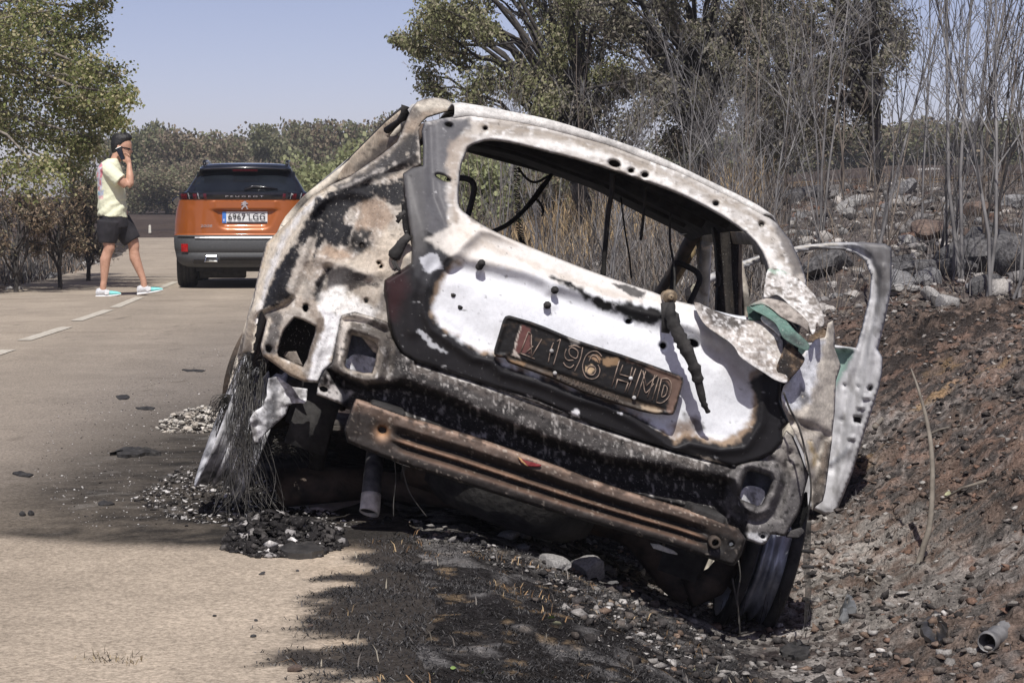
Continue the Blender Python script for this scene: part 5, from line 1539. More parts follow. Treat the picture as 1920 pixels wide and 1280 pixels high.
def back_y(x, z, d=0.0):
    hw, yr, c = (float(np.interp(z, _zc, a)) for a in (_hw, _yr, _cr_))
    t = max(-1, min(1, x / hw)); t = math.copysign(abs(t) ** (1 / .9), t)
    return yr + c * .9 * abs(t) ** 6 + .05 * t * t + d
def back_patch(name, x0, x1, z0, z1, mat, d=-.006, th=.01, nx=12, nz=3, par=None, slant=0.0, top=None):
    mb = MB(); rows = []
    for j in range(nz + 1):
        z = z0 + (z1 - z0) * j / nz
        rows.append([(x + slant * (z - z0), back_y(x, z, d), z) for x in [x0 + (x1 - x0) * i / nx for i in range(nx + 1)]])
    mb.grid(rows)
    return solid(mb.build(name, mat, par or suv, False), th, -1)
strip = back_patch('light_strip', -.80, .80, 1.083, 1.166, M_black, -.008, .012, 40, 3)
for s in (-1, 1):
    for x0, x1, m in ((.70, .775, M_darkred), (.575, .62, M_darkred), (.455, .49, M_darkred)):
        a, b = sorted((s * x0, s * x1))
        back_patch('rear_light', a, b, 1.087, 1.15, m, -.014, .008, 5, 2, strip, s * .12)
    for x0 in (.665, .545):
        a, b = sorted((s * x0, s * (x0 + .008)))
        back_patch('light_blade', a, b, 1.085, 1.16, M_silver, -.014, .006, 1, 2, strip, s * .25)
back_patch('rear_window', -.60, .60, 1.19, 1.425, M_glass, -.004, .006, 24, 6, None)
for s in (-1, 1):
    mb = MB()
    mb.grid([[(s * (hw_ + dx), back_y(s * hw_, z_, -.006 + dx * .8), z_) for dx in (-.075, .0)] for z_, hw_ in ((1.17, .70), (1.25, .655), (1.35, .60), (1.44, .548))])
    solid(mb.build('window_surround', M_black, suv, False), .01, 0)
mb = MB(); mb.grid([[(x, .28 + .06 * (x / .55) ** 2 + dy, z + .02 * (1 - (x / .55) ** 2)) for x in np.linspace(-.55, .55, 17)] for dy, z in ((.16, 1.415), (.03, 1.422), (-.03, 1.445), (.0, 1.462), (.10, 1.478))])
spo = solid(mb.build('spoiler', M_roofblk, suv), .008, -1)
back_patch('brake_light', -.15, .15, 1.418, 1.436, M_darkred, -.10, .01, 6, 1, spo)
# number plate
plate2 = back_patch('number_plate', -.272, .272, .795, .935, mat_plain('white_plate', (.72, .73, .74), .45), .036, .006, 4, 1)
back_patch('plate_band', -.272, -.225, .797, .933, mat_plain('blue_plate_band', (.05, .18, .55), .45), .030, .004, 2, 1, plate2)
M_ink = mat_plain('black_ink', (.012, .012, .012), .5)
def flat_text(txt, width, height, x, z, y, mat, name, par):
    me = text_mesh(txt, 1.0, mat, .0)
    co = np.array([v.co[:] for v in me.vertices]); lo, hi = co.min(0), co.max(0)
    sx, sz = width / (hi[0] - lo[0]), height / (hi[1] - lo[1])
    for v in me.vertices:
        v.co = ((v.co.x - (lo[0] + hi[0]) / 2) * sx + x, y, (v.co.y - (lo[1] + hi[1]) / 2) * sz + z)
    o = link(name, me, par)
    return solid(o, .002, 0)
flat_text('6967 LGG', .445, .074, .022, .872, back_y(0, .87, .022), M_ink, 'plate_characters', plate2)
flat_text('E', .02, .028, -.248, .83, back_y(-.248, .83, .020), mat_plain('plate_white', (.8, .8, .8), .5), 'country_letter', plate2)
back_patch('plate_strip', -.22, .27, .797, .812, M_black, .030, .004, 2, 1, plate2)
flat_text('P E U G E O T', .455, .017, 0, 1.118, back_y(0.1, 1.118, -.018), M_chrome, 'brand_lettering', strip)
flat_text('2008', .14, .03, -.462, .762, back_y(-.46, .762, -.006), M_chrome, 'model_lettering', suv)
# rampant-animal emblem
mb = MB()
em = [(-.01,.05),(.012,.052),(.026,.036),(.02,.028),(.036,.03),(.044,.02),(.02,.014),(.016,.0),(.032,-.012),(.036,-.036),(.048,-.046),(.026,-.046),(.018,-.02),(.004,-.012),(-.008,-.026),(-.022,-.034),(-.022,-.048),(-.042,-.048),(-.034,-.028),(-.018,-.014),(-.016,.002),(-.028,.004),(-.044,-.006),(-.04,.008),(-.024,.016),(-.026,.026),(-.044,.024),(-.032,.036),(-.018,.036)]
ey = back_y(0, 1.01, -.024)
mb.add([(x, ey, 1.01 + z) for x, z in em], [tuple(range(len(em)))])
solid(mb.build('emblem', M_chrome, suv, False), .006, 0)
# wiper, bumper trim, reflectors, exhaust finishers
mb = MB(); mb.tube([(-.0, back_y(0, 1.2, -.03), 1.195), (.10, back_y(.1, 1.23, -.03), 1.235), (.25, back_y(.2, 1.225, -.03), 1.225), (.40, back_y(.35, 1.21, -.03), 1.207)], [.016, .022, .016, .006], 6, flat=.6)
mb.tube([(-.01, back_y(0, 1.19, -.03), 1.19), (.40, back_y(.35, 1.20, -.02), 1.20)], .005, 4)
mb.build('rear_wiper', M_black, suv)
back_patch('bumper_trim', -.60, .60, .615, .645, M_silver, -.018, .014, 20, 2)
mb = MB(); mb.grid([[(x, back_y(x, .645, dy), .647 + dz) for x in np.linspace(-.82, .82, 40)] for dy, dz in ((-.03, -.012), (-.024, .002), (.05, .006))]); mb.build('bumper_ledge', M_clad, suv)
for s in (-1, 1):
    a, b = sorted((s * .69, s * .77)); back_patch('reflector', a, b, .45, .545, M_redlens, -.012, .01, 5, 2)
    cx = s * .405
    mb = MB()
    prof = lambda k: [(cx + q[0] * k, q[1]) for q in ((-.082, -.04), (.082, -.04), (.066, .04), (-.062, .04))]
    y0 = back_y(cx, .36, -.012)
    A = [(x, y0, .365 + z) for x, z in prof(1)]; B = [(x, y0 - .004, .365 + z * .8) for x, z in prof(.86)]; C_ = [(x, y0 + .07, .365 + z * .8) for x, z in prof(.86)]; D = [(x, y0 + .08, .365 + z) for x, z in prof(1)]
    mb.add(D + A + B + C_, [(i + j * 4, (i + 1) % 4 + j * 4, (i + 1) % 4 + j * 4 + 4, i + j * 4 + 4) for j in range(3) for i in range(4)] )
    ef = mb.build('exhaust_finisher', M_chrome, suv, False)
    mb = MB(); mb.add([(x, y0 + .05, .365 + z * .82) for x, z in prof(.88)], [(0, 1, 2, 3)]); mb.build('exhaust_mouth', M_under, ef, False)
back_patch('diffuser_blade', -.30, .30, .365, .385, M_black, -.02, .02, 12, 1)
back_patch('diffuser', -.62, .62, .30, .352, M_black, -.01, .014, 20, 1)
# underbody, wheels, mirrors, rails
mb = MB(); mb.box((0, 1.8, .27), (1.2, 3.2, .12)); mb.build('floor', M_under, suv, False)
mb = MB(); mb.lathe([(.002, -.28), (.08, -.28), (.09, -.26), (.09, .26), (.08, .28), (.002, .28)], 14, Matrix.Translation((-.28, .38, .21))); mb.build('silencer', M_under, suv)
mb = MB(); mb.tube([(-.3, .35, .22), (.0, .40, .23), (.5, .45, .23)], .03, 8); mb.build('exhaust_pipe', M_silver, suv)
mb = MB(); mb.tube([(-.62, .78, .3), (-.3, .8, .24), (.3, .8, .24), (.62, .78, .3)], .045, 8); mb.build('axle_beam', M_under, suv)
for s in (-1, 1):
    for y in (.80, 3.38):
        e = link('wheel', None, suv); e.location = (s * .735, y, .335)
        mb = MB(); mb.lathe([(.235, -.11), (.30, -.118), (.325, -.10), (.334, -.06), (.329, -.055), (.329, -.03), (.335, -.026), (.335, -.004), (.330, 0), (.335, .004), (.335, .026), (.329, .03), (.329, .055), (.334, .06), (.325, .10), (.30, .118), (.235, .11)], 44)
        mb.build('tyre', M_tyre, e)
        mb = MB(); mb.lathe([(.002, s * .07), (.06, s * .075), (.16, s * .06), (.22, s * .08), (.24, s * .10), (.238, -s * .1), (.10, -s * .02)], 36); mb.build('rim', M_silver, e)
    mb = MB(); mb.tube([(s * .50, .45, 1.49), (s * .505, .50, 1.545), (s * .51, 1.3, 1.56), (s * .50, 2.05, 1.53), (s * .5, 2.12, 1.5)], [.016, .02, .02, .02, .014], 8); mb.build('roof_rail', M_black, suv)
    e = link('mirror', None, suv)
    mb = MB(); mb.lathe([(.02, -.05), (.075, -.04), (.09, .0), (.085, .05), (.05, .085), (.005, .095)], 18, Matrix.Translation((s * .95, 2.72, 1.06)) @ Matrix.Rotation(math.radians(90), 4, 'Z') @ Matrix.Diagonal((1, 1.25, .8, 1)))
    mb.tube([(s * .78, 2.75, 1.02), (s * .9, 2.74, 1.03)], .025, 8); mb.build('mirror_shell', M_black, e)
    mb = MB(); mb.lathe([(.001, 0), (.075, .0)], 18, Matrix.Translation((s * .95, 2.664, 1.06)) @ Matrix.Rotation(math.radians(90), 4, 'Z') @ Matrix.Diagonal((1, 1.2, .8, 1))); mb.build('mirror_glass', mat_plain('mirror_glass', (.6, .65, .7), .08, 1.0) if s < 0 else M_chrome, e)
# ================================================================== man on the phone
PD = 25.3; PS = FP / PD
PB = at_depth(222, 556, PD); PZ = float(road_z(PB.y)) + .005
person = thing('person', 'man in pale yellow t-shirt and black shorts talking on a phone', 'person', (PB.x, PB.y, PZ), -YAW)
def pp(px, py, y=0.0):
    """point of the figure from the photo: metres right of / above its standing point, y = away from the camera"""
    return Vector(((px - 222) / PS, y, (556 - py) / PS))
def remeshed(name, mb, voxel, it, mat, parent):
    me = mb.mesh(name + '_src', mat)
    o = bpy.data.objects.new('tmp', me); COL.objects.link(o)
    r_ = o.modifiers.new('r', 'REMESH'); r_.mode = 'VOXEL'; r_.voxel_size = voxel; r_.use_smooth_shade = True
    s_ = o.modifiers.new('s', 'SMOOTH'); s_.factor = .5; s_.iterations = it
    dg = bpy.context.evaluated_depsgraph_get(); dg.update()
    out = bpy.data.meshes.new_from_object(o.evaluated_get(dg))
    bpy.data.objects.remove(o); bpy.data.meshes.remove(me)
    out.name = name; out.materials.clear(); out.materials.append(mat)
    out.polygons.foreach_set('use_smooth', [True] * len(out.polygons))
    return link(name, out, parent)
def ering(mb, rings, n=16):
    """rings: (centre, half width x, half depth y [, tilt about y]) lofted bottom to top"""
    rows = []
    for rg in rings:
        c, a, b = rg[:3]; t = rg[3] if len(rg) > 3 else 0
        rows.append([Vector((c.x + a * math.cos(k) * math.cos(t), c.y + b * math.sin(k), c.z + a * math.cos(k) * math.sin(t))) for k in [2 * math.pi * i / n for i in range(n)]])
    mb.grid(rows, closed_u=True)
    m = len(rows)
    b0 = len(mb.v) - m * n
    mb.f.append(tuple(b0 + k for k in range(n))[::-1]); mb.f.append(tuple(b0 + (m - 1) * n + k for k in range(n))); mb.mi += [0, 0]
M_skin = mat_noise('skin', (.47, .26, .175), (.58, .335, .235), 25, .55)
M_shirt = mat_vcol('pale_yellow_cotton', rough=.9, spk=0, dark_amt=0, bmp=.25, bscale=25, bdist=.01, mott=.05, mscale=12)
M_short = mat_noise('black_shorts_cloth', (.012, .011, .014), (.03, .027, .032), 12, .85, bmp=.4, bscale=14)
M_hair = mat_noise('black_hair', (.006, .006, .006), (.02, .018, .017), 60, .5, bmp=.5, bscale=120)
M_shoe = mat_noise('light_grey_mesh_shoe', (.5, .51, .53), (.68, .69, .7), 60, .7)
M_aqua = mat_noise('aqua_shoe_toe', (.2, .62, .60), (.28, .72, .69), 40, .6)
M_sole = mat_noise('white_sole', (.7, .7, .7), (.82, .82, .82), 30, .6)
NR, FA = -.10, .10           # near leg (trailing) and far leg (leading)
mb = MB()
# head, neck
H = pp(232, 278, .02)
ering(mb, [(pp(236, 303, .02), .035, .04), (pp(235, 298, .02), .062, .055), (pp(233, 290, .02), .088, .068), (pp(232.5, 281, .02), .098, .074), (pp(231.5, 272, .02), .103, .077), (pp(230, 263, .02), .096, .072), (pp(229, 256, .02), .066, .052), (pp(229, 253, .02), .03, .025)], 18)
mb.tube([pp(216, 312, 0), pp(219, 302, .01), pp(224, 290, .02)], [.068, .058, .058], 12)
mb.tube([pp(244, 281, .035), pp(248.5, 287, .04), pp(246, 289, .04)], [.012, .016, .010], 6)      # nose
mb.tube([pp(242, 295, .035), pp(244, 296, .04)], [.02, .012], 6)                                   # mouth and chin
mb.tube([pp(241, 300, .03), pp(239, 303, .03)], [.022, .02], 6)
mb.tube([pp(226, 275, -.06), pp(226.5, 280, -.068), pp(228, 285, -.06)], [.012, .02, .01], 6)      # ear
# torso under the shirt
ering(mb, [(pp(214, 420, 0), .13, .16), (pp(214, 400, 0), .125, .15), (pp(212, 370, 0), .12, .14), (pp(210, 340, 0), .13, .17), (pp(209, 320, 0), .12, .18), (pp(213, 306, 0), .07, .1)], 18)
# near (right) arm raised to the ear
mb.tube([pp(208, 318, -.17), pp(220, 330, -.21), pp(234, 341, -.22), pp(245, 350, -.2)], [.062, .056, .052, .046], 12)
mb.tube([pp(246, 351, -.2), pp(251, 346, -.19), pp(250.5, 333, -.17), pp(249, 322, -.14), pp(248, 311, -.115)], [.042, .045, .044, .034, .026], 12)
# far (left) arm hanging, hidden behind the body
mb.tube([pp(212, 318, .17), pp(217, 345, .2), pp(222, 372, .19), pp(230, 396, .16), pp(232, 404, .15)], [.058, .05, .045, .034, .03], 10)
mb.tube([pp(232, 404, .15), pp(234, 416, .14)], [.03, .022], 8)
# hand holding the phone
mb.tube([pp(248, 312, -.115), pp(246, 304, -.105), pp(243.5, 297, -.10)], [.026, .034, .028], 10, flat=.75)
for pts, r_ in (([(241.5, 299), (238.5, 291), (236.5, 283)], .0095), ([(243.5, 296), (243.5, 291), (241, 288)], .0098), ([(246, 296), (247, 292), (244, 290)], .0095), ([(248.5, 298), (249.5, 295), (246, 293)], .009)):
    mb.tube([pp(x, y, -.108 - .012 * k + .0) for k, (x, y) in enumerate(pts)], [r_ * 1.1, r_, r_ * .85], 7)
mb.tube([pp(245, 308, -.10), pp(238, 304, -.095), pp(232, 300.5, -.085)], [.016, .012, .0095], 7)      # thumb
# legs
def leg(hip, knee, ankle, heel, y):
    mb.tube([hip, hip.lerp(knee, .5), knee + Vector((-.005, 0, .05)), knee, knee.lerp(ankle, .12) + Vector((-.012, 0, 0)), knee.lerp(ankle, .32) + Vector((-.024, 0, 0)), knee.lerp(ankle, .6) + Vector((-.012, 0, 0)), knee.lerp(ankle, .88), ankle, heel], [.080, .078, .066, .062, .056, .060, .048, .036, .036, .035], 14)
leg(pp(212, 418, NR), pp(209, 466, NR), pp(197, 535, NR), pp(196, 545, NR), NR)
leg(pp(222, 418, FA), pp(249, 464, FA), pp(267, 530, FA), pp(268, 541, FA), FA)
body = remeshed('body', mb, .0075, 4, M_skin, person)
# shirt
mb = MB()
ering(mb, [(pp(213, 408, 0), .160, .185, -.05), (pp(212.5, 404, 0), .162, .186, -.04), (pp(212, 390, 0), .158, .178), (pp(211.5, 370, 0), .152, .172), (pp(210.5, 350, 0), .150, .180), (pp(209, 332, 0), .148, .196), (pp(208.5, 318, 0), .132, .205), (pp(210, 309, .0), .108, .17), (pp(213, 303, .0), .08, .10), (pp(215, 299.5, .0), .066, .075)], 22)
mb.tube([pp(207, 316, -.14), pp(216, 325, -.19), pp(228, 336, -.215), pp(234, 341, -.22)], [.078, .082, .078, .082], 14)
mb.tube([pp(210, 316, .14), pp(214, 330, .18), pp(217, 346, .2)], [.075, .076, .078], 12)
shirt = remeshed('t_shirt', mb, .009, 3, M_shirt, person)
me = shirt.data
co = np.empty(len(me.vertices) * 3); me.vertices.foreach_get('co', co); co = co.reshape(-1, 3)
qx = 222 + co[:, 0] * PS; qy = 556 - co[:, 2] * PS
fold = .006 * np.sin(qy * .32 + qx * .22 + 2 * fbm(np.stack([qx, qy], -1) / 14, 3, 8)) * sstep(340, 400, qy) + .004 * fbm(np.stack([qx, qy], -1) / 7, 3, 9)
nrm = np.empty(len(me.vertices) * 3); me.vertices.foreach_get('normal', nrm); nrm = nrm.reshape(-1, 3)
co = co + nrm * fold[:, None]; me.vertices.foreach_set('co', co.ravel()); me.update()
Q = np.stack([qx, qy], -1)
c = np.zeros((len(co), 3)) + np.array((.80, .81, .60))
near = (co[:, 1] < .1)
for pts, cc in (([(188,308),(194,305),(200,312),(198,350),(195,372),(189,372),(188,340)], (.62, .60, .72)), ([(190,312),(197,308),(199,314),(192,318)], (.72, .22, .26)), ([(195,320),(201,318),(202,324),(199,334),(194,338),(196,328)], (.75, .2, .24)), ([(187,326),(191,325),(191,334),(187,334)], (.75, .3, .32)), ([(193,340),(197,338),(196,350),(193,348)], (.72, .2, .24)), ([(188,352),(193,352),(193,360),(189,359)], (.75, .35, .3)), ([(188,362),(193,361),(193,368),(189,368)], (.35, .62, .75)), ([(196,360),(202,358),(200,368),(196,368)], (.55, .62, .8)), ([(189,370),(200,369),(200,375),(190,375)], (.78, .45, .45))):
    a = (1 - sstep(-.6, .8, sdist(Q, np.array(pts, float)) + 1.2 * fbm(Q / 2.2, 2, 3))) * near * .85
    c = c * (1 - a[:, None]) + np.array(cc) * a[:, None]
set_col(me, c)
# shorts
mb = MB()
def sleg(y, pts, rr): 
    mb.tube([pp(a, b, y) for a, b in pts], rr, 16, flat=1.0)
ering(mb, [(pp(216, 428, 0), .150, .175), (pp(214.5, 415, 0), .152, .18), (pp(213.5, 404, 0), .146, .175), (pp(213.5, 400, 0), .14, .17)], 20)
sleg(NR + .01, [(209, 416), (206.5, 438), (205, 456.5)], [.135, .124, .098])
sleg(FA - .01, [(222, 416), (236, 438), (246.5, 454)], [.130, .120, .102])
shorts = remeshed('shorts', mb, .009, 3, M_short, person)
# hair, sunglasses
mb = MB()
ering(mb, [(pp(219, 289, .02), .036, .05), (pp(220.5, 284, .02), .055, .064), (pp(223, 278, .02), .074, .080), (pp(226, 272, .02), .094, .085), (pp(229, 266, .02), .107, .084), (pp(231, 261, .02), .116, .082), (pp(231, 255.5, .02), .096, .07), (pp(229.5, 252, .02), .05, .04)], 18)
mb.tube([pp(234, 259, .02), pp(242, 260, .03), pp(246, 265, .03)], [.056, .036, .016], 8)
for k_ in range(26):
    a_ = rnd.uniform(223, 244); mb.tube([pp(a_, 256, .02 + rnd.uniform(-.05, .05)), pp(a_ + rnd.uniform(-1, 3), 250.5 + abs(a_ - 233) * .22, .02 + rnd.uniform(-.06, .06))], [.014, .007], 5)
hair = remeshed('hair', mb, .007, 3, M_hair, person)
mb = MB(); mb.tube([pp(229, 277.5, -.062), pp(240, 279.5, -.056), pp(245, 281, -.035)], [.004, .005, .006], 5); mb.tube([pp(243.5, 281, -.045), pp(247, 282, -.01), pp(248.5, 282, .04)], [.009, .010, .010], 8, flat=.5); mb.build('sunglasses', M_black, person)
# shoes
def shoe(back, toe, y, lift):
    """heel and toe pixels -> trainer with sole, grey upper and aqua toe"""
    a, b = pp(*back, y), pp(*toe, y)
    d = (b - a); L_ = d.length; d.normalize(); up = Vector((0, 0, 1)); up = (up - d * up.dot(d)).normalized(); sd = Vector((0, 1, 0))
    e = link('shoe', None, person)
    def ring(t, hw, z0, z1):
        c = a + d * L_ * t
        return [c + sd * hw * math.cos(k) + up * ((z0 + z1) / 2 + (z1 - z0) / 2 * math.sin(k)) for k in [2 * math.pi * i / 12 for i in range(12)]]
    def loft(name, rg, mat):
        m = MB(); m.grid([ring(*q) for q in rg], closed_u=True)
        n = len(rg); m.f += [tuple(range(12)), tuple((n - 1) * 12 + k for k in range(12))[::-1]]; m.mi += [0, 0]
        return m.build(name, mat, e)
    loft('sole', [(-.02, .02, .0, .03), (.03, .036, -.004, .034), (.3, .034, -.002, .03), (.6, .044, -.004, .028), (.85, .044, 0, .028), (.98, .026, .008, .03), (1.01, .01, .014, .026)], M_sole)
    loft('upper', [(.0, .02, .02, .075), (.04, .034, .02, .10), (.14, .038, .02, .108), (.26, .038, .02, .105), (.38, .038, .02, .092), (.5, .04, .02, .076), (.6, .042, .02, .066)], M_shoe)
    loft('toe_cap', [(.56, .043, .014, .07), (.7, .046, .014, .062), (.85, .044, .014, .054), (.96, .03, .014, .042), (1.0, .012, .016, .032)], M_aqua)
    m = MB(); q = a + d * L_ * .36 + sd * -.041 + up * .05
    m.add([q, q + d * .035 + up * .012, q + d * .05 - up * .014, q + d * .012 - up * .022], [(0, 1, 2, 3)]); solid(m.build('side_flash', M_sole, e, False), .003, 0)
    m = MB()
    for k in range(4):
        c = a + d * L_ * (.3 + .07 * k) + up * (.104 - .011 * k); m.tube([c - sd * .022, c + up * .005, c + sd * .022], .004, 4)
    m.build('laces', M_sole, e)['kind'] = 'stuff'
shoe((184, 559.5), (230, 555.5), NR, 0)
shoe((256, 556), (303.5, 548.5), FA, 0)
# phone in the hand
mb = MB()
pc = pp(232.5, 290, -.098); dn = (pp(237, 300, 0) - pp(228, 282, 0)); dn.normalize(); nx_ = Vector((.25, -.95, .12)).normalized(); nx_ = (nx_ - dn * nx_.dot(dn)).normalized(); sx_ = dn.cross(nx_)
mb.box((0, 0, 0), (.068, .009, .142)); phm = mb.mesh('phone', M_black, False)
phone = link('phone', phm)
phone.matrix_world = person.matrix_basis @ Matrix(((sx_.x, nx_.x, dn.x, pc.x), (sx_.y, nx_.y, dn.y, pc.y), (sx_.z, nx_.z, dn.z, pc.z), (0, 0, 0, 1)))
bevel(phone, .004, 2)
tag(phone, "black smartphone held to the walking man's ear", 'phone')
mb = MB(); mb.box((-.015, .0055, -.05), (.022, .002, .028)); mb.build('camera_bump', M_under, phone, False)
# ================================================================== trees, saplings, brush
def mat_leaf(name, rough=.65, trans=.25):
    m, nt, b = mat_new(name)
    at = nt.nodes.new('ShaderNodeAttribute'); at.attribute_name = 'Col'
    nt.links.new(at.outputs['Color'], b.inputs['Base Color'])
    b.inputs['Roughness'].default_value = rough; b.inputs['Specular IOR Level'].default_value = .35
    tr = nt.nodes.new('ShaderNodeBsdfTranslucent'); nt.links.new(at.outputs['Color'], tr.inputs['Color'])
    mx = nt.nodes.new('ShaderNodeMixShader'); mx.inputs[0].default_value = trans
    nt.links.new(b.outputs[0], mx.inputs[1]); nt.links.new(tr.outputs[0], mx.inputs[2])
    nt.links.new(mx.outputs[0], nt.nodes['Material Output'].inputs[0])
    return m
M_leaf = mat_leaf('leaves', .55, .4)
M_leafdry = mat_leaf('scorched_leaves', .65, .3)
M_bark = mat_noise('grey_bark', (.10, .085, .07), (.27, .24, .20), 12, .9, bmp=.6, bscale=30)
M_barkdark = mat_noise('charred_bark', (.015, .014, .013), (.075, .066, .06), 10, .9, bmp=.6, bscale=30)
M_barkpale = mat_noise('ash_pale_bark', (.24, .225, .215), (.5, .48, .46), 8, .85, bmp=.5, bscale=25)
M_twig = [mat_noise('burnt_twig_grey', (.10, .095, .095), (.27, .26, .255), 5, .85), mat_noise('burnt_twig_brown', (.085, .07, .06), (.23, .19, .155), 5, .85), mat_noise('charred_twig', (.03, .028, .028), (.10, .092, .088), 5, .85)]

def leaf_mesh(name, C, size, pal, rs, mat, aspect=.55, droop=.0, curl_=0.0):
    """one quad leaf per centre, random attitude; colours drawn from pal with light and dark clumps"""
    N = len(C)
    a = rs.normal(size=(N, 3)); a[:, 2] -= droop
    a /= np.linalg.norm(a, axis=1)[:, None]
    b = rs.normal(size=(N, 3)); b -= (b * a).sum(1)[:, None] * a; b /= np.linalg.norm(b, axis=1)[:, None] + 1e-9
    s = (size * rs.uniform(.6, 1.35, N))[:, None]
    nn = np.cross(a, b)
    V = np.stack([C, C + a * s * .5 + b * s * aspect * .5 + nn * s * curl_, C + a * s, C + a * s * .5 - b * s * aspect * .5 + nn * s * curl_], 1).reshape(-1, 3)
    F = np.arange(N * 4).reshape(N, 4)
    pal = np.array(pal)
    k = rs.integers(0, len(pal), N)
    cl = 1.45 * pal[k] * (1 + .35 * fbm(C * 1.7, 3, 5))[:, None] * rs.uniform(.85, 1.15, N)[:, None]
    return np_mesh(name, V, F, mat, False, np.repeat(np.clip(cl, .003, 1), 4, 0))

def jag(a, b, n, amp, rs):
    pts = []
    for i in range(n + 1):
        t = i / n
        p = a.lerp(b, t)
        if 0 < i < n:
            p = p + Vector(rs.normal(size=3) * amp)
        pts.append(p)
    return pts

def clump_tree(name, label, cat, base, fork, clumps, nleaf, lsize, pal, seed, trunk_r=.12, bark=None, mat=None, group=None, lean=(0, 0), twigs=7, aspect=.55, droop=.4, twig_mat=None):
    """tree: trunk from base to fork height, a limb to every clump, twigs inside it, leaves on the twigs"""
    rs = np.random.default_rng(seed)
    t = thing(name, label, cat, base, 0, group)
    base = Vector(base)
    top = Vector(fork)
    mb = MB()
    tp = jag(Vector((0, 0, -.15)), top - base, 6, trunk_r * .35, rs)
    mb.tube(tp, [trunk_r * (1.15 - .6 * i / 6) for i in range(7)], 9)
    L = []
    for c, r in clumps:
        c = Vector(c) - base; r = Vector(r)
        ti = tp[int(rs.integers(3, 7))]
        mid = ti.lerp(c, .5) + Vector((0, 0, .15 * (c - ti).length))
        p1 = jag(ti, mid, 2, .03, rs) + jag(mid, c, 3, .05, rs)[1:]
        l0 = (c - ti).length
        r0 = min(trunk_r * .4, .008 + .008 * l0)
        mb.tube(p1, [r0 * (1 - .8 * i / 5) + .003 for i in range(len(p1))], 5, cap=False)
        ends = []
        for k in range(twigs):
            d = Vector(rs.normal(size=3)); d.normalize()
            e = c + Vector((d.x * r.x, d.y * r.y, d.z * r.z)) * float(rs.uniform(.5, 1.05))
            q = jag(c.lerp(ti, float(rs.uniform(0, .25))), e, 3, .03, rs)
            mb.tube(q, [.007, .0055, .004, .0025], 3, cap=False)
            ends.append(q)
        E_ = np.array([[p[:] for p in q] for q in ends])
        w_ = rs.integers(0, len(ends), nleaf); x = rs.uniform(.15, 1.05, nleaf) * 3; i_ = np.minimum(x.astype(int), 2)
        q0, q1 = E_[w_, i_], E_[w_, i_ + 1]
        L.append(q0 + (q1 - q0) * (x - i_)[:, None] + rs.normal(size=(nleaf, 3)) * min(r.x, r.z) * .26)
    tr = mb.build('trunk', bark or M_bark, t)
    me = leaf_mesh('crown', np.concatenate(L), lsize, pal, rs, mat or M_leaf, aspect, droop)
    link('crown', me, t)
    return t

def PX(px, py, d, rpx, k=1.0):
    """clump from photo pixels at depth d: centre and radii"""
    c = at_depth(px, py, d); r = rpx * d / FP
    return (c, (r, r * 1.2 * k, r))

# ---- poplar on the left, leaning into the picture
GREEN_P = [(.16, .18, .06), (.20, .21, .085), (.27, .26, .13), (.36, .32, .19), (.12, .14, .05)]
rs = np.random.default_rng(3)
cl = []
for px, py, r in ((25,30,75),(95,20,70),(150,30,55),(175,75,38),(55,95,80),(120,105,55),(150,130,40),(195,140,45),(230,145,34),(240,180,28),(215,195,38),(100,170,70),(160,190,50),(40,190,80),(185,235,42),(125,245,60),(60,270,75),(215,225,30),(150,290,42),(15,330,60),(85,330,55),(140,318,30),(190,262,25),(20,130,70),(70,40,70),(10,240,60),(180,20,28),(120,62,60)):
    cl.append(PX(px, py, 27.5 + rs.uniform(-1.2, 1.6), r))
for k in range(26):
    cl.append(PX(rs.uniform(-420, -10), rs.uniform(-420, 330), 28.5 + rs.uniform(-2, 2.5), rs.uniform(70, 110)))
for k in range(10):
    cl.append(PX(rs.uniform(-40, 190), rs.uniform(-420, -60), 28 + rs.uniform(-1.5, 2), rs.uniform(60, 90)))
pb_ = Vector((-6.9, 28.6, 0)); pb_.z = gz(pb_.x, pb_.y)
clump_tree('poplar_tree', 'tall leafy green poplar reaching in beside the road behind the man', 'tree', pb_, pb_ + Vector((.5, 0, 3.2)), cl, 1000, .043, GREEN_P, 11, .16, aspect=.75, droop=.3)

# ---- big half-scorched trees behind the wreck
OLIVE = [(.11, .108, .068), (.135, .128, .09), (.165, .15, .115), (.085, .082, .06), (.19, .17, .14)]
OLIVE_G = [(.15, .16, .075), (.19, .19, .10), (.12, .125, .065), (.24, .22, .15)]
crownL = np.array([(735,62),(790,20),(830,-120),(1160,-140),(1180,150),(1130,235),(1010,215),(900,190),(840,185),(790,165),(770,110)], float)
crownM = np.array([(1020,-140),(1500,-140),(1480,120),(1440,230),(1330,290),(1180,270),(1090,250),(1040,140)], float)
crownR = np.array([(1380,-140),(1700,-140),(1690,40),(1700,120),(1712,175),(1690,215),(1610,235),(1500,270),(1400,250),(1370,120)], float)
def fill(poly, n, d0, d1, seed, r0=30, r1=55):
    r_ = np.random.default_rng(seed); out = []
    lo, hi = poly.min(0), poly.max(0)
    while len(out) < n:
        p = r_.uniform(lo, hi)
        if inside(p[None], poly)[0]:
            out.append(PX(p[0], p[1], r_.uniform(d0, d1), r_.uniform(r0, r1)))
    return out
def stand(px, py, d):
    c = at_depth(px, py, d); c.z = gz(c.x, c.y); return c
b1 = stand(1085, 330, 24.5); b2 = stand(1330, 320, 25.5); b3 = stand(1432, 335, 27); b4 = stand(1640, 330, 23.5)
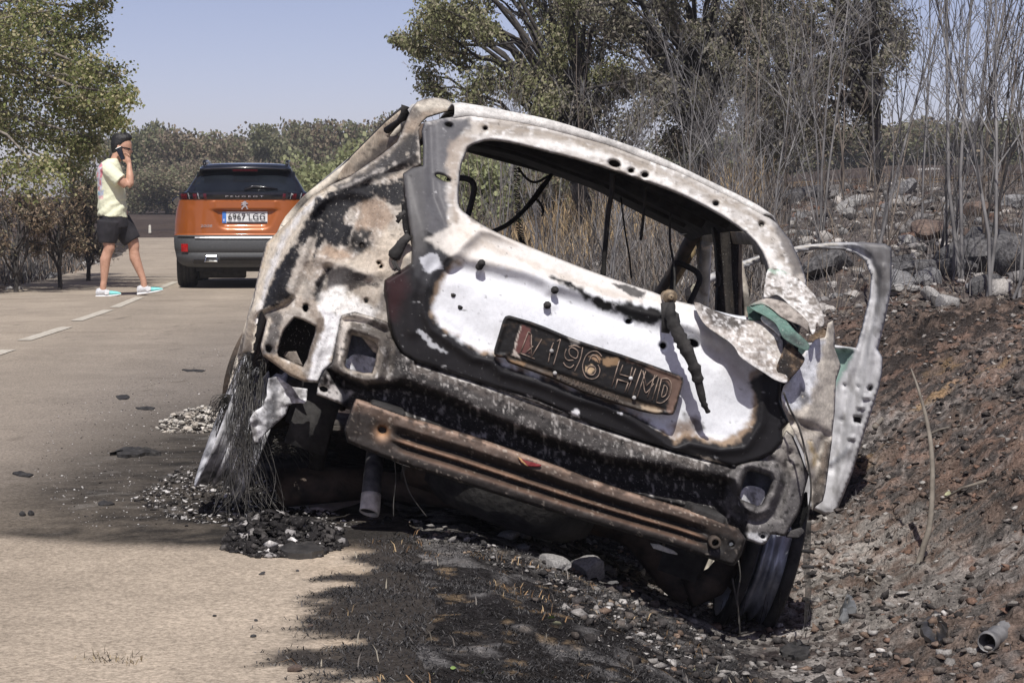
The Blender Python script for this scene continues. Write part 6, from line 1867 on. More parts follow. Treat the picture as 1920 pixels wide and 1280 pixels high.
clump_tree('half_burnt_tree', 'broad tree with olive leaves whose branches reach left above the wreck roof', 'tree', b1, b1 + Vector((.05, 0, 1.3)), fill(crownL, 60, 23, 26, 1, 26, 48) + [PX(760, 75, 24, 20), PX(735, 66, 24, 10), PX(790, 140, 24, 26), PX(800, 165, 24, 24), PX(850, 95, 24, 34)], 560, .042, OLIVE_G, 21, .11, M_barkdark, M_leafdry, 'half-burnt trees behind the wreck', droop=1.0, aspect=.5)
clump_tree('half_burnt_tree', 'dark-trunked scorched tree directly behind the middle of the wreck', 'tree', b2, b2 + Vector((-.1, 0, 1.4)), fill(crownM, 90, 22.5, 27, 2), 480, .042, OLIVE, 22, .10, M_barkdark, M_leafdry, 'half-burnt trees behind the wreck', droop=1.0, aspect=.5)
clump_tree('half_burnt_tree', 'slim dark forked tree between the middle tree and the pale trunk', 'tree', b3, b3 + Vector((.15, 0, 1.2)), fill(crownM + np.array([160, 30]), 40, 24, 28, 3), 420, .042, OLIVE, 23, .08, M_barkdark, M_leafdry, 'half-burnt trees behind the wreck', droop=1.0, aspect=.5)
clump_tree('half_burnt_tree', 'scorched tree with an ash-pale trunk right of the wreck roof', 'tree', b4, b4 + Vector((-.05, 0, 1.5)), fill(crownR, 64, 22, 25.5, 4), 420, .042, OLIVE, 24, .075, M_barkdark, M_leafdry, 'half-burnt trees behind the wreck', droop=1.0, aspect=.5)

# ---- bare burnt saplings
def sapling_mesh(seed, mat, h=2.4, straight=False):
    rs = np.random.default_rng(seed); mb = MB()
    def grow(p, d, l, r, lev):
        n = 5 if lev == 0 else 3
        pts = [p]; q = p.copy(); dd = d.copy()
        for i in range(n):
            dd = (dd + Vector(rs.normal(size=3)) * (.07 if lev == 0 else .12) + Vector((0, 0, .06))).normalized()
            q = q + dd * (l / n); pts.append(q.copy())
        mb.tube(pts, [max(r * (1 - .75 * i / n), .0019) for i in range(n + 1)], 5 if lev == 0 else 3, cap=False)
        if lev < 3:
            m = {0: int(rs.integers(7, 12)), 1: int(rs.integers(2, 5)), 2: 1}[lev]
            if straight and lev == 0: m = int(rs.integers(3, 7))
            for k in range(m):
                t = rs.uniform(.22, .98) if lev == 0 else rs.uniform(.25, .9)
                x = t * n; i = min(int(x), n - 1)
                s = pts[i].lerp(pts[i + 1], x - i)
                ax = (pts[i + 1] - pts[i]).normalized()
                side = Vector(rs.normal(size=3)); side = (side - ax * side.dot(ax)).normalized()
                an = rs.uniform(.35, .8) if lev else rs.uniform(.3, .65)
                nd = (ax * math.cos(an) + side * math.sin(an)).normalized()
                grow(s, nd, l * rs.uniform(.28, .5) * (1.1 - .5 * t), r * (1 - .7 * t) * .6, lev + 1)
    stems = 1 if rs.random() < .6 else 2
    for s in range(stems):
        grow(Vector((rs.normal() * .02, rs.normal() * .02, -.08)), Vector((rs.normal() * .12, rs.normal() * .1, 1)).normalized(), h * rs.uniform(.8, 1.1), rs.uniform(.007, .013), 0)
    return mb.mesh('burnt_sapling', mat)
SAP = [sapling_mesh(100 + k, M_twig[(0, 1, 0, 2, 0, 1, 2, 0)[k]], (2.3, 2.7, 2.0, 2.5, 3.0, 1.9, 2.4, 2.7)[k], k in (1, 5)) for k in range(8)]
r3 = np.random.default_rng(77)
def sapling(x, y, k, sc, label, group, tilt=.08):
    o = link('burnt_sapling', SAP[k])
    o.location = (x, y, gz(x, y)); o.rotation_euler = (r3.normal() * tilt, r3.normal() * tilt, r3.uniform(0, 6.28)); o.scale = (sc, sc, sc * r3.uniform(.9, 1.15))
    return tag(o, label, 'sapling', group)
_tone = ('grey', 'brown', 'grey', 'charred black', 'grey', 'brown', 'charred black', 'grey')
for k in range(52):          # thicket seen through the rear window and above the roof
    px = r3.uniform(850, 1480); d = r3.uniform(13.5, 22)
    p = at_depth(px, 400, d); v = int(r3.integers(0, 8))
    if p.x < .25: continue
    sapling(p.x, p.y, v, r3.uniform(.42, .72), 'thin %s leafless sapling in the %s part of the thicket behind the wreck' % (_tone[v], 'left' if px < 1060 else 'middle' if px < 1270 else 'right'), 'saplings in the thicket behind the wreck')
for k in range(26):          # on the rocky slope to the right
    px = r3.uniform(1480, 1990); d = r3.uniform(13, 20); v = int(r3.integers(0, 8))
    p = at_depth(px, 400, d)
    sapling(p.x, p.y, v, r3.uniform(.55, 1.0), 'thin %s leafless sapling on the %s of the rocky slope' % (_tone[v], 'left' if px < 1640 else 'middle' if px < 1790 else 'right end'), 'saplings among the rocks')
for px, d, k, sc, lab in ((1745, 14.2, 3, 1.15, 'tall dark sapling standing in front of the rocks right of the open door'), (1800, 13.4, 4, 1.1, 'tall grey forked sapling between the dark sapling and the picture edge'), (1862, 12.6, 0, 1.05, 'grey many-stemmed sapling at the right end of the soil bank'), (1908, 12.4, 7, 1.1, 'grey sapling leaning at the far right edge'), (1838, 20, 4, 1.5, 'tallest thin tree against the sky on the right')):
    p = at_depth(px, 500, d); sapling(p.x, p.y, k, sc, lab, None, .05)

# low scorched brush between the stems: too fine to count
def brush(name, label, boxes, n, h, pal, seed, mat, r=.0028, lean=.35):
    rs = np.random.default_rng(seed)
    B = np.array(boxes, float)[rs.integers(0, len(boxes), n)]
    px = rs.uniform(B[:, 0], B[:, 1]); d = rs.uniform(B[:, 2], B[:, 3])
    P = CAM + ray(px, np.full(n, 400.)) * (d / FP)[:, None]
    k = ~((P[:, 0] > -4.3) & (P[:, 0] < .15)); P, d = P[k], d[k]; N = len(P)
    A = np.stack([P[:, 0], P[:, 1], ground_z(P[:, 0], P[:, 1]) - .02], -1)
    hh = (h * rs.uniform(.35, 1.2, N))[:, None]
    v = np.concatenate([rs.normal(size=(N, 2)) * lean, np.ones((N, 1))], 1); v /= np.linalg.norm(v, axis=1)[:, None]
    m_ = A + v * hh * .55 + rs.normal(size=(N, 3)) * hh * .05; e = A + v * hh + rs.normal(size=(N, 3)) * hh * .14
    w_ = np.stack([r * d / 16, 0 * d, 0 * d], -1)
    V = np.stack([A - w_, A + w_, m_ + w_ * .7, m_ - w_ * .7, e], 1).reshape(-1, 3)
    i = np.arange(N)[:, None] * 5
    F = np.concatenate([i + np.array([0, 1, 2]), i + np.array([0, 2, 3]), i + np.array([3, 2, 4])], 0)
    c = np.array(pal)[rs.integers(0, len(pal), N)] * rs.uniform(.7, 1.25, N)[:, None]
    ob = link(name, np_mesh(name, V, F, mat, False, np.repeat(c, 5, 0)))
    return tag(ob, label, 'brush', kind='stuff')
M_brush = mat_leaf('scorched_brush', .85, 0.0)
GREYB_ = [(.13, .122, .118), (.2, .185, .175), (.08, .073, .07), (.17, .135, .10), (.045, .042, .042)]
brush('dry_brush', 'grey scorched brush and stalks behind the wreck', [(840, 1480, 12.5, 22), (900, 1450, 13, 18)], 3600, .55, GREYB_, 31, M_brush, .0030, .42)
brush('dry_brush', 'ash-grey stalks among the rocks of the right slope', [(1460, 1960, 12.8, 21)], 1100, .36, GREYB_, 32, M_brush, .0026, .45)
brush('dry_straw', 'pale dry straw in the clearing behind the wreck', [(840, 1450, 20, 32)], 2600, .45, [(.4, .29, .16), (.3, .22, .13), (.22, .18, .13)], 33, M_brush, .004, .3)
brush('roadside_stubble', 'black and grey burnt stubble along the left verge', [(-300, 40, 18, 27), (-250, 60, 19, 26), (0, 170, 29, 45)], 3800, .32, [(.03, .028, .028), (.09, .085, .08), (.2, .19, .18), (.16, .12, .09)], 34, M_brush, .004, .5)

# ---- scorched shrubs under the poplar
BROWN_S = [(.16, .115, .075), (.20, .15, .10), (.11, .085, .06), (.24, .19, .135), (.15, .135, .085)]
for px, py, d, w_, h_, lab, pal in ((30, 420, 26.5, 95, 75, 'brown scorched shrub at the left edge under the poplar', BROWN_S), (110, 410, 27.5, 80, 70, 'brown twiggy shrub in the middle under the poplar', BROWN_S), (165, 425, 31, 60, 60, 'grey-brown shrub just behind the walking man', [(.15, .12, .085), (.11, .10, .06), (.09, .075, .055)]), (-70, 420, 26, 90, 80, 'brown shrub cut off by the left edge of the picture', BROWN_S), (165, 355, 33, 55, 40, 'green-brown bush behind the walking man', [(.12, .13, .06), (.15, .14, .08), (.09, .09, .05)])):
    b = at_depth(px, 500, d); b.z = gz(b.x, b.y)
    r_ = np.random.default_rng(abs(px) + 5)
    cl = [PX(px + r_.uniform(-w_ * .7, w_ * .7), py + r_.uniform(-h_ * .8, h_ * .75), d + r_.uniform(-.6, .8), r_.uniform(22, 38)) for q in range(15)]
    clump_tree('scorched_shrub', lab, 'shrub', b, b + Vector((0, 0, .5)), cl, 190, .05, pal, abs(px) + 40, .03, M_barkdark, M_leafdry, 'scorched roadside shrubs', twigs=16, droop=.5, aspect=.4)

# ---- far trees beyond the burnt field
def far_tree_mesh(seed, pal, w_, h_, n=6500):
    rs = np.random.default_rng(seed)
    lobes = [(rs.normal() * w_ * .24, rs.normal() * w_ * .2, h_ * rs.uniform(.1, .84), w_ * rs.uniform(.13, .25)) for k in range(22)]
    C = []
    for k in range(n):
        x, y, z, r = lobes[int(rs.integers(0, len(lobes)))]
        d = rs.normal(size=3); d /= np.linalg.norm(d); q = r * rs.uniform(.55, 1.05)
        C.append((x + d[0] * q, y + d[1] * q, max(.15, z + d[2] * q * .85)))
    mb = MB()
    mb.tube([(0, 0, -.3), (.05, 0, h_ * .3), (0, .05, h_ * .6)], [.16, .12, .06], 6)
    for x, y, z, r in lobes:
        mb.tube([(0, 0, h_ * .25), (x * .5, y * .5, h_ * .25 + (z - h_ * .25) * .6), (x, y, z)], [.06, .045, .02], 4, cap=False)
    return mb.mesh('trunk', M_barkdark), leaf_mesh('crown', np.array(C), .25, pal, rs, M_leaf, .8, .2)
FG = [(.14, .15, .08), (.17, .17, .10), (.115, .12, .07), (.20, .185, .12)]
FBn = [(.19, .15, .105), (.23, .185, .13), (.155, .125, .09), (.19, .175, .115)]
FV = [far_tree_mesh(1, FG, 6.5, 6.0), far_tree_mesh(2, FBn, 6.0, 5.4), far_tree_mesh(3, FG + FBn, 7, 5.0), far_tree_mesh(4, FBn + FG[:1], 6.5, 5.6), far_tree_mesh(5, [(.20, .22, .11), (.25, .26, .14)], 5.5, 4.6)]
def far_tree(px, top, d, k, label, group, wsc=1.0, base_lift=0.0):
    p = at_depth(px, 388, d); z = gz(p.x, p.y) + base_lift
    t = thing('distant_tree', label, 'tree', (p.x, p.y, z), r3.uniform(0, 6.28), group)
    H_ = (CAM_H + (388 - top) / FP * d) - z
    hh = (6.0, 5.4, 5.0, 5.6, 4.6)[k] * .97
    t.scale = (wsc * H_ / hh, wsc * H_ / hh, H_ / hh)
    link('trunk', FV[k][0], t); link('crown', FV[k][1], t)
for px, top, d, k, lab in ((255, 212, 128, 0, 'grey-green distant tree tallest above the walking man'), (300, 238, 132, 1, 'brown distant tree right of the walking man'), (345, 245, 126, 3, 'brown-olive distant tree above the left side of the SUV'), (395, 246, 134, 2, 'olive distant tree above the middle of the SUV roof'), (435, 262, 128, 3, 'low brown distant tree over the SUV roof'), (470, 258, 140, 2, 'low olive tree in the dip of the tree line'), (520, 222, 124, 0, 'dark green distant tree rising right of the dip'), (565, 220, 130, 0, 'rounded green distant tree over the right of the SUV'), (610, 228, 126, 3, 'brown-green distant tree behind the reedy bush'), (655, 222, 132, 2, 'distant tree left of the wreck roof corner'), (700, 216, 128, 0, 'green distant tree touching the wreck roof corner'), (745, 222, 130, 3, 'distant tree hidden partly by the wreck roof'), (215, 262, 130, 3, 'brown distant tree behind the man on his left'), (490, 300, 112, 1, 'short brown tree just above the SUV roof'), (385, 300, 112, 3, 'short brown-olive tree behind the SUV on its left')):
    far_tree(px, top, d, k, lab, 'distant tree line', .74 if top < 240 else .9)
for k in range(12):
    far_tree(r3.uniform(200, 800), r3.uniform(285, 325), r3.uniform(108, 120), int(r3.integers(1, 4)), 'low scrubby tree filling the foot of the distant tree line', 'scrub at the foot of the tree line', 1.3)
far_tree(622, 262, 62, 4, 'bright green reedy bush right of the SUV', None, .8)
far_tree(590, 300, 66, 4, 'low bright green bush touching the right of the SUV', None, .8)
for px, top, d, k, lab in ((885, 262, 42, 4, 'green bush seen through the left end of the rear window'), (940, 280, 45, 3, 'brown bush behind the hanging cable in the rear window'), (1010, 286, 42, 2, 'olive bush in the middle of the rear window view'), (1090, 300, 46, 3, 'brown bush seen low through the middle of the rear window'), (830, 255, 48, 2, 'olive bush hidden by the left rear pillar')):
    far_tree(px, top, d, k, lab, 'bushes behind the wreck', .95, -.3)
for px, top, k, lab in ((1480, 228, 2, 'hedge tree seen between the scorched trunks'), (1560, 232, 0, 'hedge tree left of the pale trunk'), (1660, 236, 2, 'hedge tree right of the pale trunk'), (1722, 232, 3, 'brownish hedge tree beyond the right field'), (1775, 222, 0, 'green hedge tree above the white stones in the field'), (1832, 220, 2, 'olive hedge tree near the right edge'), (1885, 214, 0, 'dark hedge tree close to the right edge'), (1950, 214, 0, 'hedge tree cut by the right edge'), (1390, 240, 2, 'hedge tree behind the forked dark tree'), (1290, 250, 0, 'hedge tree behind the middle scorched tree')):
    far_tree(px, top, 112, k, lab, 'hedge beyond the right field', 1.35, -.9)
# ================================================================== rocks, stones, debris, charred grass
def hit_many(px, py):
    """where the sight lines through photo pixels meet the ground"""
    r = ray(np.asarray(px, float), np.asarray(py, float)) / FP
    def gap(t, fine):
        P = CAM + r * t[:, None]
        on = (P[:, 0] < -.1) & (P[:, 0] > -4.4)
        g = np.where(on, road_z(P[:, 1]) + .005, ground_z(P[:, 0], P[:, 1]) if fine else terrain(P[:, 0], P[:, 1]) + .02)
        return P[:, 2] - g, P, g
    lo = np.full(len(r), 3.5); hi = np.full(len(r), 40.0); done = np.zeros(len(r), bool)
    for t0 in np.concatenate([np.arange(3.6, 14, .12), np.arange(14, 40, .4)]):
        t = np.full(len(r), t0); d, _, _ = gap(t, False)
        new = (d < 0) & ~done
        hi[new] = t0; lo[new] = t0 - (.12 if t0 < 14 else .4) - .15; done |= new
    hi = hi + .12
    for k in range(9):
        m = (lo + hi) / 2; d, _, _ = gap(m, True)
        hi = np.where(d < 0, m, hi); lo = np.where(d < 0, lo, m)
    d, P, g = gap(hi, True); P[:, 2] = g
    return P, hi
def hit(px, py):
    P, t = hit_many([px], [py])
    return Vector(P[0]), float(t[0])

def rock_mesh(seed, flat=.7, rough=.28, sub=3, ridg=0.0):
    bm = bmesh.new(); bmesh.ops.create_icosphere(bm, subdivisions=sub, radius=1)
    co = np.array([v.co[:] for v in bm.verts])
    n = fbm(co * 1.3 + seed * 7, 3, seed); n2 = fbm(co * 4 + seed, 3, seed + 1)
    # a few flat facets
    rs = np.random.default_rng(seed)
    s = np.ones(len(co)) * (1 + rough * n + .07 * n2)
    P = co * s[:, None]
    for k in range(7):
        d = rs.normal(size=3); d /= np.linalg.norm(d); h = rs.uniform(.55, .85)
        dd = P @ d; over = np.clip(dd - h, 0, None); P -= over[:, None] * d * .85
    P[:, 2] *= flat; P[:, 0] *= rs.uniform(1, 1.5)
    if ridg: P[:, 2] += ridg * np.sin(P[:, 2] * 16 + 2 * n)
    for v, p in zip(bm.verts, P): v.co = p
    me = bpy.data.meshes.new('rock'); bm.to_mesh(me); bm.free()
    me.polygons.foreach_set('use_smooth', [True] * len(me.polygons)); me.set_sharp_from_angle(angle=math.radians(32))
    return me
M_rk = [mat_noise('grey_rock', (.11, .11, .113), (.29, .285, .285), 9, .9, bmp=.7, bscale=18), mat_noise('sooted_rock', (.035, .034, .036), (.15, .145, .145), 8, .92, bmp=.8, bscale=14), mat_noise('pale_rock', (.22, .215, .21), (.44, .425, .405), 8, .9, bmp=.6, bscale=22), mat_noise('reddish_rock', (.10, .075, .062), (.21, .15, .12), 8, .92, bmp=.7, bscale=18)]
RKB = [rock_mesh(k, (.7, .5, .8, .45, .6, .75)[k % 6], .3, 3, 0) for k in range(6)]
RK = {}
def rock(px, py, wpx, k, m, label, group=None, sink=.35, rz=None, tilt=.25, d=None, name='rock'):
    p, t = hit(px, py + wpx * .15)
    key = (k, m)
    if key not in RK:
        me = RKB[k].copy(); me.materials.clear(); me.materials.append(M_rk[m]); RK[key] = me
    o = link(name, RK[key])
    s = wpx * t / FP / (1.75 if group is None and py < 600 else 2.1)
    o.location = p + Vector((0, s * .3, s * .25)); o.scale = (s, s, s)
    o.rotation_euler = (r3.normal() * tilt, r3.normal() * tilt, r3.uniform(0, 6.28) if rz is None else rz)
    return tag(o, label, 'rock', group)
for a in ((1693,362,62,1,0,'long blue-grey slab lying high on the right slope'),(1717,380,30,2,0,'rounded grey stone just below the blue-grey slab'),(1606,380,46,0,2,'large pale rock left of the slab on the slope'),(1637,402,34,4,0,'grey upright rock below the large pale rock'),(1662,428,18,2,2,'small bright white stone on the slope above the open door'),(1592,400,22,5,2,'small pale stone beside the large pale rock'),(1507,366,76,3,1,'wide dark slab behind the wreck roof corner'),(1744,434,66,0,3,'brown rounded boulder in the middle of the slope'),(1791,412,46,2,1,'dark boulder right of the brown one'),(1556,500,96,1,1,'black hollow boulder framed by the open door window'),(1687,492,46,4,1,'dark rock directly right of the door top'),(1724,505,92,3,1,'layered dark ledge right of the open door'),(1693,526,54,1,0,'grey ledge stone under the layered ledge'),(1745,526,54,5,0,'grey stone right under the layered ledge'),(1686,541,28,2,2,'pale cobble nearest the door on the bank crest'),(1714,541,26,4,2,'second pale cobble from the door on the bank crest'),(1748,556,42,1,2,'pale flat stone below the ledge'),(1791,508,64,0,1,'sooty boulder between the ledge and the big dark rocks'),(1836,486,130,1,1,'biggest black boulder on the right slope'),(1868,458,120,3,1,'big dark slab above the biggest boulder'),(1908,500,90,0,1,'dark boulder at the right edge'),(1848,540,54,5,1,'sooty stone below the biggest boulder'),(1774,568,40,2,2,'pale stone at the foot of the saplings'),(1900,380,60,4,0,'grey boulder high at the right edge'),(1830,400,50,5,3,'reddish boulder above the big dark slab')):
    rock(*a)
for k in range(60):
    px = r3.uniform(1455, 1920); py = r3.uniform(345, 560)
    rock(px, py, r3.uniform(12, 32), int(r3.integers(0, 6)), int(r3.choice([0, 0, 1, 2, 0, 3])), 'small loose stone scattered on the right slope', 'small stones on the slope')
for k in range(16):
    px = r3.uniform(0, 190); py = 560 - px * .38 + r3.uniform(-22, -4)
    rock(px, py, r3.uniform(9, 24), int(r3.integers(0, 6)), int(r3.choice([0, 1, 2])), 'small sooty stone along the left road verge', 'stones on the left verge')
for a in ((950,1000,40,0,2,'pale stone left-most under the bumper beam'),(1016,1004,40,2,2,'upright pale stone under the bumper beam'),(984,1022,27,4,0,'small bluish stone between the pale stones'),(1040,1048,66,1,2,'long pale stone at the ditch lip under the beam'),(1104,1060,80,5,2,'biggest pale stone beside the ditch under the wreck'),(1150,1086,22,3,0,'small grey stone right of the biggest pale stone')):
    rock(*a, sink=.2, tilt=.15, name='stone')
rock(553, 1253, 30, 1, 3, 'reddish stone at the asphalt edge in the foreground', name='stone', tilt=.1)
rock(583, 1172, 12, 4, 3, 'small reddish pebble at the grass edge', name='stone')
for px, py, w_, m, lab in ((491,1074,14,1,'small dark lump on the bare asphalt'),(558,1069,8,1,'tiny dark pebble right of the lump'),(480,1162,9,1,'tiny pebble on the foreground asphalt'),(475,1191,14,1,'flat dark chip on the foreground asphalt'),(402,1153,10,1,'tiny dark chip left on the asphalt'),(350,985,8,1,'tiny black crumb at the soot edge')):
    rock(px, py, w_, 3, m, lab, name='pebble')
# pale stones far out in the right-hand field
for px, w_ in ((1728, 16), (1745, 20), (1758, 14)):
    p = at_depth(px, 293, 84); p.z = gz(p.x, p.y)
    o = link('rock', RKB[2].copy()); o.data.materials.clear(); o.data.materials.append(M_rk[2]); o.location = p; s = w_ * 84 / FP / 2; o.scale = (s, s, s * .7)
    tag(o, {1728: 'left white stone of the pile far out in the right field', 1745: 'largest white stone of the pile far out in the right field', 1758: 'right white stone of the pile far out in the right field'}[px], 'rock', 'white stones in the field')
# little white marker post by the bend
p = at_depth(281, 432, 73); p.z = gz(p.x, p.y)
mb = MB(); mb.box((0, 0, .10), (.09, .07, .26), taper=.8); mk = bevel(mb.build('marker_post', mat_plain('whitewash', (.6, .58, .5), .8), None, False), .02, 2); mk.location = p
tag(mk, 'short white marker post at the far bend of the road', 'post')

# ---- loose lumps: soil clods, ash, charcoal (uncountable)
def lumps(name, label, pts, sizes, cols, seed, mat, flat=.6):
    rs = np.random.default_rng(seed)
    N = len(pts)
    g = (1 + 5 ** .5) / 2
    base = np.array([(-1,g,0),(1,g,0),(-1,-g,0),(1,-g,0),(0,-1,g),(0,1,g),(0,-1,-g),(0,1,-g),(g,0,-1),(g,0,1),(-g,0,-1),(-g,0,1)], float) / 1.9
    F0 = np.array([(0,11,5),(0,5,1),(0,1,7),(0,7,10),(0,10,11),(1,5,9),(5,11,4),(11,10,2),(10,7,6),(7,1,8),(3,9,4),(3,4,2),(3,2,6),(3,6,8),(3,8,9),(4,9,5),(2,4,11),(6,2,10),(8,6,7),(9,8,1)])
    V = base[None] * (1 + .42 * rs.normal(size=(N, 12, 1)).clip(-1.4, 1.4)) * np.stack([rs.uniform(.7, 1.4, N), rs.uniform(.7, 1.2, N), flat * rs.uniform(.6, 1.3, N)], -1)[:, None]
    V = V + .16 * rs.normal(size=V.shape)
    an = rs.uniform(0, 6.28, N); c, s = np.cos(an), np.sin(an)
    x = V[..., 0] * c[:, None] - V[..., 1] * s[:, None]; y = V[..., 0] * s[:, None] + V[..., 1] * c[:, None]
    V = np.stack([x, y, V[..., 2]], -1) * np.asarray(sizes)[:, None, None] + np.asarray(pts)[:, None]
    F = (F0[None] + 12 * np.arange(N)[:, None, None]).reshape(-1, 3)
    o = link(name, np_mesh(name, V.reshape(-1, 3), F, mat, False, np.repeat(cols, 12, 0)))
    return tag(o, label, 'debris', kind='stuff')
M_lump = mat_vcol('loose_lumps', rough=.95, spk=.3, spk_scale=160, spk_lo=.62, spk_hi=.68, dark_amt=.4, bmp=.5, bscale=120, bdist=.004, mott=.35, mscale=60, spec=0.0, grain=.3, gscale=160)
rs = np.random.default_rng(5)
def scatter(n, xr, yr_, keep, smin, smax, pw=3):
    X = rs.uniform(*xr, n); Y = rs.uniform(*yr_, n)
    k = rs.uniform(size=n) < keep(X, Y)
    X, Y = X[k], Y[k]
    S = smin + (smax - smin) * rs.uniform(size=len(X)) ** pw
    return X, Y, S
def pick(N, pal, w_):
    c = np.array(pal)[rs.choice(len(pal), N, p=np.array(w_) / sum(w_))]
    return c * rs.uniform(.75, 1.25, N)[:, None]
SOILP = [(.15, .112, .092), (.19, .122, .092), (.045, .04, .038), (.09, .078, .072), (.26, .24, .222), (.42, .4, .375)]
X, Y, S = scatter(42000, (1.15, 4.3), (4.6, 13.2), lambda x, y: sstep(1.15, 1.6, x) * (.5 + .5 * (fbm(np.stack([x, y], -1) * 1.7, 3, 4) > -.1)), .0025, .016, 4)
lumps('soil_clods', 'reddish and charred soil clods covering the bank', np.stack([X, Y, ground_z(X, Y) + S * .25], -1), S, pick(len(X), SOILP, [4, 1.2, 6, 5, 2.2, .7]), 6, M_lump)
X, Y, S = scatter(9000, (.2, 1.7), (5.2, 9.5), lambda x, y: sstep(.35, .7, x), .002, .018, 4)
lumps('ditch_rubble', 'grey ash and rubble in the ditch below the wreck', np.stack([X, Y, ground_z(X, Y) + S * .3], -1), S, pick(len(X), [(.26, .245, .23), (.42, .4, .38), (.05, .046, .045), (.11, .095, .085), (.18, .13, .1)], [2.5, .7, 5, 4, 1]), 7, M_lump)
X, Y, S = scatter(2600, (.2, 4.6), (12.6, 20.5), lambda x, y: sstep(.4, 1.2, x), .01, .07, 4)
lumps('scree', 'grey gravel and scree between the rocks', np.stack([X, Y, ground_z(X, Y) + S * .2], -1), S, pick(len(X), [(.2, .19, .185), (.36, .34, .32), (.08, .075, .074), (.17, .11, .085), (.46, .43, .4)], [4, 3, 3, 1, 1.5]), 8, M_lump)
# soot crumbs and ash flakes on the asphalt round the left rear wheel
def road_pts(n, box, sp):
    px = rs.uniform(box[0], box[2], n); py = rs.uniform(box[1], box[3], n)
    r = ray(px, py); t = (.006 - CAM_H) / r[:, 2]
    return CAM + r * t[:, None]
def heap(poly, n, smin, smax, hmax, pal, w_, name, label, seed, flat=.5, pw=3):
    poly = np.array(poly, float); lo, hi = poly.min(0), poly.max(0)
    P = rs.uniform(lo, hi, (n, 2)); P = P[inside(P, poly)]
    d = -sdist(P, poly); hh = hmax * np.clip(d / max(d.max(), 1), 0, 1) ** .7 * rs.uniform(0, 1, len(P))
    W_ = hit_many(P[:, 0], P[:, 1])[0].copy(); W_[:, 2] += hh
    S = smin + (smax - smin) * rs.uniform(size=len(P)) ** pw
    return lumps(name, label, W_, S, pick(len(P), pal, w_), seed, M_lump, flat)
ASHP = [(.03, .028, .028), (.07, .065, .062), (.3, .285, .275), (.55, .53, .51)]
heap([(250,935),(330,880),(420,855),(520,900),(640,960),(760,985),(700,1010),(560,1000),(420,985),(320,975)], 5200, .0016, .011, .02, ASHP, [6, 4, 3, 3], 'ash_litter', 'black and white ash litter around the left rear wheel', 11)
heap([(418,1030),(440,985),(500,965),(570,980),(640,1000),(650,1030),(590,1045),(480,1045)], 4200, .003, .016, .07, ASHP, [8, 4, .5, .25], 'charred_heap', 'black heap of melted bumper residue on the asphalt edge', 12, .7)
heap([(640,965),(760,970),(900,1000),(1010,1060),(1120,1110),(1230,1180),(1330,1250),(1250,1240),(1130,1150),(980,1080),(820,1020),(660,1000)], 5000, .002, .013, .02, [(.3, .285, .27), (.48, .46, .44), (.1, .095, .09), (.04, .038, .037), (.26, .2, .15)], [3, 1.3, 4, 4, 1], 'ash_bank', 'grey ash along the lip of the ditch', 13)
heap([(100,760),(420,640),(420,980),(150,990),(60,900)], 2200, .001, .004, .0, ASHP, [3, 2, 3, 4], 'ash_flecks', 'fine ash flecks scattered on the sooty asphalt', 14)
heap([(292,800),(320,785),(370,772),(420,770),(428,800),(380,812),(310,810)], 900, .004, .022, .07, [(.55, .52, .47), (.42, .38, .33), (.2, .18, .16), (.06, .055, .05)], [4, 3, 2, 1.5], 'ash_heap', 'pale crumbled ash heap on the road left of the wreck', 15, .5)
# individual pieces
def shard(pts, label, mat, name, th=.012, dz=.004, bumpy=.006, cat='debris'):
    """flat scrap on the ground, outline given in the photo, lying on the surface with its own thickness"""
    P = catmull(pts, True, 3); jr = np.random.default_rng(int(pts[0][0] * 7)); P = P + jr.normal(size=P.shape) * np.array([1.0, .45]) * min(3.0, np.ptp(P[:, 0]) * .04)
    W_ = [Vector(q) for q in hit_many(P[:, 0], P[:, 1])[0]]
    c = sum(W_, Vector()) / len(W_)
    mb = MB(); n = len(W_)
    rs_ = np.random.default_rng(int(pts[0][0]))
    top = [w_ + Vector((0, 0, dz + th + rs_.normal() * bumpy * .3)) for w_ in W_]; mid = [w_.lerp(c, .45) + Vector((0, 0, dz + th * 1.5 + abs(rs_.normal()) * bumpy)) for w_ in W_]
    mb.add([w_ + Vector((0, 0, -.002)) for w_ in W_] + top + mid + [c + Vector((0, 0, dz + th * 1.6))], [(i, (i + 1) % n, n + (i + 1) % n, n + i) for i in range(n)] + [(n + i, n + (i + 1) % n, 2 * n + (i + 1) % n, 2 * n + i) for i in range(n)] + [(2 * n + i, 2 * n + (i + 1) % n, 3 * n) for i in range(n)])
    o = mb.build(name, mat, None, True, 40)
    return tag(o, label, cat)
M_char = mat_noise('charcoal', (.012, .011, .011), (.05, .047, .045), 40, .85, bmp=.8, bscale=70)
M_melt = mat_noise('melted_dark_plastic', (.025, .024, .024), (.07, .066, .062), 18, .35, bmp=.3, bscale=30)
M_plast = mat_noise('grey_melted_plastic', (.07, .075, .08), (.2, .205, .21), 12, .5, bmp=.3, bscale=30)
shard([(212,852),(222,846),(262,844),(290,848),(299,854),(262,857),(225,857)], 'long charred strip lying on the sooty asphalt', M_char, 'charred_strip', .007)
shard([(218,744),(232,741),(243,743),(240,748),(224,749)], 'small charred scrap farthest up the lane', M_char, 'charred_scrap', .003, .001, .003)
shard([(254,765),(272,763),(290,766),(272,768)], 'thin charred sliver beside the ash heap', M_char, 'charred_scrap', .003, .001, .003)
shard([(24,888),(42,886),(62,891),(48,894)], 'thin charred sliver at the left of the soot stain', M_char, 'charred_scrap', .003, .001, .003)
shard([(182,944),(200,941),(214,945),(196,948)], 'bent black scrap in the middle of the soot stain', M_char, 'charred_scrap', .003, .001, .003)
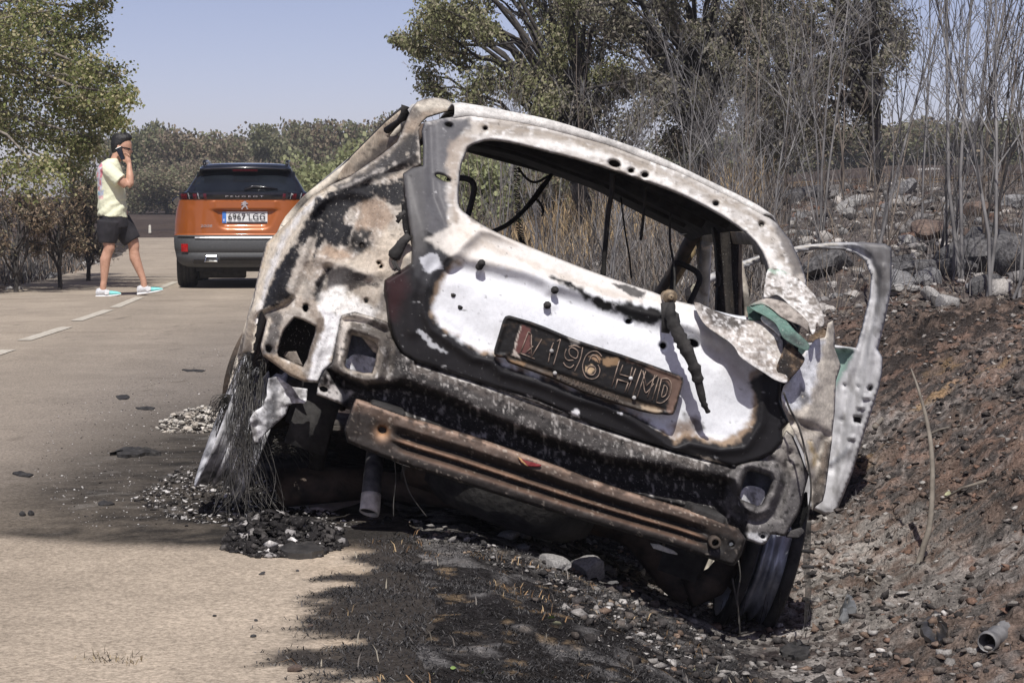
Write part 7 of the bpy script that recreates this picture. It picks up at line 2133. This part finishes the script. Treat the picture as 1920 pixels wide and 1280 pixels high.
shard([(340,694),(362,693),(384,695),(362,697)], 'fine twig-like sliver near the front wheel', M_char, 'charred_scrap', .002, .001, .002)
shard([(36,964),(44,963),(48,966),(40,967)], 'left of two tiny cinders on the soot rim', M_char, 'cinder', .004, .001, .003)
shard([(52,963),(62,962),(64,965),(55,966)], 'right of two tiny cinders on the soot rim', M_char, 'cinder', .004, .001, .003)
o = shard([(522,1040),(524,1022),(545,1008),(568,1006),(596,1020),(608,1036),(596,1044),(560,1047)], 'melted dark lamp lens lying at the asphalt edge', M_melt, 'lamp_lens', .016, .0, .004)
shard([(1572,1170),(1576,1148),(1590,1116),(1606,1140),(1600,1156),(1584,1168)], 'upright grey plastic shard on the bank below the door', M_plast, 'plastic_shard', .01, .0, .008)
shard([(1726,1185),(1740,1158),(1756,1146),(1768,1172),(1776,1198),(1760,1212),(1740,1204)], 'dark folded plastic scrap right of the grey shard', M_melt, 'plastic_shard', .012, .0, .008)
shard([(1460,1226),(1480,1214),(1500,1212),(1521,1218),(1512,1234),(1486,1238)], 'curved black rubber scrap in the ditch', M_char, 'rubber_scrap', .012, .0, .006)
shard([(1320,1010),(1330,1000),(1340,1012),(1330,1020)], 'small white scrap under the wreck', M_ashgrey, 'metal_scrap', .01)
shard([(545,945),(600,934),(680,940),(700,945),(620,958),(560,956)], 'pale flat panel scrap under the left rear corner', mat_noise('pinkish_ash_sheet', (.4, .33, .29), (.58, .5, .45), 12, .8), 'metal_scrap', .008)
# curved charred sapling stem standing on the bank, and its fallen pieces
def stick(pts, ds, rad, label, mat, name='burnt_stick', cat='stick'):
    P = catmull(pts, False, 5); D = np.interp(np.linspace(0, 1, len(P)), np.linspace(0, 1, len(ds)), ds)
    mb = MB(); rr_ = np.interp(np.linspace(0, 1, len(P)), np.linspace(0, 1, len(rad)), rad)
    mb.tube([at_depth(x, y, d) for (x, y), d in zip(P, D)], list(rr_), 7)
    return tag(mb.build(name, mat, None), label, cat)
_, tb = hit(1724, 1060)
stick([(1720,1066),(1730,1030),(1743,985),(1748,920),(1747,850),(1738,790),(1722,730),(1708,690)], [tb, tb + .02, tb + .05, tb + .1, tb + .16, tb + .25, tb + .35, tb + .4], [.011, .0105, .010, .009, .0085, .007, .005, .002], 'curved charred stem standing on the soil bank', M_bark)
h1, t1 = hit(1642, 806)
stick([(1640,800),(1660,780),(1690,768),(1728,766)], [t1 - .02, t1 + .25, t1 + .42, t1 + .45], [.012, .011, .009, .006], 'grey-green bent stick lying against the charred stem', M_bark)
for a, b, lab in (((1850,905),(1760,945), 'thin dark fallen twig right of the charred stem'), ((1600,1080),(1650,1100), 'small pale twig on the ash below the door'), ((1720,830),(1800,800), 'short twig on the reddish soil'), ((1030,940),(1010,960), 'tiny twig under the beam')):
    p, _ = hit(*a); q, _ = hit(*b); mb = MB(); m_ = p.lerp(q, .5) + Vector((0, 0, .02)); mb.tube([p + Vector((0, 0, .008)), m_, q + Vector((0, 0, .008))], [.006, .005, .003], 5); tag(mb.build('fallen_twig', M_bark, None), lab, 'twig')
# ribbed metal hose in the lower right corner
p, tp_ = hit(1850, 1225); q = at_depth(1945, 1165, tp_ + .3)
mb = MB(); ax = (q - p).normalized(); N = 74
Mx = Matrix.Translation(p + Vector((0, 0, .03))) @ ax.to_track_quat('X', 'Z').to_matrix().to_4x4()
mb.lathe([(.024 + .0035 * math.sin(i * 1.3), i * (q - p).length * 2.4 / N) for i in range(N + 1)], 16, Mx)
hose = solid(mb.build('metal_hose', mat_noise('dull_galvanised', (.10, .10, .105), (.27, .265, .265), 20, .6, .3), None), .003); tag(hose, 'ribbed grey metal hose lying in the lower right corner', 'hose')
# fallen green leaves and pale scraps in the burnt grass
M_gleaf = [mat_plain('fallen_green_leaf', (.22, .33, .09), .6, var=.3), mat_plain('fallen_pale_leaf', (.42, .42, .26), .7, var=.3)]
for px, py, s, m, lab in ((764,1252,17,0,'large folded green leaf in the foreground burnt grass'),(748,1178,14,1,'pale leaf in the burnt grass left of centre'),(1033,1166,18,0,'bright green leaf beside the twig on the bare patch'),(1044,1180,22,1,'pale leaf stalk beside the bright green leaf'),(905,1266,12,0,'small green leaf at the bottom edge'),(815,1266,12,1,'pale upright leaf at the bottom edge left'),(715,1192,9,0,'tiny green leaf near the asphalt edge'),(1303,1259,10,1,'tiny pale leaf at the bottom right of the burnt grass'),(850,1257,12,0,'dull green leaf between the bottom leaves'),(1215,960,8,0,'tiny green scrap under the beam'),(1778,935,20,1,'pale yellow leaf on the soil bank')):
    p, t = hit(px, py); s = s * t / FP
    mb = MB(); R_ = Matrix.Rotation(r3.uniform(0, 6.28), 4, 'Z') @ Matrix.Rotation(r3.uniform(.5, 1.2), 4, 'X')
    sh = [(-.9, 0, 0), (-.5, .45, .15), (.1, .5, .22), (.9, .05, .1), (.1, -.05, -.05), (-.4, -.05, -.05), (.15, -.5, .2), (-.45, -.42, .18)]
    mb.add([p + Vector((0, 0, s * .45)) + (R_ @ Vector(q)) * s * .6 for q in sh], [(0, 5, 1), (5, 4, 2, 1), (4, 3, 2), (0, 7, 5), (7, 6, 4, 5), (6, 3, 4)])
    tag(mb.build('fallen_leaf', M_gleaf[m], None), lab, 'leaf')

# ---- charred grass of the verge
def blades(name, label, n, xr, yr_, dens, hmin, hmax, pal, w_, seed, wid=.0016, lean=.5):
    rs = np.random.default_rng(seed)
    X = rs.uniform(*xr, n); Y = rs.uniform(*yr_, n)
    k = rs.uniform(size=n) < dens(X, Y); X, Y = X[k], Y[k]; N = len(X)
    on = X < road_right(Y)
    Zg = np.where(on, road_z(Y) + .005, ground_z(X, Y)) - .004
    H_ = rs.uniform(hmin, hmax, N) * rs.uniform(.5, 1, N)
    cl = fbm(np.stack([X, Y], -1) * 6, 3, 9)
    dx = rs.normal(size=N) * lean + .5 * cl; dy = rs.normal(size=N) * lean + .5 * fbm(np.stack([X, Y], -1) * 6 + 40, 3, 9)
    a = rs.uniform(0, 3.14, N); wx, wy = np.cos(a) * wid, np.sin(a) * wid * .6
    B = np.stack([X, Y, Zg], -1)
    Mi = B + np.stack([dx * H_ * .3, dy * H_ * .3, H_ * .6], -1); T = B + np.stack([dx * H_ * .85, dy * H_ * .85, H_ * np.clip(1.05 - .3 * np.hypot(dx, dy), .3, 1)], -1)
    Wv = np.stack([wx, wy, 0 * wx], -1)
    V = np.stack([B - Wv, B + Wv, Mi + Wv * .7, Mi - Wv * .7, T], 1).reshape(-1, 3)
    i = np.arange(N)[:, None] * 5
    F = np.concatenate([i + np.array([0, 1, 2]), i + np.array([0, 2, 3]), i + np.array([3, 2, 4])], 0)
    c = np.array(pal)[rs.choice(len(pal), N, p=np.array(w_) / sum(w_))] * rs.uniform(.7, 1.3, N)[:, None]
    return tag(link(name, np_mesh(name, V, F, M_brush, False, np.repeat(c, 5, 0))), label, 'grass', kind='stuff')
def vdens(X, Y):
    n = fbm(np.stack([X, Y], -1) * 7, 4, 59)
    return verge_mask(X, Y) * (.25 + .75 * sstep(-.15, .2, n))
CHARP = [(.022, .021, .022), (.04, .038, .038), (.075, .072, .072), (.13, .125, .12)]
blades('charred_grass', 'short black charred grass on the near verge', 110000, (-.3, 1.2), (4.3, 6.7), vdens, .004, .021, CHARP, [5, 4, 2.2, 1.0], 61, .0015, 1.7)
blades('singed_grass', 'tan singed grass tufts among the black', 9000, (-.2, 1.2), (4.4, 6.7), lambda X, Y: vdens(X, Y) * (fbm(np.stack([X, Y], -1) * 5, 3, 57) > .26), .008, .045, [(.42, .31, .18), (.3, .19, .1), (.2, .12, .06)], [3, 3, 2], 62, .0016, .9)
blades('charred_grass', 'pale dead stalks standing in the charred verge', 260, (-.1, 1.1), (4.5, 6.3), lambda X, Y: vdens(X, Y) * .35, .03, .075, [(.42, .38, .3), (.2, .18, .16)], [2, 2], 66, .002, .25)
blades('charred_grass', 'black charred grass tufts over the soil bank', 22000, (1.3, 4.2), (4.7, 13), lambda X, Y: sstep(.05, .3, fbm(np.stack([X, Y], -1) * 2.6, 4, 58)), .01, .035, CHARP, [5, 4, 2, 1], 63, .0016, .8)
blades('roadside_tuft', 'dry tuft of grass on the foreground asphalt', 420, (-.62, -.40), (4.62, 4.78), lambda X, Y: np.exp(-(((X + .515) / .05) ** 2 + ((Y - 4.70) / .05) ** 2)), .01, .03, [(.35, .28, .17), (.12, .10, .07), (.05, .045, .04)], [3, 3, 2], 64, .0012, 1.0)
# ================================================================== thin smoke haze over the whole place
mb = MB(); mb.box((0, 594, 5.0), (1610, 1230, 14.0))
mh, nth, bh = mat_new('smoke_haze')
nth.nodes.remove(bh)
pv = nth.nodes.new('ShaderNodeVolumePrincipled')
pv.inputs['Color'].default_value = (.86, .88, .93, 1); pv.inputs['Density'].default_value = .0010; pv.inputs['Anisotropy'].default_value = .2
nth.links.new(pv.outputs[0], nth.nodes['Material Output'].inputs['Volume'])
haze = mb.build('haze', mh, None, False)
tag(haze, 'thin smoke haze in the air', 'haze', kind='stuff')
scene.cycles.volume_bounces = 0
